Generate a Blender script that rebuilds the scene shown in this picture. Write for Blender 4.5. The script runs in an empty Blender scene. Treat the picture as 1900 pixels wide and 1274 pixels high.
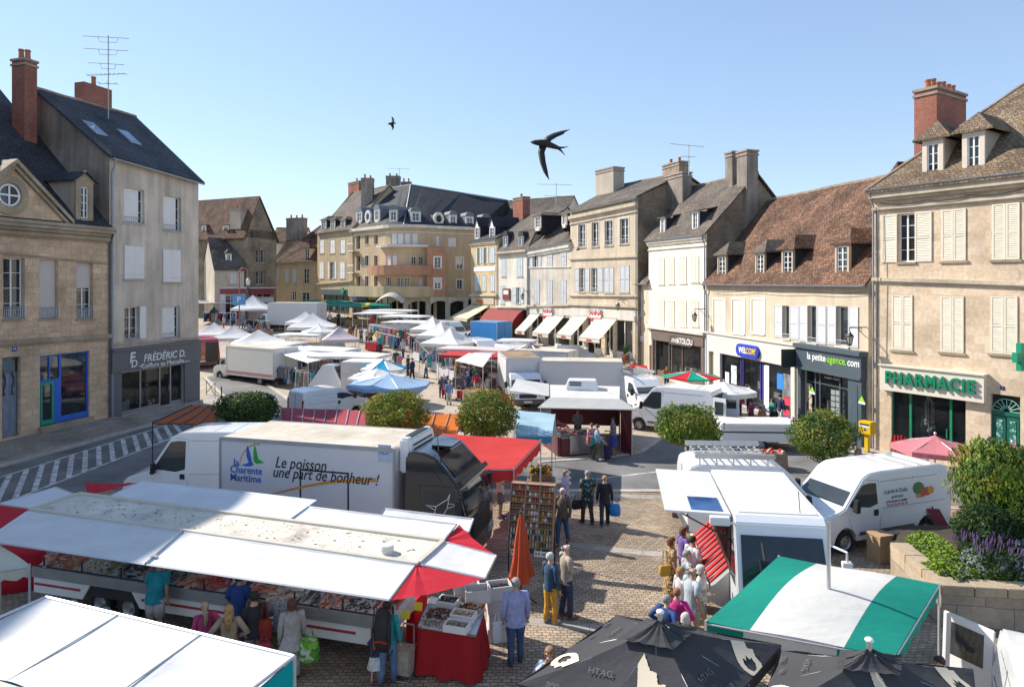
import bpy,bmesh,math,random
from mathutils import Vector,Matrix
random.seed(11)
SC=bpy.context.scene
COL=SC.collection
R=math.radians
FPX,CXP,HYP,EYE=1267.0,950.0,525.0,8.0
cam=bpy.data.objects.new('camera',bpy.data.cameras.new('camera'));COL.objects.link(cam)
cam.location=(0,0,EYE);cam.rotation_euler=(R(90),0,0)
cam.data.sensor_width=36;cam.data.lens=36*FPX/1900
cam.data.shift_y=-(637-HYP)/1900
cam.data.clip_start=.1;cam.data.clip_end=3000
SC.camera=cam
SUN_H,SUN_EL=Vector((-.88,.475,0)).normalized(),R(37)
W=bpy.data.worlds.new('World');SC.world=W;W.use_nodes=True
wn=W.node_tree.nodes;wl=W.node_tree.links
sky=wn.new('ShaderNodeTexSky');sky.sky_type='NISHITA';sky.sun_disc=False
sky.sun_elevation=SUN_EL;sky.sun_rotation=math.atan2(SUN_H.x,SUN_H.y)
sky.air_density=1.0;sky.dust_density=.05;sky.ozone_density=1.6;sky.altitude=100
bg=wn['Background'];gm=wn.new('ShaderNodeGamma');gm.inputs[1].default_value=.6;wl.new(sky.outputs[0],gm.inputs[0])
hz=wn.new('ShaderNodeMix');hz.data_type='RGBA';hz.blend_type='MULTIPLY';hz.inputs[0].default_value=1;hz.inputs[7].default_value=(1.04,1.15,1.32,1);wl.new(gm.outputs[0],hz.inputs[6]);wl.new(hz.outputs[2],bg.inputs[0]);bg.inputs[1].default_value=.15
sl=bpy.data.lights.new('sun','SUN');sun=bpy.data.objects.new('sun',sl);COL.objects.link(sun)
sl.energy=3.95;sl.angle=R(.5);sl.color=(1,.925,.82)
sun.rotation_euler=(-(SUN_H*math.cos(SUN_EL)+Vector((0,0,math.sin(SUN_EL))))).to_track_quat('-Z','Y').to_euler()
SC.view_settings.view_transform='Standard';SC.view_settings.look='None'
SC.view_settings.exposure=.93;SC.view_settings.gamma=1
SC.cycles.max_bounces=6;SC.cycles.diffuse_bounces=4;SC.cycles.transparent_max_bounces=8
def gz(y):
 s=y-44
 if s<=0:return 0.0
 if s>90:s=90
 return .07*s*s/(s+4)
def pt(px,Y,z):
 return Vector(((px-CXP)/FPX*Y,Y,z))
def on(px,py,h=0.0):
 Y=20.0
 for _ in range(60):
  Y=.5*Y+.5*max(3,(EYE-gz(Y)-h)*FPX/max(py-HYP,8))
 return pt(px,Y,gz(Y)+h)
def gnd(px,Y,h=0.0):return pt(px,Y,gz(Y)+h)
def V(*a):return Vector(a)
class MB:
 def __init__(s,T=None):s.v=[];s.f=[];s.m=[];s.T=T
 def p(s,q):
  q=Vector(q)
  s.v.append(s.T@q if s.T is not None else q);return len(s.v)-1
 def face(s,pts,m=0):
  s.f.append([s.p(q)for q in pts]);s.m.append(m)
 def hexa(s,b,t,m=0):
  n=len(b);i=[s.p(q)for q in b];j=[s.p(q)for q in t]
  s.f.append(i[::-1]);s.m.append(m);s.f.append(j);s.m.append(m)
  for k in range(n):
   s.f.append([i[k],i[(k+1)%n],j[(k+1)%n],j[k]]);s.m.append(m)
 def box(s,x0,x1,y0,y1,z0,z1,m=0):
  s.hexa([(x0,y0,z0),(x1,y0,z0),(x1,y1,z0),(x0,y1,z0)],[(x0,y0,z1),(x1,y0,z1),(x1,y1,z1),(x0,y1,z1)],m)
 def prism(s,poly,vec,m=0):
  poly=[Vector(q)for q in poly];s.hexa(poly,[q+Vector(vec)for q in poly],m)
 def loft(s,rings,m=0,cap=True,closed=True):
  idx=[[s.p(q)for q in r]for r in rings];n=len(idx[0])
  for a,b in zip(idx,idx[1:]):
   for k in range(n if closed else n-1):
    s.f.append([a[k],a[(k+1)%n],b[(k+1)%n],b[k]]);s.m.append(m)
  if cap:
   s.f.append(idx[0][::-1]);s.m.append(m);s.f.append(idx[-1]);s.m.append(m)
 def tube(s,pts,r,n=6,m=0,cap=True):
  pts=[Vector(q)for q in pts];rr=r if isinstance(r,(list,tuple))else[r]*len(pts)
  rings=[];prev=None
  for i,q in enumerate(pts):
   d=(pts[min(i+1,len(pts)-1)]-pts[max(i-1,0)])
   d=d.normalized()if d.length>1e-9 else Vector((0,0,1))
   a=prev if prev is not None else(Vector((0,0,1))if abs(d.z)<.9 else Vector((1,0,0)))
   a=(a-d*a.dot(d)).normalized();prev=a;b=d.cross(a)
   rings.append([q+(a*math.cos(2*math.pi*k/n)+b*math.sin(2*math.pi*k/n))*rr[i]for k in range(n)])
  s.loft(rings,m,cap)
 def lathe(s,prof,c=(0,0,0),n=12,m=0,axis='z',cap=True):
  c=Vector(c);rings=[]
  for r,h in prof:
   ring=[]
   for k in range(n):
    a=2*math.pi*k/n;x,y=r*math.cos(a),r*math.sin(a)
    ring.append(c+(Vector((x,y,h))if axis=='z' else Vector((x,h,y))if axis=='y' else Vector((h,x,y))))
   rings.append(ring)
  s.loft(rings,m,cap)
 def ball(s,c,rx,ry=None,rz=None,n=8,k=6,m=0):
  ry=ry or rx;rz=rz or rx
  rings=[]
  for i in range(k+1):
   t=math.pi*i/k;rings.append([Vector(c)+Vector((rx*max(math.sin(t),.02)*math.cos(2*math.pi*j/n),ry*max(math.sin(t),.02)*math.sin(2*math.pi*j/n),-rz*math.cos(t)))for j in range(n)])
  s.loft(rings,m)
 def grid(s,fn,nu,nv,m=0):
  idx=[[s.p(fn(i/nu,j/nv))for j in range(nv+1)]for i in range(nu+1)]
  for i in range(nu):
   for j in range(nv):
    s.f.append([idx[i][j],idx[i+1][j],idx[i+1][j+1],idx[i][j+1]]);s.m.append(m)
 def build(s,name,mats,parent=None,smooth=False,bevel=0,recalc=True,world=False,auto=None):
  me=bpy.data.meshes.new(name);me.from_pydata(s.v,[],s.f)
  for mt in(mats if isinstance(mats,(list,tuple))else[mats]):me.materials.append(mt)
  me.polygons.foreach_set('material_index',s.m)
  bm=bmesh.new();bm.from_mesh(me)
  if recalc:bmesh.ops.recalc_face_normals(bm,faces=bm.faces)
  if bevel:
   bmesh.ops.remove_doubles(bm,verts=bm.verts,dist=1e-5)
   es=[e for e in bm.edges if len(e.link_faces)==2 and e.calc_face_angle(0)>.5]
   try:bmesh.ops.bevel(bm,geom=es,offset=bevel,segments=2,affect='EDGES',clamp_overlap=True)
   except Exception:pass
  uv=bm.loops.layers.uv.new('UVMap')
  for f in bm.faces:
   n=f.normal
   if abs(n.z)>.985:t,b=Vector((1,0,0)),Vector((0,1,0))
   else:
    t=Vector((-n.y,n.x,0)).normalized();b=n.cross(t)
   for l in f.loops:l[uv].uv=(l.vert.co.dot(t),l.vert.co.dot(b))
   f.smooth=bool(smooth)
  if smooth and auto is not None:
   for e in bm.edges:
    if len(e.link_faces)==2 and e.calc_face_angle(0)>auto:e.smooth=False
  bm.to_mesh(me);bm.free()
  return link(name,me,parent,world)
def link(name,me,parent=None,world=False):
 o=bpy.data.objects.new(name,me);COL.objects.link(o)
 if parent is not None:
  o.parent=parent
  if world:
   Mx=Matrix.Identity(4);q=parent
   while q is not None:
    Mx=q.matrix_parent_inverse@Matrix.LocRotScale(q.location,q.rotation_euler,q.scale)@Mx
    q=q.parent
   o.matrix_parent_inverse=Mx.inverted()
 return o
def thing(name,label,cat,loc=(0,0,0),rotz=0.0,group=None,scale=1.0):
 o=bpy.data.objects.new(name,None);COL.objects.link(o);o.empty_display_size=.3
 o.location=loc;o.rotation_euler=(0,0,rotz);o.scale=(scale,)*3
 return tag(o,label,cat,group)
def tag(o,label,cat,group=None):
 o['label']=label;o['category']=cat
 if group:o['group']=group
 return o
def setting(o,kind='structure'):o['kind']=kind;return o
def kids(o):return[c for c in bpy.data.objects if c.parent==o]
def dup(root,loc,rotz,label,group=None,scale=None,swap=None):
 def cp(o,parent):
  c=o.copy();COL.objects.link(c)
  if parent is not None:c.parent=parent
  if swap and o.type=='MESH':
   for i,sl_ in enumerate(c.material_slots):
    nm=sl_.material.name if sl_.material else ''
    if nm in swap:
     sl_.link='OBJECT';sl_.material=swap[nm]
  for ch in o.children:cp(ch,c)
  return c
 r=cp(root,None);r.location=loc;r.rotation_euler=(0,0,rotz);r['label']=label
 if scale:r.scale=(scale,)*3
 if group:r['group']=group
 return r
_mats={}
def _new(key):
 m=bpy.data.materials.new(key);m.use_nodes=True;_mats[key]=m
 nt=m.node_tree;return m,nt,nt.nodes,nt.links,nt.nodes['Principled BSDF']
def _mul(nt,col_out,fac_out,lo,hi):
 mr=nt.nodes.new('ShaderNodeMapRange');mr.inputs[1].default_value=.3;mr.inputs[2].default_value=.7
 mr.inputs[3].default_value=lo;mr.inputs[4].default_value=hi;nt.links.new(fac_out,mr.inputs[0])
 mx=nt.nodes.new('ShaderNodeMix');mx.data_type='RGBA';mx.blend_type='MULTIPLY';mx.inputs[0].default_value=1
 if isinstance(col_out,tuple):mx.inputs[6].default_value=(*col_out,1)
 else:nt.links.new(col_out,mx.inputs[6])
 nt.links.new(mr.outputs[0],mx.inputs[7]);return mx.outputs[2]
def _noise(nt,scale,detail=4,coord='Object',stretch=None,rough=.55):
 tc=nt.nodes.new('ShaderNodeTexCoord');no=nt.nodes.new('ShaderNodeTexNoise')
 no.inputs['Scale'].default_value=scale;no.inputs['Detail'].default_value=detail;no.inputs['Roughness'].default_value=rough
 if stretch:
  mp=nt.nodes.new('ShaderNodeMapping');mp.inputs['Scale'].default_value=stretch
  nt.links.new(tc.outputs[coord],mp.inputs[0]);nt.links.new(mp.outputs[0],no.inputs['Vector'])
 else:nt.links.new(tc.outputs[coord],no.inputs['Vector'])
 return no.outputs['Fac']
def _bump(nt,b,out,strength,dist=.02):
 bp=nt.nodes.new('ShaderNodeBump');bp.inputs['Strength'].default_value=strength;bp.inputs['Distance'].default_value=dist
 nt.links.new(out,bp.inputs['Height']);nt.links.new(bp.outputs[0],b.inputs['Normal'])
def mat(key,col=None,rough=.6,metal=0,var=.1,vs=2.5,bump=0,bs=40,coat=0,spec=.5):
 if key in _mats:return _mats[key]
 m,nt,nd,lk,b=_new(key)
 b.inputs['Roughness'].default_value=rough;b.inputs['Metallic'].default_value=metal
 b.inputs['Specular IOR Level'].default_value=spec
 if coat:b.inputs['Coat Weight'].default_value=coat;b.inputs['Coat Roughness'].default_value=.06
 if var:lk.new(_mul(nt,tuple(col),_noise(nt,vs),1-var,1+var*.6),b.inputs['Base Color'])
 else:b.inputs['Base Color'].default_value=(*col,1)
 if bump:_bump(nt,b,_noise(nt,bs),bump)
 return m
def plaster(key,col,streak=.18,patch=.16,rough=.9,dirt=None):
 if key in _mats:return _mats[key]
 m,nt,nd,lk,b=_new(key);b.inputs['Roughness'].default_value=rough;b.inputs['Specular IOR Level'].default_value=.25
 streak*=1.2;patch*=1.2
 c=_mul(nt,tuple(col),_noise(nt,.45,6),1-patch,1+patch*.6)
 c=_mul(nt,c,_noise(nt,1.0,5,stretch=(2.2,2.2,.22)),1-streak,1.04)
 c=_mul(nt,c,_noise(nt,9,4),.93,1.05)
 if dirt:
  r=nd.new('ShaderNodeValToRGB');r.color_ramp.elements[0].position=.52;r.color_ramp.elements[1].position=.68
  lk.new(_noise(nt,.8,8,rough=.7),r.inputs[0])
  mx=nd.new('ShaderNodeMix');mx.data_type='RGBA';lk.new(r.outputs[0],mx.inputs[0]);lk.new(c,mx.inputs[6]);mx.inputs[7].default_value=(*dirt,1);c=mx.outputs[2]
 lk.new(c,b.inputs['Base Color']);_bump(nt,b,_noise(nt,25,4),.35,.01)
 return m
def bricks(key,c1,c2,mortar,w,h,ms=.01,rough=.85,offset=.5,patch=.2,bump=.6,lichen=None,pscale=.6,bd=.02,coord='UV',wob=.25):
 if key in _mats:return _mats[key]
 m,nt,nd,lk,b=_new(key);b.inputs['Roughness'].default_value=rough;b.inputs['Specular IOR Level'].default_value=.3
 tc=nd.new('ShaderNodeTexCoord');br=nd.new('ShaderNodeTexBrick')
 src=tc.outputs[coord]
 wb=nd.new('ShaderNodeTexNoise');wb.inputs['Scale'].default_value=2.2/max(h,.05)*.12;lk.new(src,wb.inputs['Vector'])
 ad=nd.new('ShaderNodeMix');ad.data_type='RGBA';ad.blend_type='LINEAR_LIGHT';ad.inputs[0].default_value=min(.12,h*wob)
 lk.new(src,ad.inputs[6]);lk.new(wb.outputs['Color'],ad.inputs[7])
 lk.new(ad.outputs[2],br.inputs['Vector'])
 br.inputs['Scale'].default_value=1;br.inputs['Brick Width'].default_value=w;br.inputs['Row Height'].default_value=h
 br.inputs['Mortar Size'].default_value=ms;br.inputs['Mortar Smooth'].default_value=.3;br.offset=offset
 br.inputs['Color1'].default_value=(*c1,1);br.inputs['Color2'].default_value=(*c2,1);br.inputs['Mortar'].default_value=(*mortar,1)
 c=_mul(nt,br.outputs['Color'],_noise(nt,pscale,6),1-patch,1+patch*.7)
 c=_mul(nt,c,_noise(nt,7,5),.85,1.1)
 if lichen:
  r=nd.new('ShaderNodeValToRGB');r.color_ramp.elements[0].position=lichen[1];r.color_ramp.elements[1].position=lichen[1]+.1
  lk.new(_noise(nt,lichen[2],6,rough=.75),r.inputs[0])
  mx=nd.new('ShaderNodeMix');mx.data_type='RGBA';lk.new(r.outputs[0],mx.inputs[0]);lk.new(c,mx.inputs[6]);mx.inputs[7].default_value=(*lichen[0],1);c=mx.outputs[2]
 lk.new(c,b.inputs['Base Color'])
 iv=nd.new('ShaderNodeMath');iv.operation='SUBTRACT';iv.inputs[0].default_value=1;lk.new(br.outputs['Fac'],iv.inputs[1])
 mx2=nd.new('ShaderNodeMath');mx2.operation='MULTIPLY_ADD';lk.new(_noise(nt,14,3),mx2.inputs[0]);mx2.inputs[1].default_value=.6;lk.new(iv.outputs[0],mx2.inputs[2])
 _bump(nt,b,mx2.outputs[0],bump,bd)
 return m
def canvas(key,col,trans=.22,stripes=None,rough=.8,var=.05):
 if key in _mats:return _mats[key]
 m,nt,nd,lk,b=_new(key);b.inputs['Roughness'].default_value=rough;b.inputs['Specular IOR Level'].default_value=.2
 c=_mul(nt,tuple(col),_noise(nt,1.3,5),1-var*2,1+var)
 lk.new(c,b.inputs['Base Color'])
 tr=nd.new('ShaderNodeBsdfTranslucent');lk.new(c,tr.inputs[0]);mx=nd.new('ShaderNodeMixShader');mx.inputs[0].default_value=trans
 lk.new(b.outputs[0],mx.inputs[1]);lk.new(tr.outputs[0],mx.inputs[2]);lk.new(mx.outputs[0],nd['Material Output'].inputs[0])
 _bump(nt,b,_noise(nt,1.6,3,stretch=(1,2.2,1)),.35,.08)
 return m
def glass(key='window glass',col=(.018,.024,.03),rough=.04,see=0.0):
 if key in _mats:return _mats[key]
 m,nt,nd,lk,b=_new(key);b.inputs['Roughness'].default_value=rough;b.inputs['Specular IOR Level'].default_value=.8
 lk.new(_mul(nt,tuple(col),_noise(nt,1.1,3),.4,1.8),b.inputs['Base Color'])
 if see:
  tr=nd.new('ShaderNodeBsdfTransparent');tr.inputs[0].default_value=(.82,.86,.86,1);mx=nd.new('ShaderNodeMixShader');mx.inputs[0].default_value=see
  lk.new(b.outputs[0],mx.inputs[1]);lk.new(tr.outputs[0],mx.inputs[2]);lk.new(mx.outputs[0],nd['Material Output'].inputs[0])
 return m
def speckled(key,cols,scale=14,rough=.6,bump=.5,spec=.4):
 if key in _mats:return _mats[key]
 m,nt,nd,lk,b=_new(key);b.inputs['Roughness'].default_value=rough;b.inputs['Specular IOR Level'].default_value=spec
 tc=nd.new('ShaderNodeTexCoord');vo=nd.new('ShaderNodeTexVoronoi');vo.inputs['Scale'].default_value=scale;lk.new(tc.outputs['Object'],vo.inputs['Vector'])
 sp=nd.new('ShaderNodeSeparateColor');lk.new(vo.outputs['Color'],sp.inputs[0]);r=nd.new('ShaderNodeValToRGB');r.color_ramp.interpolation='CONSTANT'
 e=r.color_ramp.elements;e[0].color=(*cols[0],1);e[1].position=1/len(cols);e[1].color=(*cols[1%len(cols)],1)
 for i in range(2,len(cols)):q=e.new(i/len(cols));q.color=(*cols[i],1)
 lk.new(sp.outputs[0],r.inputs[0]);lk.new(r.outputs[0],b.inputs['Base Color']);_bump(nt,b,vo.outputs['Distance'],bump,.03)
 return m
def text(s,size,loc,xdir,ndir,m,parent,name='lettering',depth=.012,align='CENTER',shear=0,bold=0,space=1,sx=1,world=True,fit=None):
 cu=bpy.data.curves.new(name,'FONT');cu.body=s;cu.size=size;cu.extrude=depth;cu.align_x=align;cu.align_y='CENTER'
 cu.shear=shear;cu.offset=bold*size;cu.space_character=space;cu.resolution_u=3
 o=bpy.data.objects.new(name,cu);COL.objects.link(o)
 dg=bpy.context.evaluated_depsgraph_get();me=bpy.data.meshes.new_from_object(o.evaluated_get(dg))
 bpy.data.objects.remove(o);bpy.data.curves.remove(cu)
 if fit:xs=[v.co.x for v in me.vertices];sx=fit/(max(xs)-min(xs))
 x=Vector(xdir).normalized();n=Vector(ndir).normalized();y=n.cross(x).normalized()
 Mx=Matrix(((x.x*sx,y.x,n.x,loc[0]),(x.y*sx,y.y,n.y,loc[1]),(x.z*sx,y.z,n.z,loc[2]),(0,0,0,1)))
 me.transform(Mx);me.materials.clear();me.materials.append(m)
 return link(name,me,parent,world)
WHITE=mat('white paint',(.8,.8,.78),.4,var=.04)
OFFW=mat('off white paint',(.72,.69,.62),.6,var=.08)
DARK=mat('dark metal',(.03,.03,.035),.5,var=.15)
BLACKP=mat('black plastic',(.02,.02,.022),.45,var=.1)
ALU=mat('aluminium',(.55,.56,.57),.35,.8,var=.06)
GALV=mat('galvanised steel',(.42,.43,.44),.5,.6,var=.15)
ZINC=mat('zinc sheet',(.30,.33,.37),.45,.3,var=.15)
GLASS=glass()
VGLASS=glass('vehicle glass',(.02,.028,.032),.03,.18)
SHOPG=glass('shop window glass',(.02,.025,.03),.02,.7)
STONE=bricks('ashlar stone',(.42,.335,.235),(.36,.28,.19),(.33,.27,.20),.62,.33,.012,patch=.25,bump=.25)
TIMBER=mat('weathered timber',(.23,.16,.10),.8,var=.3,bump=.3)
COBBLE=bricks('cobblestone setts',(.44,.35,.255),(.29,.23,.165),(.16,.125,.09),.17,.115,.013,patch=.42,bump=.8,pscale=.5,bd=.025,wob=.6)
PAVERS=bricks('granite paving',(.49,.415,.32),(.39,.33,.255),(.31,.27,.225),.42,.24,.009,patch=.2,bump=.3,pscale=.25)
PAVE2=bricks('pavement slabs',(.40,.36,.31),(.33,.30,.26),(.2,.18,.16),.6,.4,.01,patch=.25,bump=.3)
ASPH=mat('asphalt',(.18,.177,.175),.9,var=.4,vs=.5,bump=.5,bs=160)
PAINTW=mat('road paint',(.58,.58,.56),.8,var=.6,vs=3)
KERB=mat('kerb granite',(.47,.43,.37),.85,var=.2,vs=2,bump=.3)
def ground_sheet(name,outline,m,lift,step=1.5):
 bm=bmesh.new();vs=[bm.verts.new((x,y,0))for x,y in outline];bm.faces.new(vs)
 ys=[q[1]for q in outline];y=math.floor(min(ys))
 while y<max(ys):
  y+=step if y<120 else 40
  if y>40:bmesh.ops.bisect_plane(bm,geom=bm.verts[:]+bm.edges[:]+bm.faces[:],plane_co=(0,y,0),plane_no=(0,1,0))
 bmesh.ops.triangulate(bm,faces=bm.faces)
 me=bpy.data.meshes.new(name)
 for q in bm.verts:q.co.z=gz(q.co.y)+lift
 uv=bm.loops.layers.uv.new('UVMap')
 for f in bm.faces:
  if f.normal.z<0:f.normal_flip()
  for l in f.loops:l[uv].uv=(l.vert.co.x,l.vert.co.y)
 bm.to_mesh(me);bm.free();me.materials.append(m)
 return setting(link(name,me))
ground_sheet('ground',[(-700,-20),(700,-20),(700,1200),(-700,1200)],PAVERS,0)
def gp(px,py):q=on(px,py);return(q.x,q.y)
ground_sheet('market_square',[(-30,-5),(30,-5),(30,22.5),(13,25.2),(6,26.3),(-2,26.2),(-6,24.6),(-10,21.5),(-14,18),(-18,12),(-30,4)],COBBLE,.006)
road=[(-40,14),(-24.6,24.2),(-22.3,30),(-20.6,37.5),(-18.9,43),(-20,47),(-24.5,54),(-22.9,58.2),(-15.2,46.2),(-12.6,41.5),(-9,36.5),(-4,33),(1,31.4),(4.2,31.3),(6,32.2),(7.6,35.2),(10.4,35.6),(14,32.8),(19,30.4),(26,26),(40,17),(40,10),(26,19.5),(19,23.3),(13,25.3),(6,26.4),(-2,26.4),(-6,24.8),(-10,21.7),(-14,18.1),(-18,12),(-30,2)]
ground_sheet('road',road,ASPH,.012)
def strip(name,pts,w,h,m,lift=0.0):
 mb=MB()
 for(a,b)in zip(pts,pts[1:]):
  a,b=Vector((*a,0)),Vector((*b,0));n=Vector((-(b-a).y,(b-a).x,0)).normalized()*w/2
  N=max(1,int((b-a).length/1.0))
  for k in range(N):
   p,q=a.lerp(b,k/N),a.lerp(b,(k+.985)/N)
   def z(c):return gz(c.y)+lift
   mb.hexa([Vector((c.x,c.y,z(c)-(.05 if h>.02 else 0)))for c in(p-n,q-n,q+n,p+n)],[Vector((c.x,c.y,z(c)+h))for c in(p-n,q-n,q+n,p+n)])
 return setting(mb.build(name,m))
strip('kerb',[gp(1000,858),(4.3,31.3),(6.05,32.2),(7.7,35.2),(10.4,35.7)],.22,.05,KERB)
strip('kerb',[(-24.4,24.4),(-22.1,30),(-20.4,37.5),(-18.7,43),(-19.8,47),(-24.3,54)],.2,.12,KERB)
strip('kerb',[(-22.9,58.3),(-15.1,46.3),(-12.5,41.6),(-9,36.7)],.25,.06,KERB)
strip('kerb',[(-3,26.3),(6,26.3),(13,25.2),(19,23.2)],.3,.03,KERB)
ground_sheet('pavement',[(-24.5,24.3),(-22.2,30),(-20.5,37.5),(-18.8,43),(-19.9,47),(-21,48),(-24,36),(-27,27)],PAVE2,.1)
ground_sheet('pavement',[(10.45,35.8),(14.1,33.0),(19.1,30.6),(26.1,26.2),(30,30),(18.2,34),(15,45),(12.6,47.5),(9.4,44)],PAVE2,.06)
strip('kerb',[(10.4,35.7),(14.05,32.9),(19.05,30.5),(26.05,26.1)],.2,.1,KERB)
for a_,b_,w_ in(((820,985),(1330,1040),.36),((900,912),(1300,925),.45),((880,1140),(1300,1188),.36)):
 strip('paving_band',[gp(*a_),gp(*b_)],w_,.012,PAVE2)
strip('road_line',[gp(1105,889),gp(1245,872)],.10,.002,PAINTW,.014)
def hatch():
 mb=MB();a0,a1=Vector((*gp(-60,960),0)),Vector((*gp(352,800),0));b0,b1=Vector((*gp(-60,905),0)),Vector((*gp(318,786),0))
 N=15
 for k in range(N):
  p,q=a0.lerp(a1,k/N),b0.lerp(b1,min(1,(k+1.1)/N))
  w=(a1-a0).normalized()*.34
  mb.face([Vector((c.x,c.y,.018))for c in(p,p+w,q+w,q)])
 for u,v in((a0,a1),(b0,b1)):
  n=Vector((-(v-u).y,(v-u).x,0)).normalized()*.07
  mb.face([Vector((c.x,c.y,.0185))for c in(u-n,v-n,v+n,u+n)])
 setting(mb.build('road_marking',PAINTW))
hatch()
class Fac:
 def __init__(s,A,B):
  s.A,s.B=Vector((*A,0)),Vector((*B,0));s.L=(s.B-s.A).length;s.U=(s.B-s.A)/s.L
  s.N=Vector((s.U.y,-s.U.x,0))
 def P(s,u,z,d=0.0):return s.A+s.U*u+s.N*d+Vector((0,0,z))
 def uz(s,px,py,d=0.0):
  r=Vector(((px-CXP)/FPX,1,(HYP-py)/FPX));A=s.A+s.N*d
  t=A.dot(s.N)/r.dot(s.N);q=r*t
  return(q-s.A).dot(s.U),EYE+q.z
 def rect(s,x0,x1,y0,y1,d=0.0):
  ym=(y0+y1)/2;xm=(x0+x1)/2
  return s.uz(x0,ym,d)[0],s.uz(x1,ym,d)[0],s.uz(xm,y1,d)[1],s.uz(xm,y0,d)[1]
def fbox(mb,f,u0,u1,z0,z1,d0,d1,m=0):
 mb.hexa([f.P(u0,z0,d1),f.P(u1,z0,d1),f.P(u1,z0,d0),f.P(u0,z0,d0)],[f.P(u0,z1,d1),f.P(u1,z1,d1),f.P(u1,z1,d0),f.P(u0,z1,d0)],m)
def band(mb,f,u0,u1,zl,zr,h,d0,d1,m=0):
 mb.hexa([f.P(u0,zl,d1),f.P(u1,zr,d1),f.P(u1,zr,d0),f.P(u0,zl,d0)],[f.P(u0,zl+h,d1),f.P(u1,zr+h,d1),f.P(u1,zr+h,d0),f.P(u0,zl+h,d0)],m)
def wall_front(mb,f,z0,zl,zr,holes,dep=.2,m=0,mr=0):
 us=sorted({0.0,f.L}|{round(h[i],4)for h in holes for i in(0,1)});us=[u for u in us if-1e-6<=u<=f.L+1e-6]
 zs=sorted({z0}|{round(h[i],4)for h in holes for i in(2,3)})
 zt=lambda u:zl+(zr-zl)*u/f.L
 for a,b in zip(us,us[1:]):
  for k,z in enumerate(zs):
   last=k==len(zs)-1
   zn=None if last else zs[k+1]
   um,zm=(a+b)/2,(z+(zt(a)if last else zn))/2
   if not last and any(h[0]<um<h[1]and h[2]<zm<h[3]for h in holes):continue
   mb.face([f.P(a,z),f.P(b,z),f.P(b,zt(b)if last else zn),f.P(a,zt(a)if last else zn)],m)
 for(a,b,c,e)in holes:
  for q in([(a,c),(b,c)],[(b,c),(b,e)],[(b,e),(a,e)],[(a,e),(a,c)]):
   mb.face([f.P(*q[0]),f.P(*q[1]),f.P(*q[1],-dep),f.P(*q[0],-dep)],mr)
def shutter(f,u0,u1,z0,z1,d,m,parent,step=.085,solid=False):
 mb=MB();w=u1-u0;t=.035;r=min(.07,w*.16)
 if solid:
  fbox(mb,f,u0,u1,z0,z1,d,d+t)
  for k in range(1,4):
   z=z0+(z1-z0)*k/4
   for q in range(3):fbox(mb,f,u0+w*(.2+.25*q),u0+w*(.28+.25*q),z-.015,z+.015,d+t-.002,d+t+.004)
 else:
  fbox(mb,f,u0,u0+r,z0,z1,d,d+t);fbox(mb,f,u1-r,u1,z0,z1,d,d+t)
  zm=z0+(z1-z0)*.47
  for a,b in((z0,z0+r*1.3),(zm,zm+r),(z1-r,z1)):fbox(mb,f,u0+r,u1-r,a,b,d+.002,d+t-.002)
  fbox(mb,f,u0+r,u1-r,z0+.02,z1-.02,d+.001,d+.006)
  z=z0+r*1.3+step*.3
  while z<z1-r-step*.6:
   if not(zm-step*.7<z<zm+r):
    mb.hexa([f.P(u0+r,z,d+t-.004),f.P(u1-r,z,d+t-.004),f.P(u1-r,z+.01,d+t-.004),f.P(u0+r,z+.01,d+t-.004)],[f.P(u0+r,z+step*.62,d+.008),f.P(u1-r,z+step*.62,d+.008),f.P(u1-r,z+step*.62+.01,d+.008),f.P(u0+r,z+step*.62+.01,d+.008)])
   z+=step
 return mb.build('shutter',m,parent,world=True)
def railing(f,u0,u1,z0,z1,d,m,parent,n=9,scroll=False):
 mb=MB()
 for z in(z0,z1):mb.tube([f.P(u0,z,d),f.P(u1,z,d)],.018,4)
 for k in range(n+1):
  u=u0+(u1-u0)*k/n;mb.tube([f.P(u,z0,d),f.P(u,z1,d)],.011,4)
 if scroll:
  for k in range(n):
   u=u0+(u1-u0)*(k+.5)/n;r=(u1-u0)/n*.42
   mb.tube([f.P(u+r*math.cos(a*.7),(z0+z1)/2+(z1-z0)*.36*math.sin(a*.7),d)for a in range(10)],.012,4)
 return mb.build('railing',m,parent,world=True)
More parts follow.
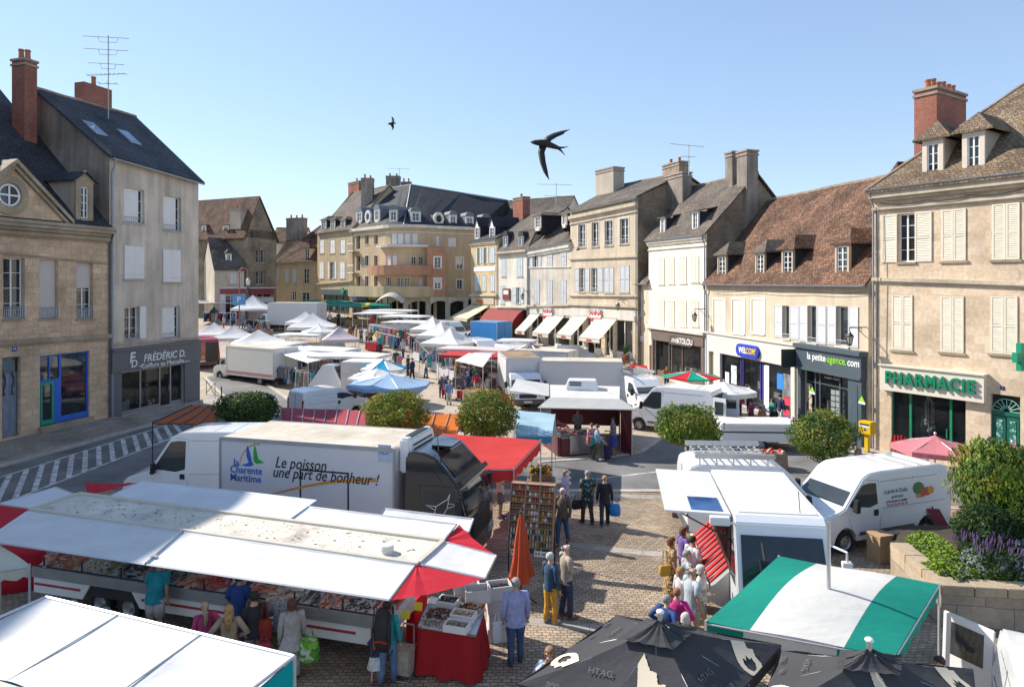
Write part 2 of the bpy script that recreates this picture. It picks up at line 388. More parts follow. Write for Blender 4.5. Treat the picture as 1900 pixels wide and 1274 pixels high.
class House:
 def __init__(s,name,label,A,B,zb,zl,zr,dep,wm,cat='house',solidback=True):
  s.f=Fac(A,B);s.zb,s.zl,s.zr,s.dep,s.wm=zb,zl,zr,dep,wm
  s.root=thing(name,label,cat,(s.f.A.x,s.f.A.y,zb));s.holes=[];s.todo=[]
 def win(s,kind,x0,x1,y0,y1,**k):
  u0,u1,z0,z1=s.f.rect(x0,x1,y0,y1);s.win_m(kind,u0,u1,z0,z1,**k)
 def win_m(s,kind,u0,u1,z0,z1,sur=None,frame=WHITE,shut=None,sill=True,rail=None,panes=3,gl=GLASS,blind=.5,step=.085,solid=False,sw=None,dep=.2,sillm=None,back=None,cols=2,scroll=False,bw=1):
  f=s.f;u0=max(u0,.05);u1=min(u1,f.L-.05)
  s.holes.append((round(u0,4),round(u1,4),round(z0,4),round(z1,4)))
  mb=MB();mb.face([f.P(u0,z0,-dep+.01),f.P(u1,z0,-dep+.01),f.P(u1,z1,-dep+.01),f.P(u0,z1,-dep+.01)])
  w=mb.build('window',gl,s.root,world=True);wd=u1-u0
  fr=MB();b=min(.07,wd*.09);d0,d1=-dep+.012,-dep+.055
  if kind in('w','o','l','r','b'):
   fbox(fr,f,u0,u0+b,z0,z1,d0,d1);fbox(fr,f,u1-b,u1,z0,z1,d0,d1)
   fbox(fr,f,u0+b,u1-b,z0,z0+b,d0,d1-.002);fbox(fr,f,u0+b,u1-b,z1-b,z1,d0,d1-.002)
   for c in range(1,cols):uc=u0+wd*c/cols;fbox(fr,f,uc-b*.5,uc+b*.5,z0+b,z1-b,d0,d1+.004)
   for k in range(1,panes):z=z0+(z1-z0)*k/panes;fbox(fr,f,u0+b,u1-b,z-b*.2,z+b*.2,d0,d1-.012)
   fr.build('frame',frame,w,world=True)
  if kind=='b':
   bl=MB();fbox(bl,f,u0+.02,u0+(wd-.02)*bw,z1-(z1-z0)*blind,z1-.005,-dep+.07,-dep+.10);bl.build('roller_blind',back or OFFW,w,world=True)
  if sill:
   sm=MB();fbox(sm,f,u0-.08,u1+.08,z0-.09,z0-.002,-.02,.07);sm.build('sill',sillm or STONE,w,world=True)
  if sur:
   sm=MB();t=.13
   fbox(sm,f,u0-t,u0-.001,z0,z1+t,-.01,.025);fbox(sm,f,u1+.001,u1+t,z0,z1+t,-.01,.025);fbox(sm,f,u0-.001,u1+.001,z1+.001,z1+t,-.01,.023)
   sm.build('surround',sur,w,world=True)
  if kind=='c':
   um=(u0+u1)/2
   for a,c in((u0+.01,um-.006),(um+.006,u1-.01)):shutter(f,a,c,z0+.01,z1-.01,-.05 if sur else .005,shut,w,step,solid)
  sw=sw or wd/2
  if kind in('o','l'):shutter(f,u0-sw-.03,u0-.03,z0,z1,.012,shut,w,step,solid)
  if kind in('o','r'):shutter(f,u1+.03,u1+sw+.03,z0,z1,.012,shut,w,step,solid)
  if rail is not None:railing(f,u0+.02,u1-.02,z0+.05,z0+(z1-z0)*rail[0],.03,rail[1],w,scroll=scroll)
  return w
 def hole(s,u0,u1,z0,z1):s.holes.append((round(u0,4),round(u1,4),round(z0,4),round(z1,4)))
 def wall(s,run=None,zr=None,hip=(0,0),backz=None,side=None,mr=None,dep=.2):
  """front wall with its openings, side and back walls; gables where the roof is not hipped"""
  f,mb=s.f,MB();side_i=1
  wall_front(mb,f,s.zb-.6,s.zl,s.zr,s.holes,dep,0,2)
  D=-s.dep
  for u,zt,hp in((0,s.zl,hip[0]),(f.L,s.zr,hip[1])):
   poly=[f.P(u,s.zb-.6,0),f.P(u,s.zb-.6,D),f.P(u,backz or zt,D)]
   if run and not hp:poly.append(f.P(u,zr-.12,-run))
   poly.append(f.P(u,zt,0));mb.face(poly,side_i)
  mb.face([f.P(0,s.zb-.6,D),f.P(f.L,s.zb-.6,D),f.P(f.L,backz or s.zr,D),f.P(0,backz or s.zl,D)],side_i)
  return mb.build('wall',[s.wm,side or s.wm,mr or s.wm],s.root,world=True)
 def roof(s,run,zr,m,hip=(0,0),ov=.3,th=.12,su=.12,zrl=None,name='roof'):
  """front and back slopes (and hips) as slabs with real thickness"""
  f=s.f;D=-s.dep;zl,zrr=s.zl,s.zr;L=f.L
  k=(zr-zl)/run;eo=-ov*k*.6
  a,b=f.P(-su,zl+eo,ov),f.P(L+su,zrr+eo,ov)
  r0,r1=f.P(-su if not hip[0]else hip[0],zr,-run),f.P(L+su if not hip[1]else L-hip[1],zr,-run)
  bb=s.dep-run;c,d=f.P(L+su,zrr+eo,D-ov),f.P(-su,zl+eo,D-ov)
  mb=MB();up=Vector((0,0,th));e=Vector((0,0,-.0))
  mb.prism([a,b,r1,r0],up);mb.prism([c,d,r0,r1],up)
  if hip[0]:mb.prism([d,a,r0],up)
  if hip[1]:mb.prism([b,c,r1],up)
  o=mb.build(name,m,s.root,world=True)
  mg=MB()
  def slope(A_,B_,C_,D_):
   nrm=(B_-A_).cross(D_-A_).normalized();nrm=nrm if nrm.z>0 else-nrm;nu=max(4,int((B_-A_).length/.55));nv=max(4,int((D_-A_).length/.55));ph=A_.x+A_.y
   def g(u,v):
    q=A_.lerp(B_,u).lerp(D_.lerp(C_,u),v);e_=min(1,6*min(u,1-u,v,1-v));x,y=u*(B_-A_).length,v*(D_-A_).length
    return q+up+nrm*(.004+e_*(.05+.03*math.sin(x*1.3+ph+math.sin(y*.9))+.022*math.sin(y*2.1+x*.7)+.015*math.sin(x*3.1-y*1.7)))
   mg.grid(g,nu,nv)
  slope(a,b,r1,r0);slope(c,d,r0,r1)
  mg.build('tile_courses',m,o,world=True)
  rg=MB();rg.tube([r0.lerp(r1,k/10)+up+V(0,0,.02*math.sin(k*1.7))for k in range(11)],.12,6)
  if hip[0]:rg.tube([a+up,r0+up],.09,5)
  if hip[1]:rg.tube([b+up,r1+up],.09,5)
  rg.build('ridge',RIDGE,o,world=True)
  return o
 def gutter(s,m=None,d=.34,dz=-.12,pipe=None,pm=None):
  f=s.f;mb=MB();n=10
  prof=[(math.cos(a)*.09,math.sin(a)*.09)for a in[math.pi+math.pi*k/6 for k in range(7)]]+[(.075,0),(-.075,0)]
  mb.loft([[f.P(u,z+q[1],d+q[0])for q in prof]for u,z in((-.1,s.zl+dz),(f.L+.1,s.zr+dz))])
  mb.build('gutter',m or ZINC,s.root,world=True)
  if pipe is not None:
   mb=MB();z=s.zl+(s.zr-s.zl)*pipe/f.L
   mb.tube([f.P(pipe,z+dz-.05,d),f.P(pipe,z+dz-.3,d-.05),f.P(pipe,z+dz-.75,.09),f.P(pipe,s.zb+.1,.09)],.05,8)
   zz=s.zb+1
   while zz<z-1.2:mb.tube([f.P(pipe,zz,.09),f.P(pipe,zz+.06,.09)],.062,8);zz+=2.1
   mb.build('downpipe',pm or ZINC,s.root,world=True)
 def band(s,zl,zr,h,d,m,u0=None,u1=None,name='string_course'):
  mb=MB();u0=-.02 if u0 is None else u0;u1=s.f.L+.02 if u1 is None else u1
  band(mb,s.f,u0,u1,zl,zr,h,-.02,d);band(mb,s.f,u0,u1,zl-h*.5,zr-h*.5,h*.5-.001,-.02,d*.55)
  return mb.build(name,m,s.root,world=True)
 def bandpx(s,p0,p1,h,d,m,**k):
  z0,z1=s.f.uz(*p0)[1],s.f.uz(*p1)[1];u0,u1=s.f.uz(*p0)[0],s.f.uz(*p1)[0]
  sl_=(z1-z0)/(u1-u0);s.band(z0-sl_*u0,z0+sl_*(s.f.L-u0),h,d,m,**k)
 def chimney(s,x0,x1,yt,yb,d,m,thick=.7,pots=2,potm=None,cap=True,along=False):
  f=s.f;u0,u1,z0,z1=f.rect(x0,x1,yt,yb,d)
  z0,z1=f.uz((x0+x1)/2,yb,d)[1],f.uz((x0+x1)/2,yt,d)[1]
  return s.chimney_m(u0,u1,z0,z1,d,m,thick,pots,potm,cap)
 def chimney_m(s,u0,u1,z0,z1,d,m,thick=.7,pots=2,potm=None,cap=True):
  f=s.f;mb=MB();fbox(mb,f,u0,u1,z0,z1,d-thick,d)
  ch=mb.build('chimney',m,s.root,world=True)
  if cap:
   cb=MB();fbox(cb,f,u0-.06,u1+.06,z1-.32,z1-.2,d-thick-.06,d+.06);fbox(cb,f,u0-.07,u1+.07,z1-.05,z1+.08,d-thick-.07,d+.07);cb.build('chimney_cap',CAPB,ch,world=True)
  for k in range(pots):
   pb=MB();t=(k+.5)/pots
   wide=(u1-u0)>thick
   c=f.P(u0+(u1-u0)*t,0,d-thick/2)if wide else f.P((u0+u1)/2,0,d-thick*t)
   hh=.45+.25*random.random()
   pb.lathe([(.15,z1+.05),(.13,z1+.05+hh*.8),(.16,z1+.05+hh*.85),(.15,z1+.05+hh),(.10,z1+.05+hh),(.09,z1+.2)],c,10);pb.build('chimney_pot',potm or TERRA,ch,smooth=True,world=True,auto=.6)
  return ch
 def dormer(s,x0,x1,yt,yb,d=-.6,depth=2.4,kind='hip',wm=None,rm=None,frame=WHITE,win=None,cheek=None,pitch=.55,sur=.16,panes=3,ov=.12):
  f=s.f;u0,u1,z0,z1=f.rect(x0,x1,yt,yb,d);w=u1-u0
  mb=MB()
  fbox(mb,f,u0,u0+sur,z0,z1,d-.15,d);fbox(mb,f,u1-sur,u1,z0,z1,d-.15,d);fbox(mb,f,u0+sur,u1-sur,z1-sur,z1,d-.15,d-.002)
  fbox(mb,f,u0+sur,u1-sur,z0-.25,z0+sur*.7,d-.15,d+.03)
  for u in(u0+.02,u1-.08):
   mb.hexa([f.P(u,z0-.6,d-.15),f.P(u+.06,z0-.6,d-.15),f.P(u+.06,z0-.6,d-depth),f.P(u,z0-.6,d-depth)],[f.P(u,z1-.01,d-.15),f.P(u+.06,z1-.01,d-.15),f.P(u+.06,z1-.01,d-depth),f.P(u,z1-.01,d-depth)],1)
  dm=mb.build('dormer',[wm or s.wm,cheek or wm or s.wm],s.root,world=True)
  a,b,c,e=u0+sur,u1-sur,z0+sur*.7,z1-sur
  g=MB();g.face([f.P(a,c,d-.1),f.P(b,c,d-.1),f.P(b,e,d-.1),f.P(a,e,d-.1)],1);t=min(.06,w*.06)
  fbox(g,f,a,a+t,c,e,d-.098,d-.06);fbox(g,f,b-t,b,c,e,d-.098,d-.06);fbox(g,f,a+t,b-t,c,c+t,d-.098,d-.062);fbox(g,f,a+t,b-t,e-t,e,d-.098,d-.062)
  fbox(g,f,(a+b)/2-t*.6,(a+b)/2+t*.6,c+t,e-t,d-.098,d-.056)
  for k in range(1,panes):z=c+(e-c)*k/panes;fbox(g,f,a+t,b-t,z-t*.25,z+t*.25,d-.098,d-.07)
  g.build('dormer_window',[frame,GLASS],dm,world=True)
  r=MB();um=(u0+u1)/2;hr=w*pitch;up=Vector((0,0,.08));u0r,u1r=u0-ov,u1+ov;zb=z1-.04
  if kind=='arch':
   n=8;rings=[]
   for dd in(d+.05,d-depth):rings.append([f.P(um-(w/2+.05)*math.cos(math.pi*k/n),zb+(w/2+.02)*math.sin(math.pi*k/n)*1.0,dd)for k in range(n+1)]+[f.P(um+(w/2-.08),zb,dd),f.P(um-(w/2-.08),zb,dd)])
   r.loft(rings);
  elif kind=='flat':r.prism([f.P(u0r,zb,d+.15),f.P(u1r,zb,d+.15),f.P(u1r,zb+depth*pitch*.4,d-depth),f.P(u0r,zb+depth*pitch*.4,d-depth)],up)
  else:
   hb=w*.5 if kind=='hip' else-.12
   A_,B_,C_,D_=f.P(u0r,zb,d+.15),f.P(u1r,zb,d+.15),f.P(u1r,zb,d-depth),f.P(u0r,zb,d-depth)
   E_,F_=f.P(um,zb+hr,d-hb if kind=='hip' else d+.15),f.P(um,zb+hr,d-depth)
   r.prism([A_,E_,F_,D_],up);r.prism([B_,C_,F_,E_],up)
   if kind=='hip':r.prism([A_,B_,E_],up)
   else:r.face([A_-f.N*.16,B_-f.N*.16,E_-f.N*.16],1)
  r.build('dormer_roof',[rm,wm or s.wm],dm,world=True)
  return dm
 def box(s,name,x0,x1,y0,y1,d0,d1,m):
  mb=MB();u0,u1,z0,z1=s.f.rect(x0,x1,y0,y1);fbox(mb,s.f,u0,u1,z0,z1,d0,d1);return mb.build(name,m,s.root,world=True)
 def txt(s,t,px,py,size,m,d=.1,**k):
  u,z=s.f.uz(px,py,d);return text(t,size,s.f.P(u,z,d),s.f.U,s.f.N,m,s.root,**k)
 def shop(s,u0,u1,z0,z1,fm,bays,door=None,inter=None,depth=1.6,gm=None,fw=.09,stall=0.35,name='shop_window',header=0):
  """glazed shopfront set in the wall: bars, panes one can see into, a room with its back wall behind"""
  f=s.f;s.hole(u0,u1,z0,z1)
  mb=MB();d0,d1=-.19,-.08
  n=len(bays);us=[u0+(u1-u0)*b for b in[0]+list(bays)]
  for k,u in enumerate(us):fbox(mb,f,max(u0,u-fw/2),min(u1,u+fw/2),z0,z1,d0,d1)
  for k in range(n):
   a,b=us[k]+fw/2,us[k+1]-fw/2
   fbox(mb,f,a,b,z1-fw,z1,d0,d1-.003)
   fbox(mb,f,a,b,z0,z0+(fw if door==k else stall),d0,d1-.003)
   if header:fbox(mb,f,a,b,z1-header-fw*.6,z1-header,d0,d1-.003)
   if door==k:fbox(mb,f,b-.12,b-.08,z0+.9,z0+1.3,d1-.01,d1+.05)
  fo=mb.build(name,fm,s.root,world=True)
  g=MB();g.face([f.P(u0,z0,-.14),f.P(u1,z0,-.14),f.P(u1,z1,-.14),f.P(u0,z1,-.14)]);g.build('glass',gm or SHOPG,fo,world=True)
  b=MB();D=-depth
  b.face([f.P(u0,z0,D),f.P(u1,z0,D),f.P(u1,z1,D),f.P(u0,z1,D)])
  b.face([f.P(u0,z0,-.2),f.P(u1,z0,-.2),f.P(u1,z0,D),f.P(u0,z0,D)],1);b.face([f.P(u0,z1,-.2),f.P(u1,z1,-.2),f.P(u1,z1,D),f.P(u0,z1,D)],1)
  for u in(u0,u1):b.face([f.P(u,z0,-.2),f.P(u,z1,-.2),f.P(u,z1,D),f.P(u,z0,D)],1)
  rnd=random.Random(int(abs(u0*100+z1*7)))
  for k in range(int((u1-u0)*1.6)):
   u=u0+.2+rnd.random()*(u1-u0-.7);h=.3+rnd.random()*(z1-z0)*.5;q=-.35-rnd.random()*(depth-.8)
   fbox(b,f,u,u+.15+rnd.random()*.5,z0+.002,z0+h,q-.25,q,2+rnd.randrange(3))
  im=inter or mat('shop interior wall',(.22,.19,.16),.8,var=.5,vs=1.2)
  b.build('shop_interior',[im,mat('shop interior floor',(.10,.09,.08),.7),mat('shop goods pale',(.5,.46,.4),.6,var=.4),speckled('shop goods mixed',[(.35,.1,.08),(.6,.55,.5),(.1,.18,.3),(.5,.35,.1),(.15,.3,.15)],5),mat('shop goods dark',(.08,.08,.1),.6,var=.4)],fo,world=True)
  return fo
TERRA=mat('terracotta',(.42,.15,.07),.8,var=.25,vs=5)
CAPB=mat('chimney cap',(.33,.27,.22),.9,var=.3)
RIDGE=mat('ridge tile',(.27,.21,.16),.9,var=.35,vs=3)
REDBRICK=bricks('red brick',(.36,.115,.07),(.27,.08,.05),(.33,.27,.23),.24,.075,.008,patch=.25)
TILE=bricks('brown clay tile',(.27,.135,.075),(.10,.055,.038),(.04,.027,.022),.2,.14,.014,patch=.6,bump=1,lichen=((.40,.34,.27),.585,6),pscale=.7,bd=.06,wob=.5)
TILEG=bricks('ochre grey clay tile',(.30,.22,.145),(.17,.12,.08),(.06,.045,.035),.2,.14,.014,patch=.45,bump=1,wob=.5,lichen=((.42,.29,.08),.585,3),pscale=.5,bd=.05)
TILED=bricks('dark grey tile',(.22,.18,.145),(.115,.095,.08),(.045,.038,.034),.2,.14,.013,patch=.45,bump=1,wob=.45,lichen=((.38,.33,.26),.60,6),pscale=.5,bd=.04)
SLATE=bricks('blue slate',(.062,.066,.078),(.038,.041,.05),(.02,.02,.025),.24,.15,.010,.7,patch=.5,bump=1,lichen=((.34,.34,.34),.60,8),bd=.05,wob=.4)
SLATED=bricks('clean black slate',(.040,.042,.05),(.028,.03,.036),(.015,.015,.02),.25,.16,.006,.75,patch=.35,bump=.6,bd=.02)
RENDG=plaster('grey render',(.70,.59,.48),.26,.2)
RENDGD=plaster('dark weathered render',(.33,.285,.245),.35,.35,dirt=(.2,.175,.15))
RUBBLE=bricks('rubble stone',(.35,.28,.20),(.25,.20,.145),(.30,.25,.19),.38,.2,.03,patch=.4,bump=1,bd=.05)
CREAM=plaster('cream render',(.65,.585,.48),.14,.12)
PALE=plaster('pale plaster',(.70,.655,.565),.16,.14)
BEIGE=plaster('beige plaster',(.62,.52,.39),.16,.14)
TAN=plaster('tan render',(.56,.43,.28),.12,.1)
TAN2=plaster('pale tan render',(.52,.41,.26),.14,.12)
GREYB=plaster('grey beige plaster',(.52,.45,.365),.18,.18)
STUCR=plaster('cream stone',(.60,.515,.39),.2,.16)
SHW=mat('white shutter paint',(.76,.74,.70),.5,var=.05)
SHG=mat('pale grey shutter paint',(.52,.53,.54),.5,var=.08)
SHC=mat('cream shutter paint',(.77,.69,.54),.5,var=.06)
SHB=mat('pale blue shutter paint',(.50,.57,.60),.5,var=.08)
IRON=mat('painted wrought iron',(.42,.43,.45),.5,.4)
BLIND=mat('pink roller blind',(.60,.52,.47),.7,var=.06)
BLUEP=mat('bright blue paint',(.02,.13,.55),.4)
GREENP=mat('green paint',(.01,.30,.17),.4)
DOORB=mat('blue grey door paint',(.22,.25,.31),.5,var=.15)
LBROWN=bricks('brown ashlar',(.70,.50,.33),(.56,.39,.25),(.42,.33,.24),.62,.34,.012,patch=.3,bump=.3)
h=House('stone_house','brown ashlar townhouse with a triangular pediment over blue shop windows',(-25.2,29.6),(-22.7,38.5),.3,11.05,11.05,18,LBROWN)
f=h.f
for k,(a,b)in enumerate(((6,46),(73,108),(142,173))):
 kind=('w','b','b')[k]
 h.win(kind,a,b,(478,482,486)[k],591,rail=(.19,IRON),scroll=True,panes=4,blind=(0,.99,.46)[k],back=BLIND,dep=.28)
uw=[f.uz(x,540)[0]for x in(26,90,157)]
u0,u1,z0,z1=f.rect(4,38,662,838);h.hole(u0,u1,.55,z1)
mb=MB();fbox(mb,f,u0,u1,.55,z1,-.3,-.24)
for a,b in((.06,.48),(.52,.94)):
 A,B=u0+(u1-u0)*a,u0+(u1-u0)*b
 for q,w in((.05,.42),(.47,.86)):
  fbox(mb,f,A+.06,B-.06,.55+(z1-.55)*q+.05,.55+(z1-.55)*w-.05,-.241,-.215)
  fbox(mb,f,A+.12,B-.12,.55+(z1-.55)*q+.12,.55+(z1-.55)*w-.12,-.216,-.2)
d_=mb.build('door',DOORB,h.root,world=True)
mb=MB()
for a,b in((.06,.48),(.52,.94)):
 A,B=u0+(u1-u0)*a+.12,u0+(u1-u0)*b-.12
 for k in range(3):
  pts=[f.P(A+(B-A)*(.5+.45*math.sin(t*.9+k*2)*(1 if k else-1)),.55+(z1-.55)*(.52+.3*t/9),-.18)for t in range(10)];mb.tube(pts,.014,4)
mb.build('door_grille',DARK,d_,world=True)
mb=MB();mb.face([f.P(u0,z1-.75,-.18),f.P(u1,z1-.75,-.18),f.P(u1,z1-.1,-.18),f.P(u0,z1-.1,-.18)]);mb.build('transom',GLASS,d_,world=True)
u0,u1,z0,z1=f.rect(74,166,655,790);z0=.75;h.hole(u0,u1,z0,z1)
mb=MB();w=u1-u0
for a,b,c,d,mi in((0,.035,z0,z1,0),(.965,1,z0,z1,0),(.40,.44,z0,z1,0),(.44,.965,z0,z0+.3,0),(.035,.40,z1-.08,z1,0),(.44,.965,z1-.08,z1,0),(.035,.40,2.95,3.05,0),(.2,.225,3.05,z1-.08,0),(.30,.40,z0,2.95,0)):
 fbox(mb,f,u0+w*a,u0+w*b,c,d,-.2,-.1,mi)
s_=mb.build('shop_window',BLUEP,h.root,world=True)
mb=MB();a,b=u0+w*.04,u0+w*.295
fbox(mb,f,a,a+.11,z0+.02,2.94,-.19,-.09);fbox(mb,f,b-.11,b,z0+.02,2.94,-.19,-.09);fbox(mb,f,a+.11,b-.11,2.8,2.94,-.19,-.092);fbox(mb,f,a+.11,b-.11,z0+.02,z0+.25,-.19,-.092)
mb.build('green_door',GREENP,s_,world=True)
mb=MB();mb.face([f.P(u0,z0,-.15),f.P(u1,z0,-.15),f.P(u1,z1,-.15),f.P(u0,z1,-.15)]);mb.build('glass',GLASS,s_,world=True)
mb=MB();fbox(mb,f,u0-.1,u1+.1,.45,z0,-.2,.25);mb.build('shop_sill',STONE,h.root,world=True)
h.bandpx((0,640),(198,627),.22,.16,STONE);h.bandpx((0,470),(198,490),.08,.06,STONE)
h.band(10.35,10.35,.18,.2,STONE);h.band(10.75,10.75,.35,.42,STONE,name='cornice')
mb=MB();fbox(mb,f,*f.rect(22,31,642,652),0,.02);mb.build('number_plaque',mat('enamel blue',(.03,.06,.25),.3),h.root,world=True)
h.txt('19',26.5,647,.18,WHITE,.03)
up,za=f.uz(30,303,.25);ub=f.uz(126,413,.25)[0];ua=2*up-ub
mb=MB();mb.prism([f.P(ua,11.1,.1),f.P(ub,11.1,.1),f.P(up,za-.3,.1)],f.N*-.5)
pd=mb.build('pediment',LBROWN,h.root,world=True)
mb=MB()
for(a,b)in((f.P(ua-.3,11.1,.35),f.P(up,za,.35)),(f.P(ub+.3,11.1,.35),f.P(up,za,.35))):
 for o_,t_,dd in((0,.22,.0),(-.26,.2,-.12)):
  mb.hexa([a+V(0,0,o_)+f.N*dd,b+V(0,0,o_)+f.N*dd,b+V(0,0,o_)-f.N*.5,a+V(0,0,o_)-f.N*.5],[a+V(0,0,o_+t_)+f.N*dd,b+V(0,0,o_+t_)+f.N*dd,b+V(0,0,o_+t_)-f.N*.5,a+V(0,0,o_+t_)-f.N*.5])
mb.build('raking_cornice',STONE,pd,world=True)
uo,zo=f.uz(16,362,.1)
def ring(mb,f,u,z,r0,r1,d0,d1,n=20,m=0,sz=1):
 for k in range(n):
  a,b=2*math.pi*k/n,2*math.pi*(k+1)/n
  q=lambda r,t,d:f.P(u+r*math.cos(t),z+r*sz*math.sin(t),d)
  mb.hexa([q(r0,a,d0),q(r1,a,d0),q(r1,a,d1),q(r0,a,d1)],[q(r0,b,d0),q(r1,b,d0),q(r1,b,d1),q(r0,b,d1)],m)
mb=MB();ring(mb,f,uo,zo,.62,.95,.09,.2);ring(mb,f,uo,zo,.52,.62,.09,.14)
mb.build('oculus_surround',STONE,pd,world=True)
mb=MB();mb.face([f.P(uo+.56*math.cos(2*math.pi*k/20),zo+.56*math.sin(2*math.pi*k/20),.115)for k in range(20)]);oc=mb.build('oculus',GLASS,pd,world=True)
mb=MB();fbox(mb,f,uo-.04,uo+.04,zo-.54,zo+.54,.117,.15);fbox(mb,f,uo-.54,uo+.54,zo-.04,zo+.04,.117,.148);ring(mb,f,uo,zo,.46,.53,.117,.15);mb.build('frame',WHITE,oc,world=True)
h.wall(9,20.2);h.roof(9,20.2,SLATE)
mb=MB();mb.prism([f.P(ua-.2,11.15,.3),f.P(up,za+.1,.3),f.P(up,za+.1,-5),f.P(ua-.2,11.15,-4.6)],V(0,0,.1));mb.prism([f.P(ub+.2,11.15,.3),f.P(up,za+.1,.3),f.P(up,za+.1,-5),f.P(ub+.2,11.15,-4.6)],V(0,0,.1));mb.build('roof',SLATE,pd,world=True)
h.dormer(141,173,337,412,d=-.1,depth=3.2,kind='gable',wm=STONE,rm=SLATE,cheek=GREYB,pitch=.5,sur=.3,panes=4,ov=.18)
h.gutter(mat('dark zinc',(.08,.09,.11),.5,.3),pipe=f.L-.05,pm=mat('dark zinc',(.08,.09,.11)))
mb=MB()
for k,(d,z)in enumerate(((2.1,.17),(1.75,.31),(1.4,.45))):fbox(mb,f,-6,f.L+1.2-k*.5,-.05 if k==0 else(.17,.31)[k-1]-.02,z,-.05,d)
tag(mb.build('stone_steps',bricks('worn step stone',(.33,.285,.24),(.26,.225,.19),(.15,.13,.11),1.3,.5,.008,patch=.35)),'three long worn stone steps below the brown pedimented house','steps')
h=House('grey_house','tall grey rendered house with white shutters above a grey hairdresser shopfront',(-22.7,38.5),(-20.66,45.0),0,15.15,14.65,11,RENDG)
f=h.f;HX=dict(shut=SHW,solid=True,dep=.25,sillm=GREYB)
h.win('b',230,268,350,414,bw=.8,blind=.99,back=SHW,rail=(.16,GALV),**{k:HX[k]for k in('dep','sillm')})
h.win('b',303,336,365,428,bw=.8,blind=.99,back=SHW,rail=(.16,GALV),dep=.25,sillm=GREYB)
h.win('c',230,267,456,518,rail=(.14,GALV),**HX);h.win('c',302,335,463,524,rail=(.14,GALV),**HX)
h.win('r',231,258,569,629,rail=(.16,GALV),sw=.45,**HX);h.win('b',301,334,568,627,bw=.8,blind=.99,back=SHW,rail=(.16,GALV),dep=.25,sillm=GREYB)
zs=f.uz(203,693)[1]
h.shop(.75,f.L-1.35,.35,zs,mat('shop frame metal',(.28,.29,.30),.4,.5),[.31,.62,.8,1],door=2,fw=.1,stall=.25,depth=2.5)
h.hole(0,0,0,0);h.holes.pop()
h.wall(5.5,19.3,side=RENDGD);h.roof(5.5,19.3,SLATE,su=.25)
h.gutter(ZINC,pipe=.12);h.bandpx((203,640),(367,628),.12,.08,GREYB)
GREYS=mat('slate grey shop paint',(.12,.125,.14),.5,var=.06)
mb=MB();z2=f.uz(203,652)[1];fbox(mb,f,0,f.L,zs,z2,-.02,.22);fbox(mb,f,-.03,f.L+.03,z2,z2+.14,-.02,.34)
fbox(mb,f,0,.72,.05,zs,-.02,.12);fbox(mb,f,f.L-1.32,f.L,.05,zs,-.02,.12)
h_f=mb.build('shop_fascia',GREYS,h.root,world=True)
h.txt('FRÉDÉRIC D.',307,660,.62,WHITE,.23,shear=.15,bold=.006,sx=.95);h.txt('Coiffure au Masculin',303,674,.40,WHITE,.23)
h.txt('F',245,664,.85,WHITE,.23,bold=.015,shear=.12);h.txt('D',249,675,.62,WHITE,.23,bold=.01,shear=.1)
mb=MB()
for a,b in((252,262),(333,347)):
 ua_,za_=f.uz(a,679 if a<300 else 671);ub_,zb_=f.uz(b,678 if a<300 else 670);fbox(mb,f,ua_,ub_,za_-.02,za_+.02,.219,.232)
mb.build('sign_rule',WHITE,h.root,world=True)
mb=MB();fbox(mb,f,.7,f.L,-.05,.33,-.02,.38);mb.build('step',PAVE2,h.root,world=True)
for(px,py)in((180,243),(243,258)):
 mb=MB();k=(19.3-15)/5.5
 u,z=f.uz(px,py,-2.2);zz=15.05+2.2*k
 def rp(u,d,o):return f.P(u,15.05+(-d)*k+o,d)
 mb.hexa([rp(u-.4,-1.8,.13),rp(u+.4,-1.8,.13),rp(u+.4,-2.9,.13),rp(u-.4,-2.9,.13)],[rp(u-.4,-1.8,.26),rp(u+.4,-1.8,.26),rp(u+.4,-2.9,.26),rp(u-.4,-2.9,.26)]);mb.face([rp(u-.33,-1.9,.265),rp(u+.33,-1.9,.265),rp(u+.33,-2.8,.265),rp(u-.33,-2.8,.265)],1)
 mb.build('window_panel',[ZINC,glass('roof light glass',(.08,.16,.28),.08)],h.root,world=True)
h.chimney_m(f.uz(147,190,-6)[0],f.uz(199,190,-6)[0],16,f.uz(172,160,-6)[1],-5.6,REDBRICK,.8,1,cap=False)
h.chimney_m(f.uz(46,150,-4.6)[0],f.uz(69,150,-4.6)[0],10,f.uz(38,107,-4.6)[1],-4.6,REDBRICK,1.0,2,cap=True)
def aerial(px,Y,z0,z1,label,arms):
 t=thing('tv_aerial',label,'aerial',pt(px,Y,z0))
 mb=MB();mb.tube([(0,0,0),(0,0,z1-z0)],.035,6);mb.build('mast',GALV,t)
 for(zf,w,sk,kind)in arms:
  a=MB();z=(z1-z0)*zf
  a.tube([(-w*.62,.12,z+sk),(w*.5,-.1,z-sk)],.022,5)
  if kind:
   for k in range(kind):x=-w*.55+w*k/max(kind-1,1);a.tube([(x,-.22,z+sk*(1-2*k/kind)),(x,.3,z+sk*(1-2*k/kind)+.05)],.014,4)
  else:a.tube([(-w*.25,.05,z+sk*.4),(-w*.22,.05,z-.28),(w*.2,-.05,z-.36),(w*.23,-.05,z-.1)],.018,4)
  a.build('dipole',GALV,t)
 return t
Yc=42.5
zt=lambda py,Y:EYE+(HYP-py)/FPX*Y
aerial(201,Yc,zt(220,Yc),zt(66,Yc),'tall aerial with five dipoles beside the far red chimney of the grey house',[(.98,2.7,.12,0),(.83,2.6,.12,0),(.66,2.1,.1,0),(.53,2.3,-.03,9),(.42,1.1,.05,3)])
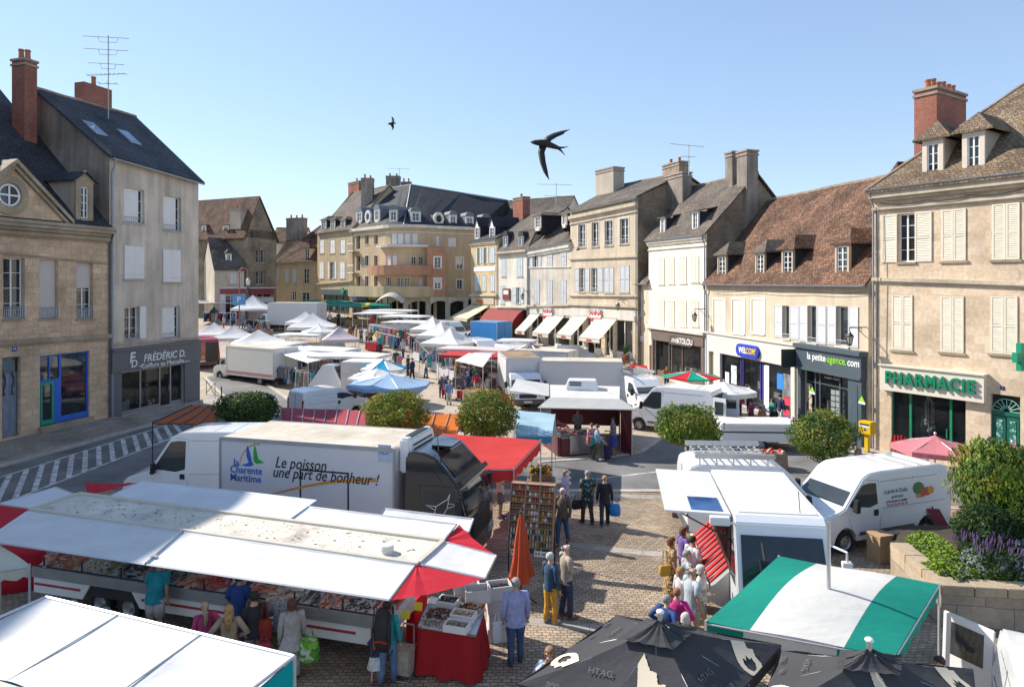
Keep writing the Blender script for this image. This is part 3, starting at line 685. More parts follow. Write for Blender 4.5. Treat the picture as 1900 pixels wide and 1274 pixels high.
h=House('shade_house','tall unseen stone house added for shade at the near end of the left row',(-31.5,8),(-26.6,29.2),0,19.6,19.6,9,LBROWN)  # out of view; added so its shadow falls across the fish trailer
h.wall(4.5,20.6);h.roof(4.5,20.6,SLATE)
h=House('gabled_house','old rubble stone house with a tall pointed gable behind the far stalls',*[(q.x,q.y)for q in(gnd(456,91),gnd(513,96))],gz(91),zt(440,91),zt(446,96),14,RUBBLE)
f=h.f;Rr=h.root
L=f.L;zL,zR=h.zl,h.zr;upk,zpk=f.uz(481,368)
for(a,b,c,d)in((472,478,427,441),(475,482,463,487),(484,491,463,487),(475,482,502,527),(484,491,502,527)):
 h.win('w',a,b,c,d,panes=2,dep=.3,cols=1)
u0,u1=f.uz(461,560)[0],f.uz(507,560)[0];h.shop(u0+.3,u1-.3,gz(91)+.1,zt(545,93),WHITE,[.3,.6,1],door=1,header=.4)
mb=MB();wall_front(mb,f,gz(91)-.6,zL,zR,h.holes,.3)
mb.face([f.P(0,zL),f.P(L,zR),f.P(upk,zpk)]);mb.face([f.P(0,gz(91)-1),f.P(0,gz(91)-1,-26),f.P(0,zL,-26),f.P(0,zL)],1);mb.face([f.P(L,gz(91)-1),f.P(L,gz(91)-1,-26),f.P(L,zR,-26),f.P(L,zR)],1)
mb.build('wall',[RUBBLE,RUBBLE],Rr,world=True)
mb=MB();upv=V(0,0,.18)
mb.prism([f.P(-.4,zL-.3,.15),f.P(upk,zpk+.15,.15),f.P(upk,zpk+.15,-26),f.P(-.4,zL-.3,-26)],upv);mb.prism([f.P(L+.4,zR-.3,.15),f.P(upk,zpk+.15,.15),f.P(upk,zpk+.15,-26),f.P(L+.4,zR-.3,-26)],upv)
mb.build('roof',TILE,Rr,world=True)
mb=MB();z0=zt(540,92)
fbox(mb,f,u0,u1,gz(91),z0-.9,-.02,.06);fbox(mb,f,u0-.1,u1+.1,z0+.35,z0+.5,-.02,.35);mb.build('shop_surround',mat('pale pink paint',(.62,.55,.56),.6),Rr,world=True).hide_render=False
mb=MB();fbox(mb,f,u0,u1,z0-.5,z0+.3,.0,.16);mb.build('shop_fascia',mat('dark red paint',(.22,.04,.05),.5),Rr,world=True)
h2=House('low_wing_house','low house with a steep dark tiled roof beside the pointed stone gable',*[(q.x,q.y)for q in(gnd(398,88),gnd(453,90))],gz(88),zt(500,89),zt(500,90),9,GREYB)
h2.win('c',427,439,505,527,shut=SHG,step=.15)
u0,u1=h2.f.uz(408,560)[0],h2.f.uz(455,560)[0]
h2.shop(u0+.7,u1-.6,gz(88)+.1,zt(548,89),mat('pale pink paint',(.62,.55,.56),.6),[.35,.65,1],door=1,header=.4)
h2.wall(4.5,zt(442,92));h2.roof(4.5,zt(442,92),TILED)
mb=MB();z0=zt(541,89);fbox(mb,h2.f,u0,u1,z0-.3,z0+.35,-.02,.15);mb.build('shop_fascia',mat('dark red paint',(.22,.04,.05),.5),h2.root,world=True)
mb=MB();fbox(mb,h2.f,u0-.1,u1+.1,z0+.4,z0+.6,-.02,.3);fbox(mb,h2.f,u0,u0+.65,gz(88),z0-.31,-.02,.1);fbox(mb,h2.f,u1-.55,u1,gz(88),z0-.31,-.02,.1);mb.build('shop_surround',mat('pale pink paint',(.62,.55,.56),.6),h2.root,world=True)
h2.dormer(419,430,470,487,d=-1.0,depth=2.5,kind='hip',wm=OFFW,rm=TILED,pitch=.7)
hs=House.__new__(House);hs.f=Fac((f.P(0,0,-26)).xy,(f.P(0,0,0)).xy);hs.root=Rr;hs.wm=RUBBLE;hs.zb=gz(91);hs.zl=hs.zr=zL;hs.holes=[];hs.dep=13
for(x0,x1)in((413,424),(374,382)):hs.dormer(x0,x1,418,440,d=-.15,depth=3,kind='flat',wm=OFFW,rm=TILE,cheek=DARK,pitch=.3,ov=.2)
hs.chimney(426,446,388,440,-.2,GREYB,1.6,2)
h=House('tiled_house','two storey beige house with a broad brown tiled roof at the far corner',*[(q.x,q.y)for q in(gnd(505,107),gnd(590,104.5))],gz(105),zt(487,107),zt(484,104.5),11,TAN2)
for a,b in((511,516),(529,536),(543,550)):h.win('c',a,b,498,525,shut=SHB,step=.2)
h.win('w',563,573,498,526,sur=STUCR,panes=3);h.win('w',541,549,540,556);h.win('w',560,574,542,562,sur=STUCR)
h.wall(5.5,zt(420,110));h.roof(5.5,zt(420,110),TILE,hip=(5,0));h.gutter()
h.dormer(565,575,460,484,d=-.1,depth=3,kind='hip',wm=STUCR,rm=TILE,pitch=.6)
h.chimney(531,562,405,446,-3.5,RENDGD,1.2,3)
h=House('background_house','pale house with a brown roof peeping over the tiled house',*[(q.x,q.y)for q in(gnd(500,122),gnd(560,122))],gz(120),zt(450,122),zt(450,122),8,PALE);h.wall(4,zt(424,126));h.roof(4,zt(424,126),TILE)
h=House('dormer_house','narrow tan house with three dormers in a row and white shutters',*[(q.x,q.y)for q in(gnd(589,103.5),gnd(654,95.5))],gz(98),zt(432,103.5),zt(424,95.5),12,TAN2)
KW=dict(shut=SHW,step=.16)
for k,(a,b)in enumerate(((593,601),(612,621),(631,640))):
 h.win('c',a,b,444,470,sur=STUCR,**KW);h.win('o' if k==1 else 'c',a,b,486,517,sw=.55 if k==1 else None,sur=None,**KW)
u0,u1=h.f.uz(600,560)[0],h.f.uz(648,560)[0]
h.shop(u0,u1,gz(98)+.1,zt(547,98),DARK,[.25,.5,.75,1],door=1)
h.wall(6,zt(345,103));h.roof(6,zt(352,103),TILED,hip=(0,0));h.gutter()
mb=MB();fbox(mb,h.f,u0-.2,u1+.2,zt(547,98),zt(537,98),-.02,.3);mb.build('shop_fascia',mat('dark teal paint',(.04,.09,.10),.4),h.root,world=True)
for a,b in((596,605),(613,621),(632,640)):h.dormer(a,b,408,428,d=-.1,depth=4,kind='hip',wm=PALE,rm=TILED,cheek=SLATED,pitch=.4,ov=.3)
h.chimney(646,666,338,372,-6,REDBRICK,1.2,1)
h.bandpx((595,527),(645,523),.15,.25,STUCR)
uq,zq=h.f.uz(641,540);mb=MB();fbox(mb,h.f,uq-.45,uq+.45,zq-.15,zq+.15,.31,.5);fbox(mb,h.f,uq-.15,uq+.15,zq-.45,zq+.45,.312,.498);mb.build('green_cross',GREENP,h.root,world=True)
CB=thing('corner_building','large tan corner building with a curved balcony front and dark slate mansard','building',gnd(720,92))
PINK=plaster('salmon render',(.47,.25,.16),.12,.1)
zb=gz(92)
c0,c1,c2_,c3=gnd(652,96),gnd(706,90.5),gnd(800,89),gnd(884,93)
def bez(t):
 a=gnd(706,90.5);m_=gnd(742,86.2);b=gnd(806,90.0);return a*(1-t)**2+m_*2*t*(1-t)+b*t*t
ZE=zt(424,91)
foot=[c0,c1]+[bez(k/8)for k in range(1,8)]+[bez(1.0),c3]
foot=[Vector((q.x,q.y,0))for q in foot]
segs=[Fac(a[:2],b[:2])for a,b in zip(foot,foot[1:])]
def seg_of(px):
 for s in segs:
  u=s.uz(px,500)[0]
  if-.02<=u<=s.L+.02:return s
 return segs[-1]
class Sub(House):
 def __init__(s,f):s.f,s.zb,s.zl,s.zr,s.dep,s.wm,s.root,s.holes=f,zb,ZE,ZE,.3,TAN,CB,[]
subs={id(s):Sub(s)for s in segs}
SHP=mat('white roller shutter',(.66,.65,.64),.6,var=.04)
def cw(kind,x0,x1,y0,y1,**k):
 s=seg_of((x0+x1)/2);h=subs[id(s)];u0,u1,z0,z1=s.rect(x0,x1,y0,y1)
 u0,u1=max(u0,.06),min(u1,s.L-.06);h.win_m(kind,u0,u1,z0,z1,sillm=PALE,**k)
for r,(ya,yb)in enumerate(((436,453),(474,493),(512,531))):
 cw('w',661,668,ya,yb+9,dep=.3,panes=2,cols=1,sill=False)
 for x in(677,694):cw('w',x,x+7,ya,yb,dep=.3,sur=PALE if r else None,cols=1)
x=723
for k in range(4):cw('b',x+k*14,x+k*14+13,433,453,blind=.98,back=SHP,dep=.15)
cw('b',809,816,438,456,blind=.98,back=SHP,dep=.15);cw('b',832,847,441,457,blind=.98,back=SHP,dep=.15)
cw('b',717,727,474,494,blind=.98,back=SHP,dep=.15);cw('b',728,737,474,494,blind=.98,back=SHP,dep=.15)
cw('w',760,772,476,495,dep=.2);cw('w',773,786,476,495,dep=.2)
cw('b',847,859,478,499,blind=.6,back=SHP,sur=WHITE,dep=.2);cw('w',848,858,519,537,sur=WHITE,dep=.2)
cw('w',717,725,514,531,dep=.2);cw('w',735,747,515,535,dep=.2);cw('w',748,760,515,535,dep=.2);cw('b',772,785,516,535,blind=.98,back=SHP)
for s in segs:
 h=subs[id(s)]
 if s.L>.4:
  h.shop(.35 if s.L>3 else .12,s.L-(.35 if s.L>3 else .12),zb+.1,zt(556,91),DARK,[1/max(1,round(s.L/2.2))*(k+1)for k in range(max(1,round(s.L/2.2)))],gm=SHOPG)
mb=MB()
for s in segs:wall_front(mb,s,zb-1,ZE,ZE,subs[id(s)].holes,.2)
D0,D3=c0+V(9,17,0),c3+V(2,14,0)
for a,b in((c3,D3),(D3,D0),(D0,c0)):mb.face([V(a.x,a.y,zb-1),V(b.x,b.y,zb-1),V(b.x,b.y,ZE),V(a.x,a.y,ZE)])
mb.build('wall',TAN,CB,world=True)
def sweep(name,pts,z,h,d0,d1,m):
 mb=MB();fs=[Fac(a[:2],b[:2])for a,b in zip(pts,pts[1:])]
 ns=[fs[0].N]+[(a.N+b.N).normalized()for a,b in zip(fs,fs[1:])]+[fs[-1].N]
 mb.loft([[p+n*d0+V(0,0,z),p+n*d1+V(0,0,z),p+n*d1+V(0,0,z+h),p+n*d0+V(0,0,z+h)]for p,n in zip([Vector((q.x,q.y,0))for q in pts],ns)])
 return mb.build(name,m,CB,world=True)
sweep('cornice',foot,ZE-.1,.4,-.1,.45,PALE);sweep('string_course',foot,zt(434,91),.16,-.02,.12,PALE)
bal=[bez(k/8)for k in range(-1,9)]
sweep('balcony',bal,zt(510,88),1.25,-.2,1.3,PINK)
sweep('upper_balcony',[bez(k/8)for k in range(0,8)],zt(453,88)-.35,.3,-.2,.7,PALE)
low=[gnd(661,94.6),gnd(706,90.5)]+[bez(k/8)for k in range(1,9)]+[gnd(836,91.1)]
sweep('lower_balcony',low,zt(551,88.5),1.4,-.2,1.3,TAN2)
s=Fac(gnd(792,88.2)[:2],gnd(826,88.6)[:2]);h=Sub(s)
h.win_m('w',*s.rect(806,818,477,497),sur=WHITE,sillm=PALE);h.win_m('b',*s.rect(806,818,517,536),blind=.4,back=SHP,sur=WHITE,sillm=PALE)
mb=MB();wall_front(mb,s,zt(551,88),zt(458,88),zt(458,88),h.holes,.2)
for u in(0,s.L):mb.face([s.P(u,zt(551,88)),s.P(u,zt(551,88),-2.5),s.P(u,zt(458,88),-2.5),s.P(u,zt(458,88))])
mb.face([s.P(0,zt(458,88)),s.P(s.L,zt(458,88)),s.P(s.L,zt(458,88),-2.5),s.P(0,zt(458,88),-2.5)])
mb.build('bay',PINK,CB,world=True)
for py in(466,506):
 p=gnd(655,95.2);z=zt(py,95);mb=MB();s=segs[0]
 fbox(mb,s,.3,2.0,z-.12,z,-.02,.9);b_=mb.build('corner_balcony',GREYB,CB,world=True)
 railing(s,.3,2.0,z,z+1.0,.86,GALV,b_,12)
mb=MB();prs=[s.P(s.L*q,0,.9)for s in segs for q in((.1,.9)if s.L>6 else(.9,))]
PILL=plaster('pillar render',(.55,.48,.38),.1,.1)
for p in[gnd(x,89.6 if x<760 else 90.6)for x in(719,757,798,833,866)]:
 mb=MB();mb.box(p.x-.3,p.x+.3,p.y-1.9,p.y-1.3,zb-.3,zt(551,89));mb.build('pillar',PILL,CB,world=True)
for x0,x1 in((720,757),(757,798),(798,833),(833,866)):
 a,b=gnd(x0,88),gnd(x1,89);fa=Fac(a[:2],b[:2]);zt_,zs_=zt(551,88),zt(566,88);n=10;mb=MB()
 for k in range(n):
  u,v=fa.L*k/n,fa.L*(k+1)/n
  za,zc=(zs_+(zt_-.5-zs_)*math.sin(math.pi*q/fa.L)**.6 if 0<q<fa.L else zs_ for q in(u,v))
  mb.hexa([fa.P(u,za,.2),fa.P(v,zc,.2),fa.P(v,zc,-.2),fa.P(u,za,-.2)],[fa.P(u,zt_,.2),fa.P(v,zt_,.2),fa.P(v,zt_,-.2),fa.P(u,zt_,-.2)])
 mb.build('arch',PILL,CB,world=True)
AP=pt(762,99,zt(343,99));AL=pt(706,103,zt(352,103));RR=pt(942,103,zt(372,103));RL=pt(880,101,zt(362,101))
ring_e=[p+V(0,0,ZE+.3)for p in foot]
fs=[Fac(a[:2],b[:2])for a,b in zip(foot,foot[1:])]
ring_e=[p+V(0,0,ZE+.25)for p in foot];
mb=MB()
tops=[]
for k,p in enumerate(ring_e):
 t=k/(len(ring_e)-1)
 if k==0:q=AL+V(-3.2,1.5,-1.2)
 elif k==1:q=AL
 elif k<5:q=AL.lerp(AP,(k-1)/4)
 elif k<len(ring_e)-1:q=AP.lerp(RL,(k-5)/(len(ring_e)-6))
 else:q=RR
 tops.append(q)
for k in range(len(ring_e)-1):
 mb.prism([ring_e[k],ring_e[k+1],tops[k+1],tops[k]],V(0,.06,.1),0 if k<1 else 1)
back=[V(q.x+2,q.y+14,ZE)for q in(tops[0],tops[-1])]
mb.face([back[0],tops[0],AL,AP],0);mb.face([back[0],AP,RL,RR,back[1]],1);mb.face([ring_e[0],tops[0],back[0]],0);mb.face([ring_e[-1],tops[-1],back[1]],1)
rf=mb.build('mansard_roof',[TILED,SLATED],CB,world=True)
mb=MB();mb.tube([AL,AP,RL,RR],.14,6);mb.tube([AP,ring_e[5]],.1,6);mb.build('ridge',ZINC,rf,world=True)
DW=mat('dormer white',(.62,.60,.57),.5,var=.06);DZ=mat('blue zinc',(.15,.165,.19),.7,var=.1)
for(a,b,c,d,kd)in((661,671,392,412,'w'),(694,704,388,410,'w'),(722,737,389,411,'b'),(762,781,392,412,'b'),(834,848,398,419,'b'),(864,879,401,422,'w'),(894,908,404,413,'b')):
 s=seg_of((a+b)/2)if b<885 else segs[-1];h=subs[id(s)]
 h.dormer(a,b,c,d,d=-.7,depth=3.4,kind='arch',wm=DW,rm=DZ,cheek=DZ,sur=.22,panes=2)
for(x,y)in((683,402),(814,406)):
 s=seg_of(x);u,z=s.uz(x,y,-.6);mb=MB()
 ring(mb,s,u,z,.42,.75,-.75,-.5,16,0,1.2)
 mb.face([s.P(u+.5*math.cos(2*math.pi*k/16),z+.6*math.sin(2*math.pi*k/16),-.7)for k in range(16)],2);fbox(mb,s,u-.7,u+.7,z-1.0,z-.5,-2,-.72,0);fbox(mb,s,u-.66,u+.66,z-.5,z+.55,-2.4,-.76,1)
 mb.build('oval_dormer',[DW,DZ,GLASS],CB,world=True)
def wchim(root,px0,px1,Y,pyt,pyb,m,thick=1.2,pots=2):
 a,b=pt(px0,Y,0),pt(px1,Y,0);h=Sub(Fac(a[:2],b[:2]));h.root=root
 return h.chimney_m(0,h.f.L,zt(pyb,Y),zt(pyt,Y),0,m,thick,pots)
wchim(CB,670,691,99,331,385,RENDGD,1.3,2);wchim(CB,716,741,108,327,352,RENDGD,1.3,2);wchim(CB,744,762,112,338,350,REDBRICK,1,2)
aerial(741,108,zt(330,108),zt(312,108),'small aerial on the grey chimney of the mansard building',[(.95,3.2,.05,3)])
AW=canvas('scalloped awning',(.6,.56,.5))
s=Fac(gnd(702,87.6)[:2],gnd(752,86.4)[:2]);mb=MB()
for k in range(8):
 u,v=s.L*k/8,s.L*(k+1)/8;zz=lambda q:zt(555,87)+.9*math.sin(math.pi*q/s.L)
 mb.face([s.P(u,zz(u),0),s.P(v,zz(v),0),s.P(v,zz(v)-.5,.9),s.P(u,zz(u)-.5,.9)])
mb.build('awning',AW,CB,world=True)
mb=MB();s=segs[0];u0,u1,z0,z1=s.rect(684,700,549,555,.4);fbox(mb,s,u0,u1,z0,z1,.3,.45);mb.build('sign',mat('yellow sign',(.55,.38,.04),.5),CB,world=True)
mb=MB();u0,u1,z0,z1=s.rect(654,680,550,557,.4);fbox(mb,s,u0,u1,z0,z1,.3,.45);mb.build('sign',mat('blue sign',(.03,.06,.2),.5),CB,world=True)
REDL=mat('red lettering',(.55,.03,.03),.5);ORL=mat('orange lettering',(.65,.16,.03),.5)
def awning(h,x0,x1,ytop,d,drop,m,vm=None,val=.3,front=None,name='awning',sides=False,u=None):
 """sloping shop awning hung on the facade with valance and arms"""
 f=h.f;u0=f.uz(x0,ytop)[0];u1=f.uz(x1,ytop)[0];z=f.uz((x0+x1)/2,ytop)[1]
 if u:u0,u1=u
 mb=MB();n=6
 def S(a,b):
  q=b;return f.P(u0+(u1-u0)*a,z-drop*q-.06*math.sin(math.pi*q)+(drop*.18*math.sin(math.pi*q)if sides else 0),.06+d*q)
 mb.grid(S,4,n)
 mb.face([S(0,1),S(1,1),S(1,1)-V(0,0,val),S(0,1)-V(0,0,val)],1)
 if sides:
  for a in(0,1):mb.face([S(a,k/n)for k in range(n+1)]+[f.P(u0+(u1-u0)*a,z-drop-val*1.6,.06+d*.35),f.P(u0+(u1-u0)*a,z-drop-val*2.5,.06)],1)
 aw=mb.build(name,[m,vm or m],h.root,world=True)
 ar=MB();ar.tube([S(0,1),S(1,1)],.03,5);ar.tube([S(0,0),S(1,0)],.06,6)
 for a in(.02,.98):ar.tube([f.P(u0+(u1-u0)*a,z-drop*.75,.03),S(a,1)],.025,5)
 ar.build('awning_frame',ALU,aw,world=True)
 return aw,S
h=House('ornate_house','narrow ochre stone house with a cream awning and orange shop sign',(-5.1,85.3),(-1.6,78.3),gz(81),zt(447,84.5),zt(442,78.3),10,bricks('ochre stone',(.52,.38,.2),(.58,.46,.28),(.45,.36,.22),.8,.5,.012,patch=.2,bump=.2))
KB=dict(shut=SHB,step=.2)
h.win('o',886,890,460,489,sw=.55,**KB);h.win('o',898,903,459,489,sw=.5,**KB);h.win('c',910,918,458,488,**KB)
for a,b in((881,889),(895,902),(910,918)):h.win('c',a,b,510,540,**KB)
h.shop(.4,h.f.L-.4,gz(81)+.15,zt(572,81),mat('ochre paint',(.5,.3,.08),.5),[.3,.62,1],door=1)
h.wall(5,zt(405,86));h.roof(5,zt(408,86),SLATED);h.gutter(pipe=h.f.L-.1)
for a,b in((881,889),(908,917)):h.dormer(a,b,421,443,d=-.1,depth=3.5,kind='gable',wm=WHITE,rm=SLATED,cheek=SLATED,pitch=.9,sur=.12)
h.bandpx((878,549),(922,549),.2,.3,STUCR);h.band(h.zl-.45,h.zr-.45,.35,.25,STUCR,name='cornice')
u0,u1,z0,z1=h.f.rect(879,919,495,503,.02);mb=MB();fbox(mb,h.f,u0,u1,z0,z1,-.01,.05);mb.build('sign_board',WHITE,h.root,world=True)
u0,u1,z0,z1=h.f.rect(877,917,552,564,.02);mb=MB();fbox(mb,h.f,u0,u1,z0,z1,-.01,.1);mb.build('sign_board',STUCR,h.root,world=True)
h.txt('Lunapp',889,558,.75,ORL,.12,shear=.3,bold=.01)
awning(h,874,908,566,2.8,1.5,canvas('cream awning',(.72,.62,.45)))
h=House('mansard_house','pale house with a grey slate mansard and a dark red rounded awning',(-1.6,78.3),(1.75,72.6),gz(75),zt(469,78.3),zt(464,72.6),10,PALE)
for a,b in((931,939),(960,970)):h.win('c',a,b,478,513,shut=SHB,step=.2)
h.win('c',929,937,530,564,shut=SHB,step=.2);h.win('o',958,965,533,563,shut=SHB,step=.2,sw=.75)
u0,u1,z0,z1=h.f.rect(934,947,535,556,.02)
mb=MB();fbox(mb,h.f,u0,u1,z0,z1,.05,.14);sg=mb.build('sign_board',mat('dark red board',(.2,.03,.03),.5),h.root,world=True);mb=MB();fbox(mb,h.f,u0+.25,u1-.25,z0+.6,z1-.2,.13,.16);mb.build('panel',OFFW,sg,world=True)
h.shop(.3,h.f.L-.3,gz(75)+.1,zt(574,75),DARK,[.25,.5,.75,1],door=2)
h.wall();zt2=zt(432,77)
f=h.f;mb=MB()
mb.prism([f.P(-.1,h.zl,.25),f.P(f.L+.1,h.zr,.25),f.P(f.L+.1,zt2,-.9),f.P(-.1,zt2,-.9)],f.N*-.15)
mb.prism([f.P(-.1,zt2,-.9),f.P(f.L+.1,zt2,-.9),f.P(f.L+.1,zt2+2.6,-5),f.P(-.1,zt2+2.6,-5)],V(0,0,.12))
mb.prism([f.P(-.1,zt2+2.6,-5),f.P(f.L+.1,zt2+2.6,-5),f.P(f.L+.1,zt2,-9),f.P(-.1,zt2,-9)],V(0,0,.12))
for u in(0,f.L):mb.face([f.P(u,h.zl,0),f.P(u,zt2,-.9),f.P(u,zt2+2.6,-5),f.P(u,zt2,-9),f.P(u,h.zl,-9)],1)
mb.build('mansard_roof',[TILED,h.wm],h.root,world=True);h.band(h.zl-.25,h.zr-.25,.3,.35,STUCR,name='cornice');h.gutter(pipe=f.L-.1)
for a,b in((933,942),(962,971)):h.dormer(a,b,437,456,d=-.05,depth=1.2,kind='arch',wm=ZINC,rm=SLATED,cheek=SLATED,sur=.14)
h.chimney(952,970,367,412,-4,REDBRICK,1,1)
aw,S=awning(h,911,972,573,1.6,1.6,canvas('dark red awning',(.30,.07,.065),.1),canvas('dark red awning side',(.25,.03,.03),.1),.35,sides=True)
text('Boulangerie P. Simon',.42,S(.5,1)+V(0,0,-.17)+f.N*.02,f.U,f.N,WHITE,aw)
h.band(zt(571,77),zt(571,73),.2,.3,PALE,name='shop_cornice')
h=House('pale_house','weathered pale plaster house with grey shutters and a tiled roof with two dormers',(1.75,72.6),(5.65,66.0),gz(69),zt(462,72.6),zt(447,66),10,plaster('stained pale plaster',(.66,.60,.51),.22,.2,dirt=(.42,.36,.29)))
KG=dict(shut=SHG,step=.18)
h.win('o',989,998,458,496,sw=.6,**KG);h.win('c',1015,1025,458,495,**KG);h.win('c',1041,1051,456,494,**KG)
for a,b in((991,1001),(1015,1025),(1040,1051)):h.win('c',a,b,519,564,**KG)
h.shop(.5,h.f.L*.36,gz(69)+.1,zt(585,70),OFFW,[.5,1],door=1);h.shop(h.f.L*.46,h.f.L-.2,gz(69)+.1,zt(588,67),OFFW,[.35,1],door=0)
h.wall(5,zt(392,75));h.roof(5,zt(395,75),TILED);h.gutter(pipe=.1);h.band(h.zl-.6,h.zr-.6,.5,.28,PALE,name='cornice')
for a,b,c,d in((992,1003,400,424),(1042,1051,397,418)):h.dormer(a,b,c,d,d=-.15,depth=3.5,kind='hip',wm=PALE,rm=TILED,cheek=SLATED,pitch=.35,ov=.3)
h.bandpx((982,497),(1060,496),.1,.1,PALE);h.bandpx((982,569),(1060,567),.18,.22,STUCR)
mb=MB();u0,u1,z0,z1=h.f.rect(981,1060,570,583,.03);fbox(mb,h.f,0,h.f.L,z0,z1,-.02,.06);mb.build('shop_fascia',PALE,h.root,world=True)
ACV=canvas('ivory awning',(.78,.71,.58))
for a,b,yt in((985,1003,582),(1018,1048,585)):
 aw,S=awning(h,a,b,yt,1.9,1.7,ACV,val=.35)
 text('ANNA',.28,S(.5,1)+V(0,0,-.2)+h.f.N*.02,h.f.U,h.f.N,REDL,aw)
def sign_anna(h,px,py,w=1.5):
 u,z=h.f.uz(px,py,.2);mb=MB();fbox(mb,h.f,u-w/2,u+w/2,z-.75,z+.6,.05,.2);b=mb.build('sign_board',WHITE,h.root,world=True)
 text('ANNA',.62,h.f.P(u,z+.25,.21),h.f.U,h.f.N,REDL,b,bold=.02);text('MODE',.62,h.f.P(u,z-.4,.21),h.f.U,h.f.N,REDL,b,bold=.02)
 mb=MB();mb.tube([h.f.P(u-w*.7,z+.3,.22),h.f.P(u-w*.45,z+.72,.3),h.f.P(u+w*.45,z+.72,.3),h.f.P(u+w*.7,z+.3,.22)],.025,5);mb.build('sign_lamp_rail',ZINC,b,world=True)
sign_anna(h,1016,582)
h=House('beige_house','broad beige house with four bays of windows above ivory awnings',(5.65,66.0),(10.55,57.2),gz(60),zt(393,66),zt(365,57.2),10,BEIGE)
RW=(.2,GALV)
for a,b,c,d in((1073,1086,416,459),(1098,1111,412,458),(1122,1137,409,456),(1150,1166,405,453)):h.win('w',a,b,c,d,sur=PALE,rail=RW,panes=3)
h.win('o',1075,1085,497,542,sw=.75,rail=(.16,GALV),**KG);h.win('r',1097,1108,497,542,sw=.85,rail=(.16,GALV),**KG)
h.win('c',1121,1139,495,543,**KG);h.win('c',1150,1168,492,543,**KG)
zsh=gz(61)+.5
for a,b in((.03,.2),(.27,.49),(.55,.66),(.7,.93)):h.shop(h.f.L*a,h.f.L*b,zsh,zt(590,62),OFFW,[.5,1],door=0 if a in(.27,.55)else None,stall=.6)
h.wall(5.2,zt(330,62),side=RUBBLE);h.roof(5.2,zt(333,63),TILED);h.gutter(pipe=h.f.L-.15)
h.band(h.zl-.75,h.zr-.75,.3,.3,STUCR,name='cornice');h.band(h.zl-1.25,h.zr-1.25,.12,.12,STUCR)
h.bandpx((1060,482),(1175,477),.16,.16,STUCR);h.bandpx((1060,549),(1170,550),.16,.18,STUCR);h.bandpx((1060,566),(1165,570),.2,.25,STUCR)
mb=MB();fbox(mb,h.f,0,h.f.L,zt(590,62)-.02,zt(572,62),-.02,.07);mb.build('shop_fascia',PALE,h.root,world=True)
for a,b,yt in((1064,1092,586),(1107,1146,590)):
 aw,S=awning(h,a,b,yt,1.9,1.7,ACV,val=.35)
 text('ANNA',.28,S(.5,1)+V(0,0,-.2)+h.f.N*.02,h.f.U,h.f.N,REDL,aw)
sign_anna(h,1105,586)
h.chimney(1105,1138,314,362,-3,GREYB,1.3,0)
f=h.f
tag((lambda mb:([fbox(mb,f,f.L*.5,f.L*.98,gz(60)-.3,gz(60)+.5-.17*k,.1+.3*k,.4+.3*k)for k in range(3)],mb.build('shop_steps',STONE))[1])(MB()),'low stone steps in front of the shop with the red lettered signs','steps')
for i,q in enumerate((.56,.69,.93)):
 t=thing('handrail',('steel handrail by the brown shop window on the shop steps','steel handrail beside the red flower pot on the shop steps','steel handrail at the end of the shop steps by the narrow house')[i],'handrail',f.P(f.L*q,gz(59),.6),0,'handrails on the shop steps')
 mb=MB();a,b=f.P(f.L*q,gz(59)+1.4,.2),f.P(f.L*q,gz(59)+.95,1.2);mb.tube([a-V(0,0,.9),a,b,b-V(0,0,.95)],.03,6);mb.build('rail',GALV,t,world=True)
t=thing('flower_pot','orange flower pot with a tall green plant on the shop steps','flower pot',f.P(f.L*.86,gz(59)+.5,.25))
mb=MB();mb.lathe([(.02,0),(.2,0),(.3,.5),(.33,.55),(.27,.55),(.25,.45)],n=12);mb.build('pot',mat('orange glaze',(.6,.12,.03),.3),t,smooth=True,auto=.6)
mb=MB()
for k in range(26):a=random.random()*6.28;r=.1+random.random()*.3;mb.tube([(0,0,.45),(r*.5*math.cos(a),r*.5*math.sin(a),.9),(r*math.cos(a),r*math.sin(a),1.2+random.random()*.4)],[.03,.03,.004],4)
mb.build('plant',mat('leaf green',(.05,.14,.03),.5,var=.4),t)
h=House('narrow_house','very narrow low house with a steep slate roof between beige and white houses',(10.0,59.6),(11.25,56.2),gz(58),8.05,8.05,7,BEIGE)
h.win('c',1180,1192,542,588,shut=SHW,step=.2);h.hole(*[q for q in(1.2,2.3)],gz(58)+.15,zt(632,58))
mb=MB();fbox(mb,h.f,1.2,2.3,gz(58)+.1,zt(632,58),-.2,-.12);mb.build('door',mat('rose door paint',(.36,.2,.17),.5),h.root,world=True)
u0,u1,z0,z1=h.f.rect(1178,1193,622,632,.03);mb=MB();fbox(mb,h.f,u0,u1,z0,z1,.0,.06);mb.build('sign_board',WHITE,h.root,world=True)
h.wall(3.4,zt(435,60));h.roof(3.4,zt(435,60),TILED,hip=(2.4,0));h.gutter()
h.dormer(1181,1191,492,512,d=-.35,depth=1.6,kind='arch',wm=ZINC,rm=SLATED,cheek=SLATED,sur=.14)
h=House('white_house','tall white plastered house with closed cream shutters above a brown shopfront',(11.25,56.2),(13.9,48.8),gz(52),11.6,11.6,8.5,plaster('white plaster',(.76,.71,.61),.1,.08))
KC=dict(shut=SHC,step=.13)
for a,b,y in((1223,1233,479),(1241,1252,478),(1261,1274,477),(1283,1297,475)):h.win('c',a,b,y,y+48,sillm=PALE,**KC)
for a,b,y in((1223,1233,557),(1241,1252,558),(1261,1274,558),(1283,1297,558)):h.win('c',a,b,y,y+47,**KC,sillm=PALE)
u0,u1,z0,z1=h.f.rect(1226,1305,637,700);u0=.95
h.shop(u0,h.f.L-.45,gz(52)+.15,z1,mat('brown shop paint',(.16,.115,.095),.5),[.3,.36,.58,1],door=2,stall=.5)
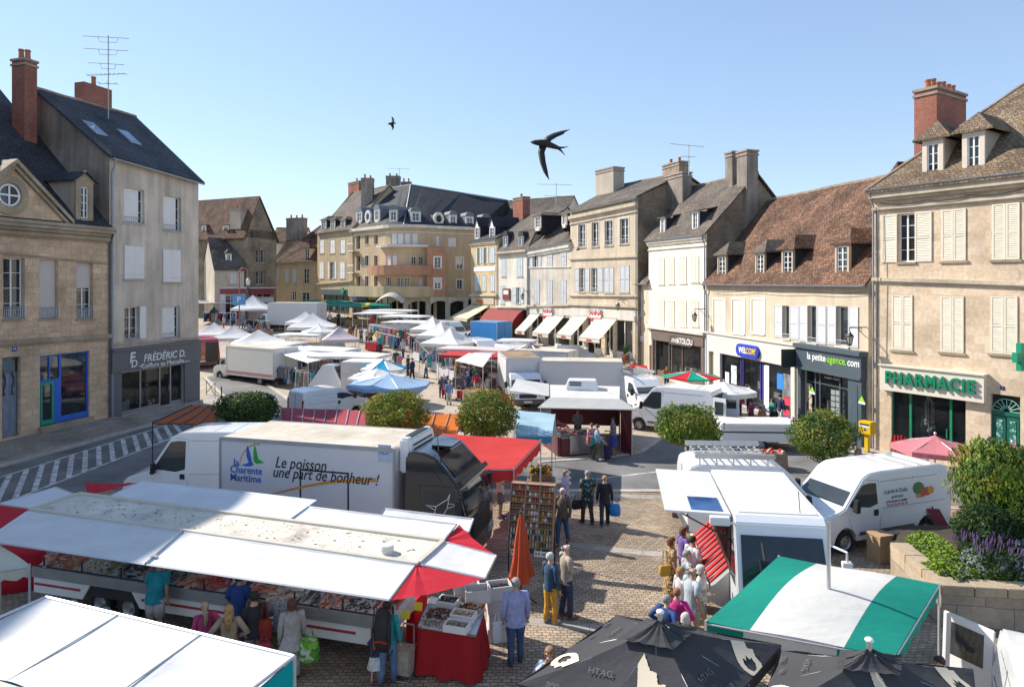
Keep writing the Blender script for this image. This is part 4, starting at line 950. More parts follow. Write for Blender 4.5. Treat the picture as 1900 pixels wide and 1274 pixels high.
h.hole(.08,.62,gz(54)+.1,zt(642,55));mb=MB();fbox(mb,h.f,.08,.62,gz(54),zt(642,55),-.2,-.1);mb.build('door',mat('oak door',(.28,.16,.07),.6),h.root,world=True)
h.wall(4.3,16.0,side=RUBBLE);h.roof(4.3,16.0,TILED,su=.2);h.gutter(pipe=h.f.L-.1)
BRS=mat('brown shop paint',(.16,.115,.095))
mb=MB();fbox(mb,h.f,.7,h.f.L-.12,z1,zt(614,52),-.02,.2);fbox(mb,h.f,.7,.94,gz(52),z1,-.02,.16);fbox(mb,h.f,h.f.L-.44,h.f.L-.12,gz(50),z1,-.02,.16);mb.build('shop_fascia',BRS,h.root,world=True)
mb=MB();fbox(mb,h.f,*h.f.rect(1243,1283,624,641,.2)[:2],*h.f.rect(1243,1283,624,641,.2)[2:],.19,.26);mb.build('sign_board',mat('dark brown board',(.09,.06,.05),.5),h.root,world=True)
h.txt('ANN',1252,632,.5,WHITE,.27,sx=.85);h.txt('ATOLOU',1270,634,.62,WHITE,.27,bold=.02,sx=.8)
h.bandpx((1205,608),(1310,622),.22,.35,PALE);h.band(h.zl-.4,h.zr-.4,.35,.25,PALE,name='cornice');h.band(h.zl-.95,h.zr-.95,.1,.1,PALE)
for a,b,c,d in((1225,1233,404,434),(1284,1295,392,425)):h.dormer(a,b,c,d,d=-.15,depth=2.9,kind='flat',wm=WHITE,rm=TILED,cheek=SLATED,sur=.1,pitch=.5,ov=.2)
h.chimney(1229,1260,304,360,-5.5,mat('brick and render',(.33,.24,.18),.9,var=.4),1.0,2);h.chimney(1234,1266,324,388,-2.8,RENDGD,.9,0)
uz=h.f.uz(1352,300,-4.2)
h.chimney_m(h.f.L-2.4,h.f.L-1.55,13.5,zt(289,53),-3.4,RENDGD,.9,0);h.chimney_m(h.f.L-.75,h.f.L+.35,11,zt(281,50),-3.2,RENDGD,1.0,0)
aerial(1278,56,zt(325,56),zt(268,56),'aerial on the roof of the white house beside its chimney',[(.97,2.4,.15,3),(.6,1.0,.05,6)])
aerial(1032,72,zt(388,72),zt(340,72),'rooftop aerial behind the red chimney of the pale houses',[(.95,3.2,.05,5),(.5,2.0,.05,3)])
h=House('tile_roof_house','long house with a great sweep of brown tiles above two shops',(13.88,48.8),(17.22,33.0),0,8.05,8.0,9.5,BEIGE)
f=h.f;SW2=mat('white surround',(.74,.70,.63),.6,var=.06)
for a,b in((1324,1345),(1359,1381),(1395,1418)):h.win('c',a,b,556,618,sur=SW2,shut=SHC,step=.1,sillm=SW2)
RI=(.14,GALV)
h.win('o',1453,1465,567,628,shut=SHG,sw=.85,rail=RI,cols=1,panes=1,sillm=PALE);h.win('o',1500,1515,567,636,shut=SHG,sw=.78,rail=RI,cols=1,panes=1,sillm=PALE);h.win('o',1553,1574,568,642,shut=SHG,sw=.72,rail=RI,cols=1,panes=1,sillm=PALE)
usplit=f.uz(1477,640)[0];ua1=f.uz(1338,700)[0];ub1=f.uz(1470,720)[0]
zW=f.uz(1400,667)[1]
PURP=mat('indigo frame paint',(.05,.045,.22),.4)
h.shop(ua1,ub1,.15,zW,PURP,[.30,.33,.58,.61,1],door=2,fw=.09,stall=.14,inter=mat('bright shop interior',(.35,.36,.37),.7,var=.4,vs=1.5),depth=2.2)
h.hole(.55,1.25,.3,zW);mb=MB();fbox(mb,f,.55,1.25,.3,zW,-.2,-.12);mb.build('side_door',mat('taupe paint',(.33,.28,.21),.6),h.root,world=True)
ua2=f.uz(1492,720)[0];ub2=f.uz(1602,760)[0];zA=f.uz(1550,690)[1]
NAVY=mat('blue grey shop paint',(.06,.085,.105),.45,var=.08)
h.shop(ua2+.1,ub2-.75,.45,zA,NAVY,[.2,.3,.72,1],door=3,stall=.55,header=.75,inter=mat('estate shop interior',(.34,.31,.27),.8,var=.3))
h.wall(4.9,13.9,side=BEIGE);h.roof(4.9,13.9,TILE,su=.1);h.gutter(pipe=.2)
LIN=mat('shop fascia off white',(.62,.58,.52),.6,var=.04)
mb=MB();zt_=f.uz(1400,630)[1];fbox(mb,f,.02,usplit,zW,zt_,-.02,.1);fbox(mb,f,.02,.54,0,zW,-.02,.1);fbox(mb,f,1.26,ua1-.001,0,zW,-.02,.1);fbox(mb,f,ub1+.001,usplit,0,zW,-.02,.1);fbox(mb,f,.0,usplit+.02,zt_,zt_+.1,-.02,.2);mb.build('shop_fascia',LIN,h.root,world=True)
u,z=f.uz(1387,651,.2);mb=MB();n=10;w2,h2_=1.28,.40
pts=[]
for cx,a0 in((w2-h2_,-90),(-w2+h2_,90)):
 for k in range(n+1):a=R(a0+180*k/n);pts.append((u+cx+h2_*math.cos(a),z+h2_*math.sin(a)))
mb.prism([f.P(a,b,.1)for a,b in pts],f.N*.18);sg=mb.build('sign',mat('royal blue sign',(.02,.05,.45),.3),h.root,world=True)
text('WEL',.52,f.P(u-.45,z,.285),f.U,f.N,WHITE,sg,bold=.025,sx=.85);text("COM'",.52,f.P(u+.5,z,.285),f.U,f.N,mat('yellow lettering',(.75,.5,.01),.4),sg,bold=.025,sx=.85)
for(a,b,c,d,m_)in((1345,1352,690,733,WHITE),(1356,1366,678,712,mat('pale poster',(.6,.66,.68),.6,var=.4)),(1414,1426,677,760,WHITE),(1441,1452,693,722,mat('sky blue poster',(.03,.22,.62),.5)),(1453,1467,694,738,mat('grey photo poster',(.22,.22,.23),.5,var=.7)),(1453,1467,736,752,mat('red poster',(.6,.05,.10),.5)),(1453,1465,760,775,mat('red poster',(.6,.05,.10),.5)),(1348,1357,716,730,mat('yellow leaflet',(.65,.5,.08),.6))):
 u0,u1,z0,z1=f.rect(a,b,c,d,-.1);mb=MB();fbox(mb,f,u0,u1,z0,z1,-.135,-.125);mb.build('poster',m_,h.root,world=True)
mb=MB();ze=f.uz(1550,652)[1]
fbox(mb,f,ua2-.25,ub2+.25,zA,ze,-.02,.34);fbox(mb,f,ua2-.32,ub2+.32,ze,ze+.22,-.02,.5);fbox(mb,f,ua2-.25,ub2+.25,zA-.12,zA-.001,-.02,.4)
fbox(mb,f,ua2-.2,ua2+.09,.05,zA-.121,-.02,.28);fbox(mb,f,ub2-.74,ub2+.2,.05,zA-.121,-.02,.28);fbox(mb,f,ub2-.62,ub2-.05,.7,zA-.4,.279,.3)
fbox(mb,f,ua2+.0901,ub2-.741,0,.44,-.02,.2)
ag=mb.build('agency_shopfront',NAVY,h.root,world=True)
GRL=mat('lime lettering',(.25,.55,.04),.4)
u0,z0=f.uz(1497,661,.35);u1,z1=f.uz(1598,676,.35);L_=u1-u0;zc=f.uz(1548,668,.35)[1]
text('la petite',.52,f.P(u0+L_*.19,zc,.35),f.U,f.N,WHITE,ag,bold=.012,fit=L_*.36);text('-agence.',.52,f.P(u0+L_*.56,zc,.35),f.U,f.N,GRL,ag,bold=.012,fit=L_*.38);text('com',.52,f.P(u0+L_*.87,zc,.35),f.U,f.N,WHITE,ag,bold=.012,fit=L_*.2)
for i,s_ in enumerate(('Transactions - Estimations','Achat - Vente','Location - Gestion')):
 u_,z_=f.uz(1544,688+7*i,-.1);text(s_,.17,f.P(u_,z_,-.11),f.U,f.N,WHITE,ag,depth=.004)
for r in range(5):
 for c in range(3):
  u0,u1,z0,z1=f.rect(1541+8.6*c,1548.3+8.6*c,723+r*11+c*1.2,732+r*11+c*1.2,-.2);mb=MB();fbox(mb,f,u0,u1,z0,z1,-.24,-.225);mb.build('listing_card',WHITE,ag,world=True)
for(x,y)in((1508,725),(1600,743)):
 u_,z_=f.uz(x,y,.3);mb=MB();mb.prism([f.P(u_-.2,z_-.05,.31),f.P(u_+.2,z_-.05,.31),f.P(u_,z_+.24,.31)],f.N*.03);mb.prism([f.P(u_-.22,z_-.16,.31),f.P(u_+.22,z_-.16,.31),f.P(u_+.22,z_-.06,.31),f.P(u_-.22,z_-.06,.31)],f.N*.025,1);mb.build('house_emblem',[GRL,WHITE],ag,world=True)
u0,u1,z0,z1=f.rect(1487,1504,700,765,.2);mb=MB();fbox(mb,f,ua2+.15,ua2+.62,.9,zA-.9,-.07,-.04);mb.build('lattice_panel',speckled('lattice cream',[(.5,.42,.3),(.12,.1,.08),(.5,.42,.3)],9),ag,world=True)
u,z=f.uz(1471,662,.5);mb=MB();fbox(mb,f,ua2-.42,ua2-.34,zc-.75,zc+.25,.25,1.15);hs=mb.build('projecting_sign',mat('sign black',(.02,.03,.03),.4),h.root,world=True)
mb=MB();q=f.P(ua2-.43,zc-.05,.7);mb.prism([q+f.N*-.25,q+f.N*.25,q+V(0,0,.22)],f.U*-.02);mb.build('emblem',GRL,hs,world=True)
for(a,b,c,d,kd,rm,dp)in((1331,1347,473,514,'hip',TILED,2.4),(1401,1418,468,511,'hip',TILED,2.4),(1450,1471,462,510,'hip',TILE,2.8),(1549,1575,452,510,'hip',TILE,2.8)):
 h.dormer(a,b,c,d,d=-.22,depth=dp+.3,kind=kd,wm=mat('weathered cream timber',(.45,.38,.28),.8,var=.2),rm=rm,cheek=SLATED,sur=.13,panes=4,pitch=.75,ov=.34)
mb=MB();mb.prism([f.P(f.L*.72,13.2,-4.3),f.P(f.L*.82,13.2,-4.3),f.P(f.L*.77,14.7,-4.9)],f.N*-1.6);mb.build('roof_vent',TILE,h.root,world=True)
h=House('pharmacy_house','cream stone house with a hipped ochre tile roof above the pharmacy',(17.3,32.7),(21.6,25.9),0,12.55,12.55,9.5,bricks('pale render and quoins',(.72,.58,.43),(.60,.46,.32),(.55,.455,.34),.85,.34,.006,patch=.22,bump=.12))
f=h.f
h.win('o',1666,1697,396,486,shut=SHC,sw=.72,step=.075,panes=4)
for a,b,y0,y1 in((1747,1793,388,484),(1841,1893,377,482)):h.win('c',a,b,y0,y1,shut=SHC,step=.075)
for a,b,y0,y1 in((1655,1694,547,650),(1745,1789,549,654),(1838,1889,549,657)):h.win('c',a,b,y0,y1,shut=SHC,step=.075)
u0,u1,z0,z1=f.rect(1654,1792,724,845);z0=.3
PG=mat('pharmacy green',(.015,.22,.10),.4)
h.shop(u0,u1,z0,f.uz(1720,727)[1],PG,[.26,.8,1],door=1,fw=.1,stall=.2,depth=2.2,inter=mat('dark shop interior',(.07,.055,.05),.8,var=.6,vs=1.5))
ud0,ud1,zd0,zd1=f.rect(1838,1893,733,850)
h.hole(ud0,ud1,.15,zd1)
mb=MB();um=(ud0+ud1)/2;fbox(mb,f,ud0,ud1,.1,2.55,-.2,-.13);fbox(mb,f,ud0,ud1,2.55,2.7,-.2,-.07)
for a,b in((ud0+.08,um-.03),(um+.03,ud1-.08)):
 fbox(mb,f,a,b,.15,2.5,-.131,-.1);fbox(mb,f,a+.1,b-.1,.3,1.0,-.101,-.08);fbox(mb,f,a+.1,b-.1,1.15,2.35,-.101,-.085,1)
dr=mb.build('green_door',[mat('dark green door paint',(.01,.12,.08),.4),speckled('door grille',[(.02,.14,.1),(.25,.42,.36),(.02,.14,.1)],12)],h.root,world=True)
mb=MB();R0=(ud1-ud0)/2
mb.face([f.P(ud0,2.7,-.18),f.P(ud1,2.7,-.18),f.P(ud1,zd1,-.18),f.P(ud0,zd1,-.18)],1)
for k in range(9):
 a=math.pi*k/8;mb.tube([f.P(um+.12*math.cos(a),2.72+.12*math.sin(a),-.14),f.P(um+R0*.95*math.cos(a),2.72+min(zd1-2.75,R0)*.95*math.sin(a),-.14)],.018,4)
for r in(.4,.95):mb.tube([f.P(um+R0*r*math.cos(math.pi*k/16),2.72+min(zd1-2.75,R0)*r*math.sin(math.pi*k/16),-.135)for k in range(17)],.018,4)
mb.build('fanlight',[mat('pale green paint',(.25,.5,.40),.4),GLASS],dr,world=True)
h.wall(4.9,12.5,hip=(1,1));h.roof(4.9,17.4,TILEG,hip=(4.9,2.0),ov=.5);h.gutter(pipe=.05,d=.45)
h.bandpx((1627,521),(1900,530),.16,.14,STUCR);h.band(12.0,12.0,.3,.4,STUCR,name='cornice');h.band(11.45,11.45,.13,.14,STUCR)
for(a,b,c,d)in((1711,1750,258,328),(1785,1827,243,318)):
 h.dormer(a,b,c,d,d=-.12,depth=3.5,kind='hip',wm=mat('pale dormer plaster',(.66,.57,.47),.7,var=.06),rm=TILEG,cheek=mat('dormer cheek',(.50,.44,.38),.8),sur=.2,panes=3,pitch=.95,ov=.36)
uu0,zz=f.uz(1700,172,-4.4);uu1=f.uz(1742,172,-4.4)[0]
h.chimney_m(uu0,uu1,12.3,zz,-4.2,REDBRICK,3.0,6)
u0,u1,_,_=f.rect(1632,1825,676,745,.3);z0,z1=f.uz(1728,735,.3)[1],f.uz(1728,687,.3)[1]
mb=MB();fbox(mb,f,u0,u1,z0,z1,-.02,.28);fbox(mb,f,u0-.05,u1+.05,z1,z1+.07,-.02,.36);sb=mb.build('sign_board',mat('ivory board',(.72,.66,.54),.5,var=.03),h.root,world=True)
text('PHARMACIE',.78,f.P((u0+u1)/2,(z0+z1)/2+.03,.36),f.U,f.N,mat('pharmacy letter green',(.005,.22,.11),.35),sb,depth=.05,bold=.03,space=1.18,fit=(u1-u0)*.86)
u0,u1,z0,z1=f.rect(1856,1864,716,723);mb=MB();fbox(mb,f,u0,u1,z0,z1,0,.02);mb.build('number_plaque',mat('enamel blue',(.03,.06,.25)),h.root,world=True)
h.txt('7',1860,719.5,.14,WHITE,.025)
u,z=f.uz(1893,662,.6);mb=MB();q=f.P(u,z,.55)
for k,(a,b)in enumerate(((.55,.19),(.19,.55))):mb.hexa([q+f.N*sx_*a+f.U*sy_*.09+V(0,0,-b)for sx_,sy_ in((-1,-1),(1,-1),(1,1),(-1,1))],[q+f.N*sx_*a+f.U*sy_*(.09+.002*k)+V(0,0,b)for sx_,sy_ in((-1,-1),(1,-1),(1,1),(-1,1))])
mb.tube([q,f.P(u,z,.0)],.03,6)
mb.build('green_cross',GREENP,h.root,world=True)
h=House('end_house','cream house next to the pharmacy at the end of the row',(21.65,25.8),(27,17.5),0,11.5,11.5,9,CREAM);h.wall();h.roof(4.5,16,TILEG)
h=House('rear_house','house with a large plain brown roof rising behind the narrow ochre house',(-4.5,104),(6.5,97),gz(98),zt(425,100),zt(420,98),10,CREAM);h.wall(5,zt(366,103));h.roof(5,zt(368,103),TILED)
def cable(A_,B_,pts,r=.018):
 f_=Fac(A_,B_);mb=MB();q=[f_.P(*f_.uz(x,y,.2),.2)for x,y in pts];out=[]
 for a,b in zip(q,q[1:]):out+=[a.lerp(b,k/6)-V(0,0,.10*math.sin(math.pi*k/6))for k in range(6)]
 c=q[0];tag(mb.tube(out+[q[-1]],r,4)or mb.build('wall_cable',DARK),CABS.pop(0),'cable')
CABS=['thin dark cable sagging along the top of the pharmacy front','thin dark cable below the gutter of the long tile roof house','thin dark cable across the broad beige house under its cornice','thin dark cable dropping beside the downpipe of the pharmacy']
cable((17.3,32.7),(21.6,25.9),[(1632,377),(1720,371),(1800,362),(1899,350)]);cable((13.88,48.8),(17.22,33.0),[(1320,540),(1400,538),(1500,541),(1608,540)]);cable((5.65,66.0),(10.55,57.2),[(1062,402),(1110,392),(1172,375)]);cable((17.3,32.7),(21.6,25.9),[(1626,385),(1629,520),(1627,660),(1629,720)])
TYRE=mat('tyre rubber',(.018,.018,.018),.85);RIMM=mat('steel rim',(.38,.38,.39),.4,.6)
VWHITE=mat('white vehicle paint',(.76,.77,.78),.25,var=.03,coat=.6);LAMP=mat('headlamp',(.55,.58,.6),.1,.3);TAIL=mat('tail lamp red',(.4,.01,.01),.2)
GREYPL=mat('grey bumper plastic',(.09,.09,.095),.6);SEAM=mat('panel seam',(.10,.105,.11),.7);PLATE=mat('number plate',(.7,.7,.66),.5)
DUSTY=plaster('dusty white roof',(.66,.60,.50),.1,.2,dirt=(.45,.38,.29))
def arc(cx,r,n=8,a0=180,a1=0):return[(cx+r*math.cos(R(a0+(a1-a0)*k/n)),r*math.sin(R(a0+(a1-a0)*k/n)))for k in range(n+1)]
def wheel(root,x,y,r=.33,w=.22):
 s=1 if y>0 else-1;mb=MB()
 mb.lathe([(r*.6,-w/2),(r*.93,-w/2),(r,-w*.3),(r,w*.3),(r*.93,w/2),(r*.6,w/2)],(x,y,r),20,0,'y',False)
 t=mb.build('wheel',TYRE,root,smooth=True,auto=.7)
 mb=MB();mb.lathe([(.02,w*.32),(r*.2,w*.4),(r*.34,w*.3),(r*.52,w*.24),(r*.62,w*.5),(r*.62,0),(.02,0)]if s>0 else[(.02,-w*.32),(r*.2,-w*.4),(r*.34,-w*.3),(r*.52,-w*.24),(r*.62,-w*.5),(r*.62,0),(.02,0)],(x,y,r),20,0,'y')
 for k in range(8):
  a=k*math.pi/4;mb.tube([(x+r*.43*math.cos(a),y+s*w*.24,r+r*.43*math.sin(a)),(x+r*.43*math.cos(a),y+s*w*.30,r+r*.43*math.sin(a))],r*.06,5,1)
 mb.build('rim',[RIMM,DARK],t,smooth=True,auto=.6)
class Body:
 """closed body from a side profile, narrower towards the roof"""
 def __init__(s,root,prof,W,belt,inset,m,name='body',top=None,bevel=.035):
  s.root,s.W,s.belt,s.inset=root,W,belt,inset;s.top=max(q[1]for q in prof)
  mb=MB();mb.hexa([(x,-s.hw(z),z)for x,z in prof],[(x,s.hw(z),z)for x,z in prof])
  bm=bmesh.new();vs=[bm.verts.new(v)for v in mb.v]
  for f in mb.f:bm.faces.new([vs[i]for i in f])
  bmesh.ops.recalc_face_normals(bm,faces=bm.faces)
  bmesh.ops.bisect_plane(bm,geom=bm.verts[:]+bm.edges[:]+bm.faces[:],plane_co=(0,0,belt),plane_no=(0,0,1))
  for v in bm.verts:v.co.y=math.copysign(s.hw(v.co.z),v.co.y)
  es=[e for e in bm.edges if len(e.link_faces)==2 and e.calc_face_angle(0)>.35 and max(v.co.z for v in e.verts)>.75]
  bmesh.ops.bevel(bm,geom=es,offset=bevel,segments=3,affect='EDGES',clamp_overlap=True)
  bmesh.ops.triangulate(bm,faces=[f for f in bm.faces if len(f.verts)>4])
  me=bpy.data.meshes.new(name)
  for f in bm.faces:f.smooth=True
  for e in bm.edges:
   if len(e.link_faces)==2 and e.calc_face_angle(0)>.6:e.smooth=False
  bm.to_mesh(me);bm.free();me.materials.append(m);s.o=link(name,me,root)
 def hw(s,z):return s.W/2-(0 if z<=s.belt else s.inset*(z-s.belt)/max(s.top-s.belt,.01))-(.03*(s.belt-z)/s.belt if z<s.belt*.4 else 0)
 def side(s,name,poly,m,side,off=.006,th=.01,parent=None):
  mb=MB();a=[(x,side*(s.hw(z)+off-th),z)for x,z in poly];b=[(x,side*(s.hw(z)+off),z)for x,z in poly];mb.hexa(a,b);return mb.build(name,m,parent or s.root)
 def line(s,pts,side,m=SEAM,r=.006,name='panel_seam'):
  mb=MB();mb.tube([(x,side*(s.hw(z)+.001),z)for x,z in pts],r,4);return mb.build(name,m,s.root)
 def across(s,name,x0,z0,x1,z1,m,mg=.1,off=.008,th=.012,cols=None):
  d=Vector((x1-x0,0,z1-z0)).normalized();n=Vector((-d.z,0,d.x))if True else None
  if n.z<0 and abs(n.z)>.3:n=-n
  mb=MB();a,b=s.hw(z0)-mg,s.hw(z1)-mg
  P=[Vector((x0,-a,z0)),Vector((x0,a,z0)),Vector((x1,b,z1)),Vector((x1,-b,z1))]
  return(mb.hexa([q+n*(off-th)for q in P],[q+n*off for q in P]),mb.build(name,m,s.root))[1]
def common(B,root,L,W,wheels,r,seat=False):
 for x in wheels:
  for s in(1,-1):wheel(root,x,s*(W/2-.13),r)
def mirrors(B,root,x,z,m=BLACKP):
 for s in(1,-1):
  mb=MB();y=s*(B.hw(z));mb.box(x-.06,x+.06,min(y,y+s*.2),max(y,y+s*.2),z-.02,z+.02);mb.hexa([(x-.05,y+s*.12,z-.12),(x+.1,y+s*.12,z-.12),(x+.1,y+s*.3,z-.12),(x-.05,y+s*.3,z-.12)],[(x-.05,y+s*.12,z+.26),(x+.06,y+s*.12,z+.26),(x+.06,y+s*.3,z+.26),(x-.05,y+s*.3,z+.26)])
  mb.build('wing_mirror',m,root,bevel=.025)
def van(name,label,loc,rotz,L=5.4,W=2.0,H=2.5,m=VWHITE,rearglass=False,rack=False,open_rear=False,group=None,sidewin=False,ribs=True,dark=GREYPL,windows=True):
 t=thing(name,label,'van',loc,rotz,group);r=.34;fa,ra=L-.98,1.05
 nose=[(L-.12,.42),(L,.62),(L-.03,.9),(L-.18,1.08),(L-.95,1.32)]
 prof=[(0,.40),(.06,.40)]+[(x,z+.34)for x,z in arc(ra,.43)]+[(x,z+.34)for x,z in arc(fa,.43)]+nose+[(L-1.72,H-.16),(L-2.0,H-.03),(L-2.5,H),(.35,H),(.06,H-.1),(0,H-.4)]
 B=Body(t,prof,W,1.18,.13,m)
 B.across('windscreen',L-.99,1.37,L-1.69,H-.22,VGLASS,.12)
 for s in(1,-1):
  door=B.side('side_window',[(L-1.32,1.36),(L-1.12,1.40),(L-1.70,H-.34),(L-1.98,H-.30),(L-2.24,H-.32),(L-2.24,1.36),(L-1.9,1.28)],VGLASS,s)
  B.line([(L-1.0,1.25),(L-1.2,.75),(L-1.28,.52),(L-2.28,.5),(L-2.34,.9),(L-2.34,H-.25),(L-1.9,H-.2)],s)
  mb=MB();y=s*(B.hw(1.1)+.012);mb.box(L-2.24,L-2.06,min(y,y+s*.01)-.006,max(y,y+s*.01),1.02,1.2);mb.build('door_handle',BLACKP,t,bevel=.01)
  B.side('side_moulding',[(.1,.72),(L-1.5,.72),(L-1.5,.82),(.1,.82)]if False else[(1.6,.5),(L-1.5,.5),(L-1.5,.6),(1.6,.6)],dark,s,.012,.03)
  if ribs:
   B.line([(.3,1.2),(L-2.4,1.2)],s);B.line([(L-3.75,.5),(L-3.75,H-.25)],s);B.line([(.5,H-.3),(L-2.4,H-.3)],s)
  mb=MB();mb.hexa([(L-.05,s*(W/2-.42)-.14,.82),(L-.02,s*(W/2-.42)+.14,.82),(L-.3,s*(W/2-.12),.9),(L-.3,s*(W/2-.2),.9)],[(L-.12,s*(W/2-.42)-.1,1.03),(L-.12,s*(W/2-.42)+.1,1.05),(L-.4,s*(W/2-.06),1.16),(L-.4,s*(W/2-.2),1.14)]);mb.build('headlight',LAMP,t)
  mb=MB();mb.box(-.025,.03,s*(W/2-.1)-.06,s*(W/2-.1)+.06,.85,1.45);mb.build('tail_light',TAIL,t)
  if rearglass:mb=MB();mb.box(-.02,.01,min(s*.07,s*.72),max(s*.07,s*.72),1.3,H-.42);mb.build('rear_window',VGLASS,t,bevel=.02)
  if sidewin:B.side('side_window',[(L-3.6,1.34),(L-2.5,1.34),(L-2.5,H-.36),(L-3.6,H-.36)],VGLASS,s)
 mb=MB();mb.box(-.05,.2,-W/2+.02,W/2-.02,.36,.6);mb.build('rear_bumper',dark,t,bevel=.03)
 mb=MB();mb.hexa([(L-.3,-W/2+.03,.34),(L+.02,-W/2+.25,.34),(L+.02,W/2-.25,.34),(L-.3,W/2-.03,.34)],[(L-.35,-W/2+.0,.66),(L+.05,-W/2+.2,.66),(L+.05,W/2-.2,.66),(L-.35,W/2-.0,.66)]);mb.box(L-.05,L+.015,-.5,.5,.72,.9);mb.build('front_bumper',dark,t,bevel=.03)
 mb=MB();mb.box(-.012,.0,-.006,.006,.6,H-.2);mb.box(-.03,-.005,.1,.62,.66,.78,1);mb.build('rear_door_seam',[SEAM,PLATE],t)
 mb=MB();mb.box(L+.03,L+.06,-.26,.26,.48,.58);mb.build('number_plate',PLATE,t)
 mirrors(B,t,L-1.22,1.38);common(B,t,L,W,(ra,fa),r)
 mb=MB()
 for k in range(5):x=.5+k*(L-3.0)/4;mb.box(x,x+.04,-W/2+.3,W/2-.3,H-.005,H+.012)
 mb.build('roof_rib',m,t)
 if rack:
  mb=MB();
  for s in(1,-1):mb.tube([(.3,s*(W/2-.22),H+.2),(L-2.2,s*(W/2-.22),H+.2)],.025,6)
  for k in range(9):
   x=.4+k*(L-2.7)/8;mb.tube([(x,-W/2+.22,H+.2),(x,W/2-.22,H+.2)],.022,6)
   if k%2==0:
    for s in(1,-1):mb.tube([(x,s*(W/2-.22),H+.2),(x,s*(W/2-.18),H-.05)],.02,5)
  for yy in(-.3,.05,.4):mb.tube([(.3,yy,H+.215),(L-2.2,yy,H+.215)],.018,5)
  mb.build('roof_rack',GALV,t)
  for s in(1,-1):mb=MB();mb.box(.25,L-2.1,s*(W/2-.16)-.07,s*(W/2-.16)+.07,H+.2,H+.34);mb.build('rack_rail',ALU,t,bevel=.02)
 return t,B
def box_truck(name,label,loc,rotz,L=6.5,W=2.2,H=2.9,cabL=1.9,cabH=2.1,m=VWHITE,boxm=None,roofm=None,stripe=None,cat='truck',floor=.75,wheels=None,group=None):
 t=thing(name,label,cat,loc,rotz,group);r=.36;bl=L-cabL
 fa,ra=L-.85,bl*.28
 cb=bl+.08
 prof=[(cb,.45)]+[(x,z+.36)for x,z in arc(fa,.45)]+[(L-.12,.42),(L,.6),(L-.02,.95),(L-.12,1.1),(L-.62,1.3),(L-1.15,cabH-.1),(L-1.35,cabH),(cb,cabH)]
 B=Body(t,prof,W-.1,1.15,.1,m,'cab')
 B.across('windscreen',L-.66,1.35,L-1.12,cabH-.16,VGLASS,.1)
 for s in(1,-1):
  B.side('side_window',[(L-.95,1.34),(L-.82,1.38),(L-1.16,cabH-.2),(L-1.5,cabH-.2),(L-1.6,1.34)],VGLASS,s);B.line([(L-.72,1.2),(L-.9,.6),(L-1.7,.55),(L-1.72,cabH-.12)],s)
  mb=MB();mb.box(L-.14,L+.01,s*(W/2-.35)-.15,s*(W/2-.35)+.15,.84,1.02);mb.build('headlight',LAMP,t,bevel=.02)
  mb=MB();mb.box(-.03,.03,s*(W/2-.3)-.12,s*(W/2-.3)+.12,.6,.72);mb.build('tail_light',TAIL,t)
 mb=MB();mb.box(L-.2,L+.05,-W/2+.1,W/2-.1,.38,.68);mb.build('bumper',GREYPL,t,bevel=.04)
 mb=MB();mb.box(L+.03,L+.055,-.26,.26,.48,.58);mb.build('number_plate',PLATE,t)
 mb=MB();mb.box(L-.07,L+.012,-.55,.55,.75,1.0);mb.build('grille',BLACKP,t,bevel=.01)
 mirrors(B,t,L-.95,1.42)
 mb=MB();mb.box(0,bl,-W/2,W/2,floor,H);bx=mb.build('box_body',boxm or WHITE,t,bevel=.03)
 mb=MB();e=.05
 for x in(0,bl):
  for y in(-W/2,W/2):mb.box(x-(.01 if x==0 else e),x+(e if x==0 else .01),y-.012,y+.012,floor,H-.01)
 for y in(-W/2,W/2):mb.box(.05,bl-.05,y-.014,y+.014,H-.09,H-.02);mb.box(.05,bl-.05,y-.014,y+.014,floor,floor+.1)
 mb.build('box_trim',ALU,bx)
 mb=MB();mb.box(.06,bl-.06,-W/2+.06,W/2-.06,H-.02,H+.012);mb.build('box_roof',roofm or DUSTY,bx)
 if stripe:
  for k in range(3):
   mb=MB();
   for y in(-W/2,W/2):mb.box(.1,bl-.1,y-.006,y+.006,floor+.14+k*.08,floor+.18+k*.08)
   mb.build('stripe',stripe,bx)
 mb=MB();mb.box(.1,L-.5,-.45,.45,.45,floor-.01);mb.box(-.05,.05,-W/2+.05,W/2-.05,.45,.6);mb.build('chassis',DARK,t)
 mb=MB();mb.box(-.012,.0,-.01,.01,floor+.1,H-.12,0);mb.build('rear_door_seam',SEAM,t)
 for s in(1,-1):wheel(t,fa,s*(W/2-.18),r)
 for x in(wheels or(ra,)):
  for s in(1,-1):wheel(t,x,s*(W/2-.18),r,.3)
 return t,B
def heading(a,b):d=Vector(b)-Vector(a);return math.atan2(d.y,d.x)
a=V(-8.15,24.9,0)
van('white_van','white high roof panel van parked in the shade, facing the hairdresser',a+V(0,.45,0),R(180),L=5.75,W=2.05,H=2.66)
p0,p1=pt(409,20.2,0),pt(731,18.75,0);rz=heading(p0,p1);mid=(p0+p1)/2
Lb=(p1-p0).length;Hb=3.45;Wb=2.45
t=thing('fish_lorry','refrigerated fish lorry with lettered white box and black sleeper cab','lorry',p0+Vector((-math.sin(rz),math.cos(rz),0))*Wb/2,rz)
LW=mat('lorry box white',(.62,.60,.62),.35,var=.02)
mb=MB();mb.box(0,Lb,-Wb/2,Wb/2,1.0,Hb);bx=mb.build('box_body',LW,t,bevel=.02)
mb=MB()
for x in(0,Lb):
 for y in(-Wb/2,Wb/2):mb.box(x-.03,x+.03,y-.03,y+.03,1.0,Hb)
for y in(-Wb/2,Wb/2):mb.box(.03,Lb-.03,y-.02,y+.02,Hb-.1,Hb+.02);mb.box(.03,Lb-.03,y-.02,y+.02,1.0,1.12)
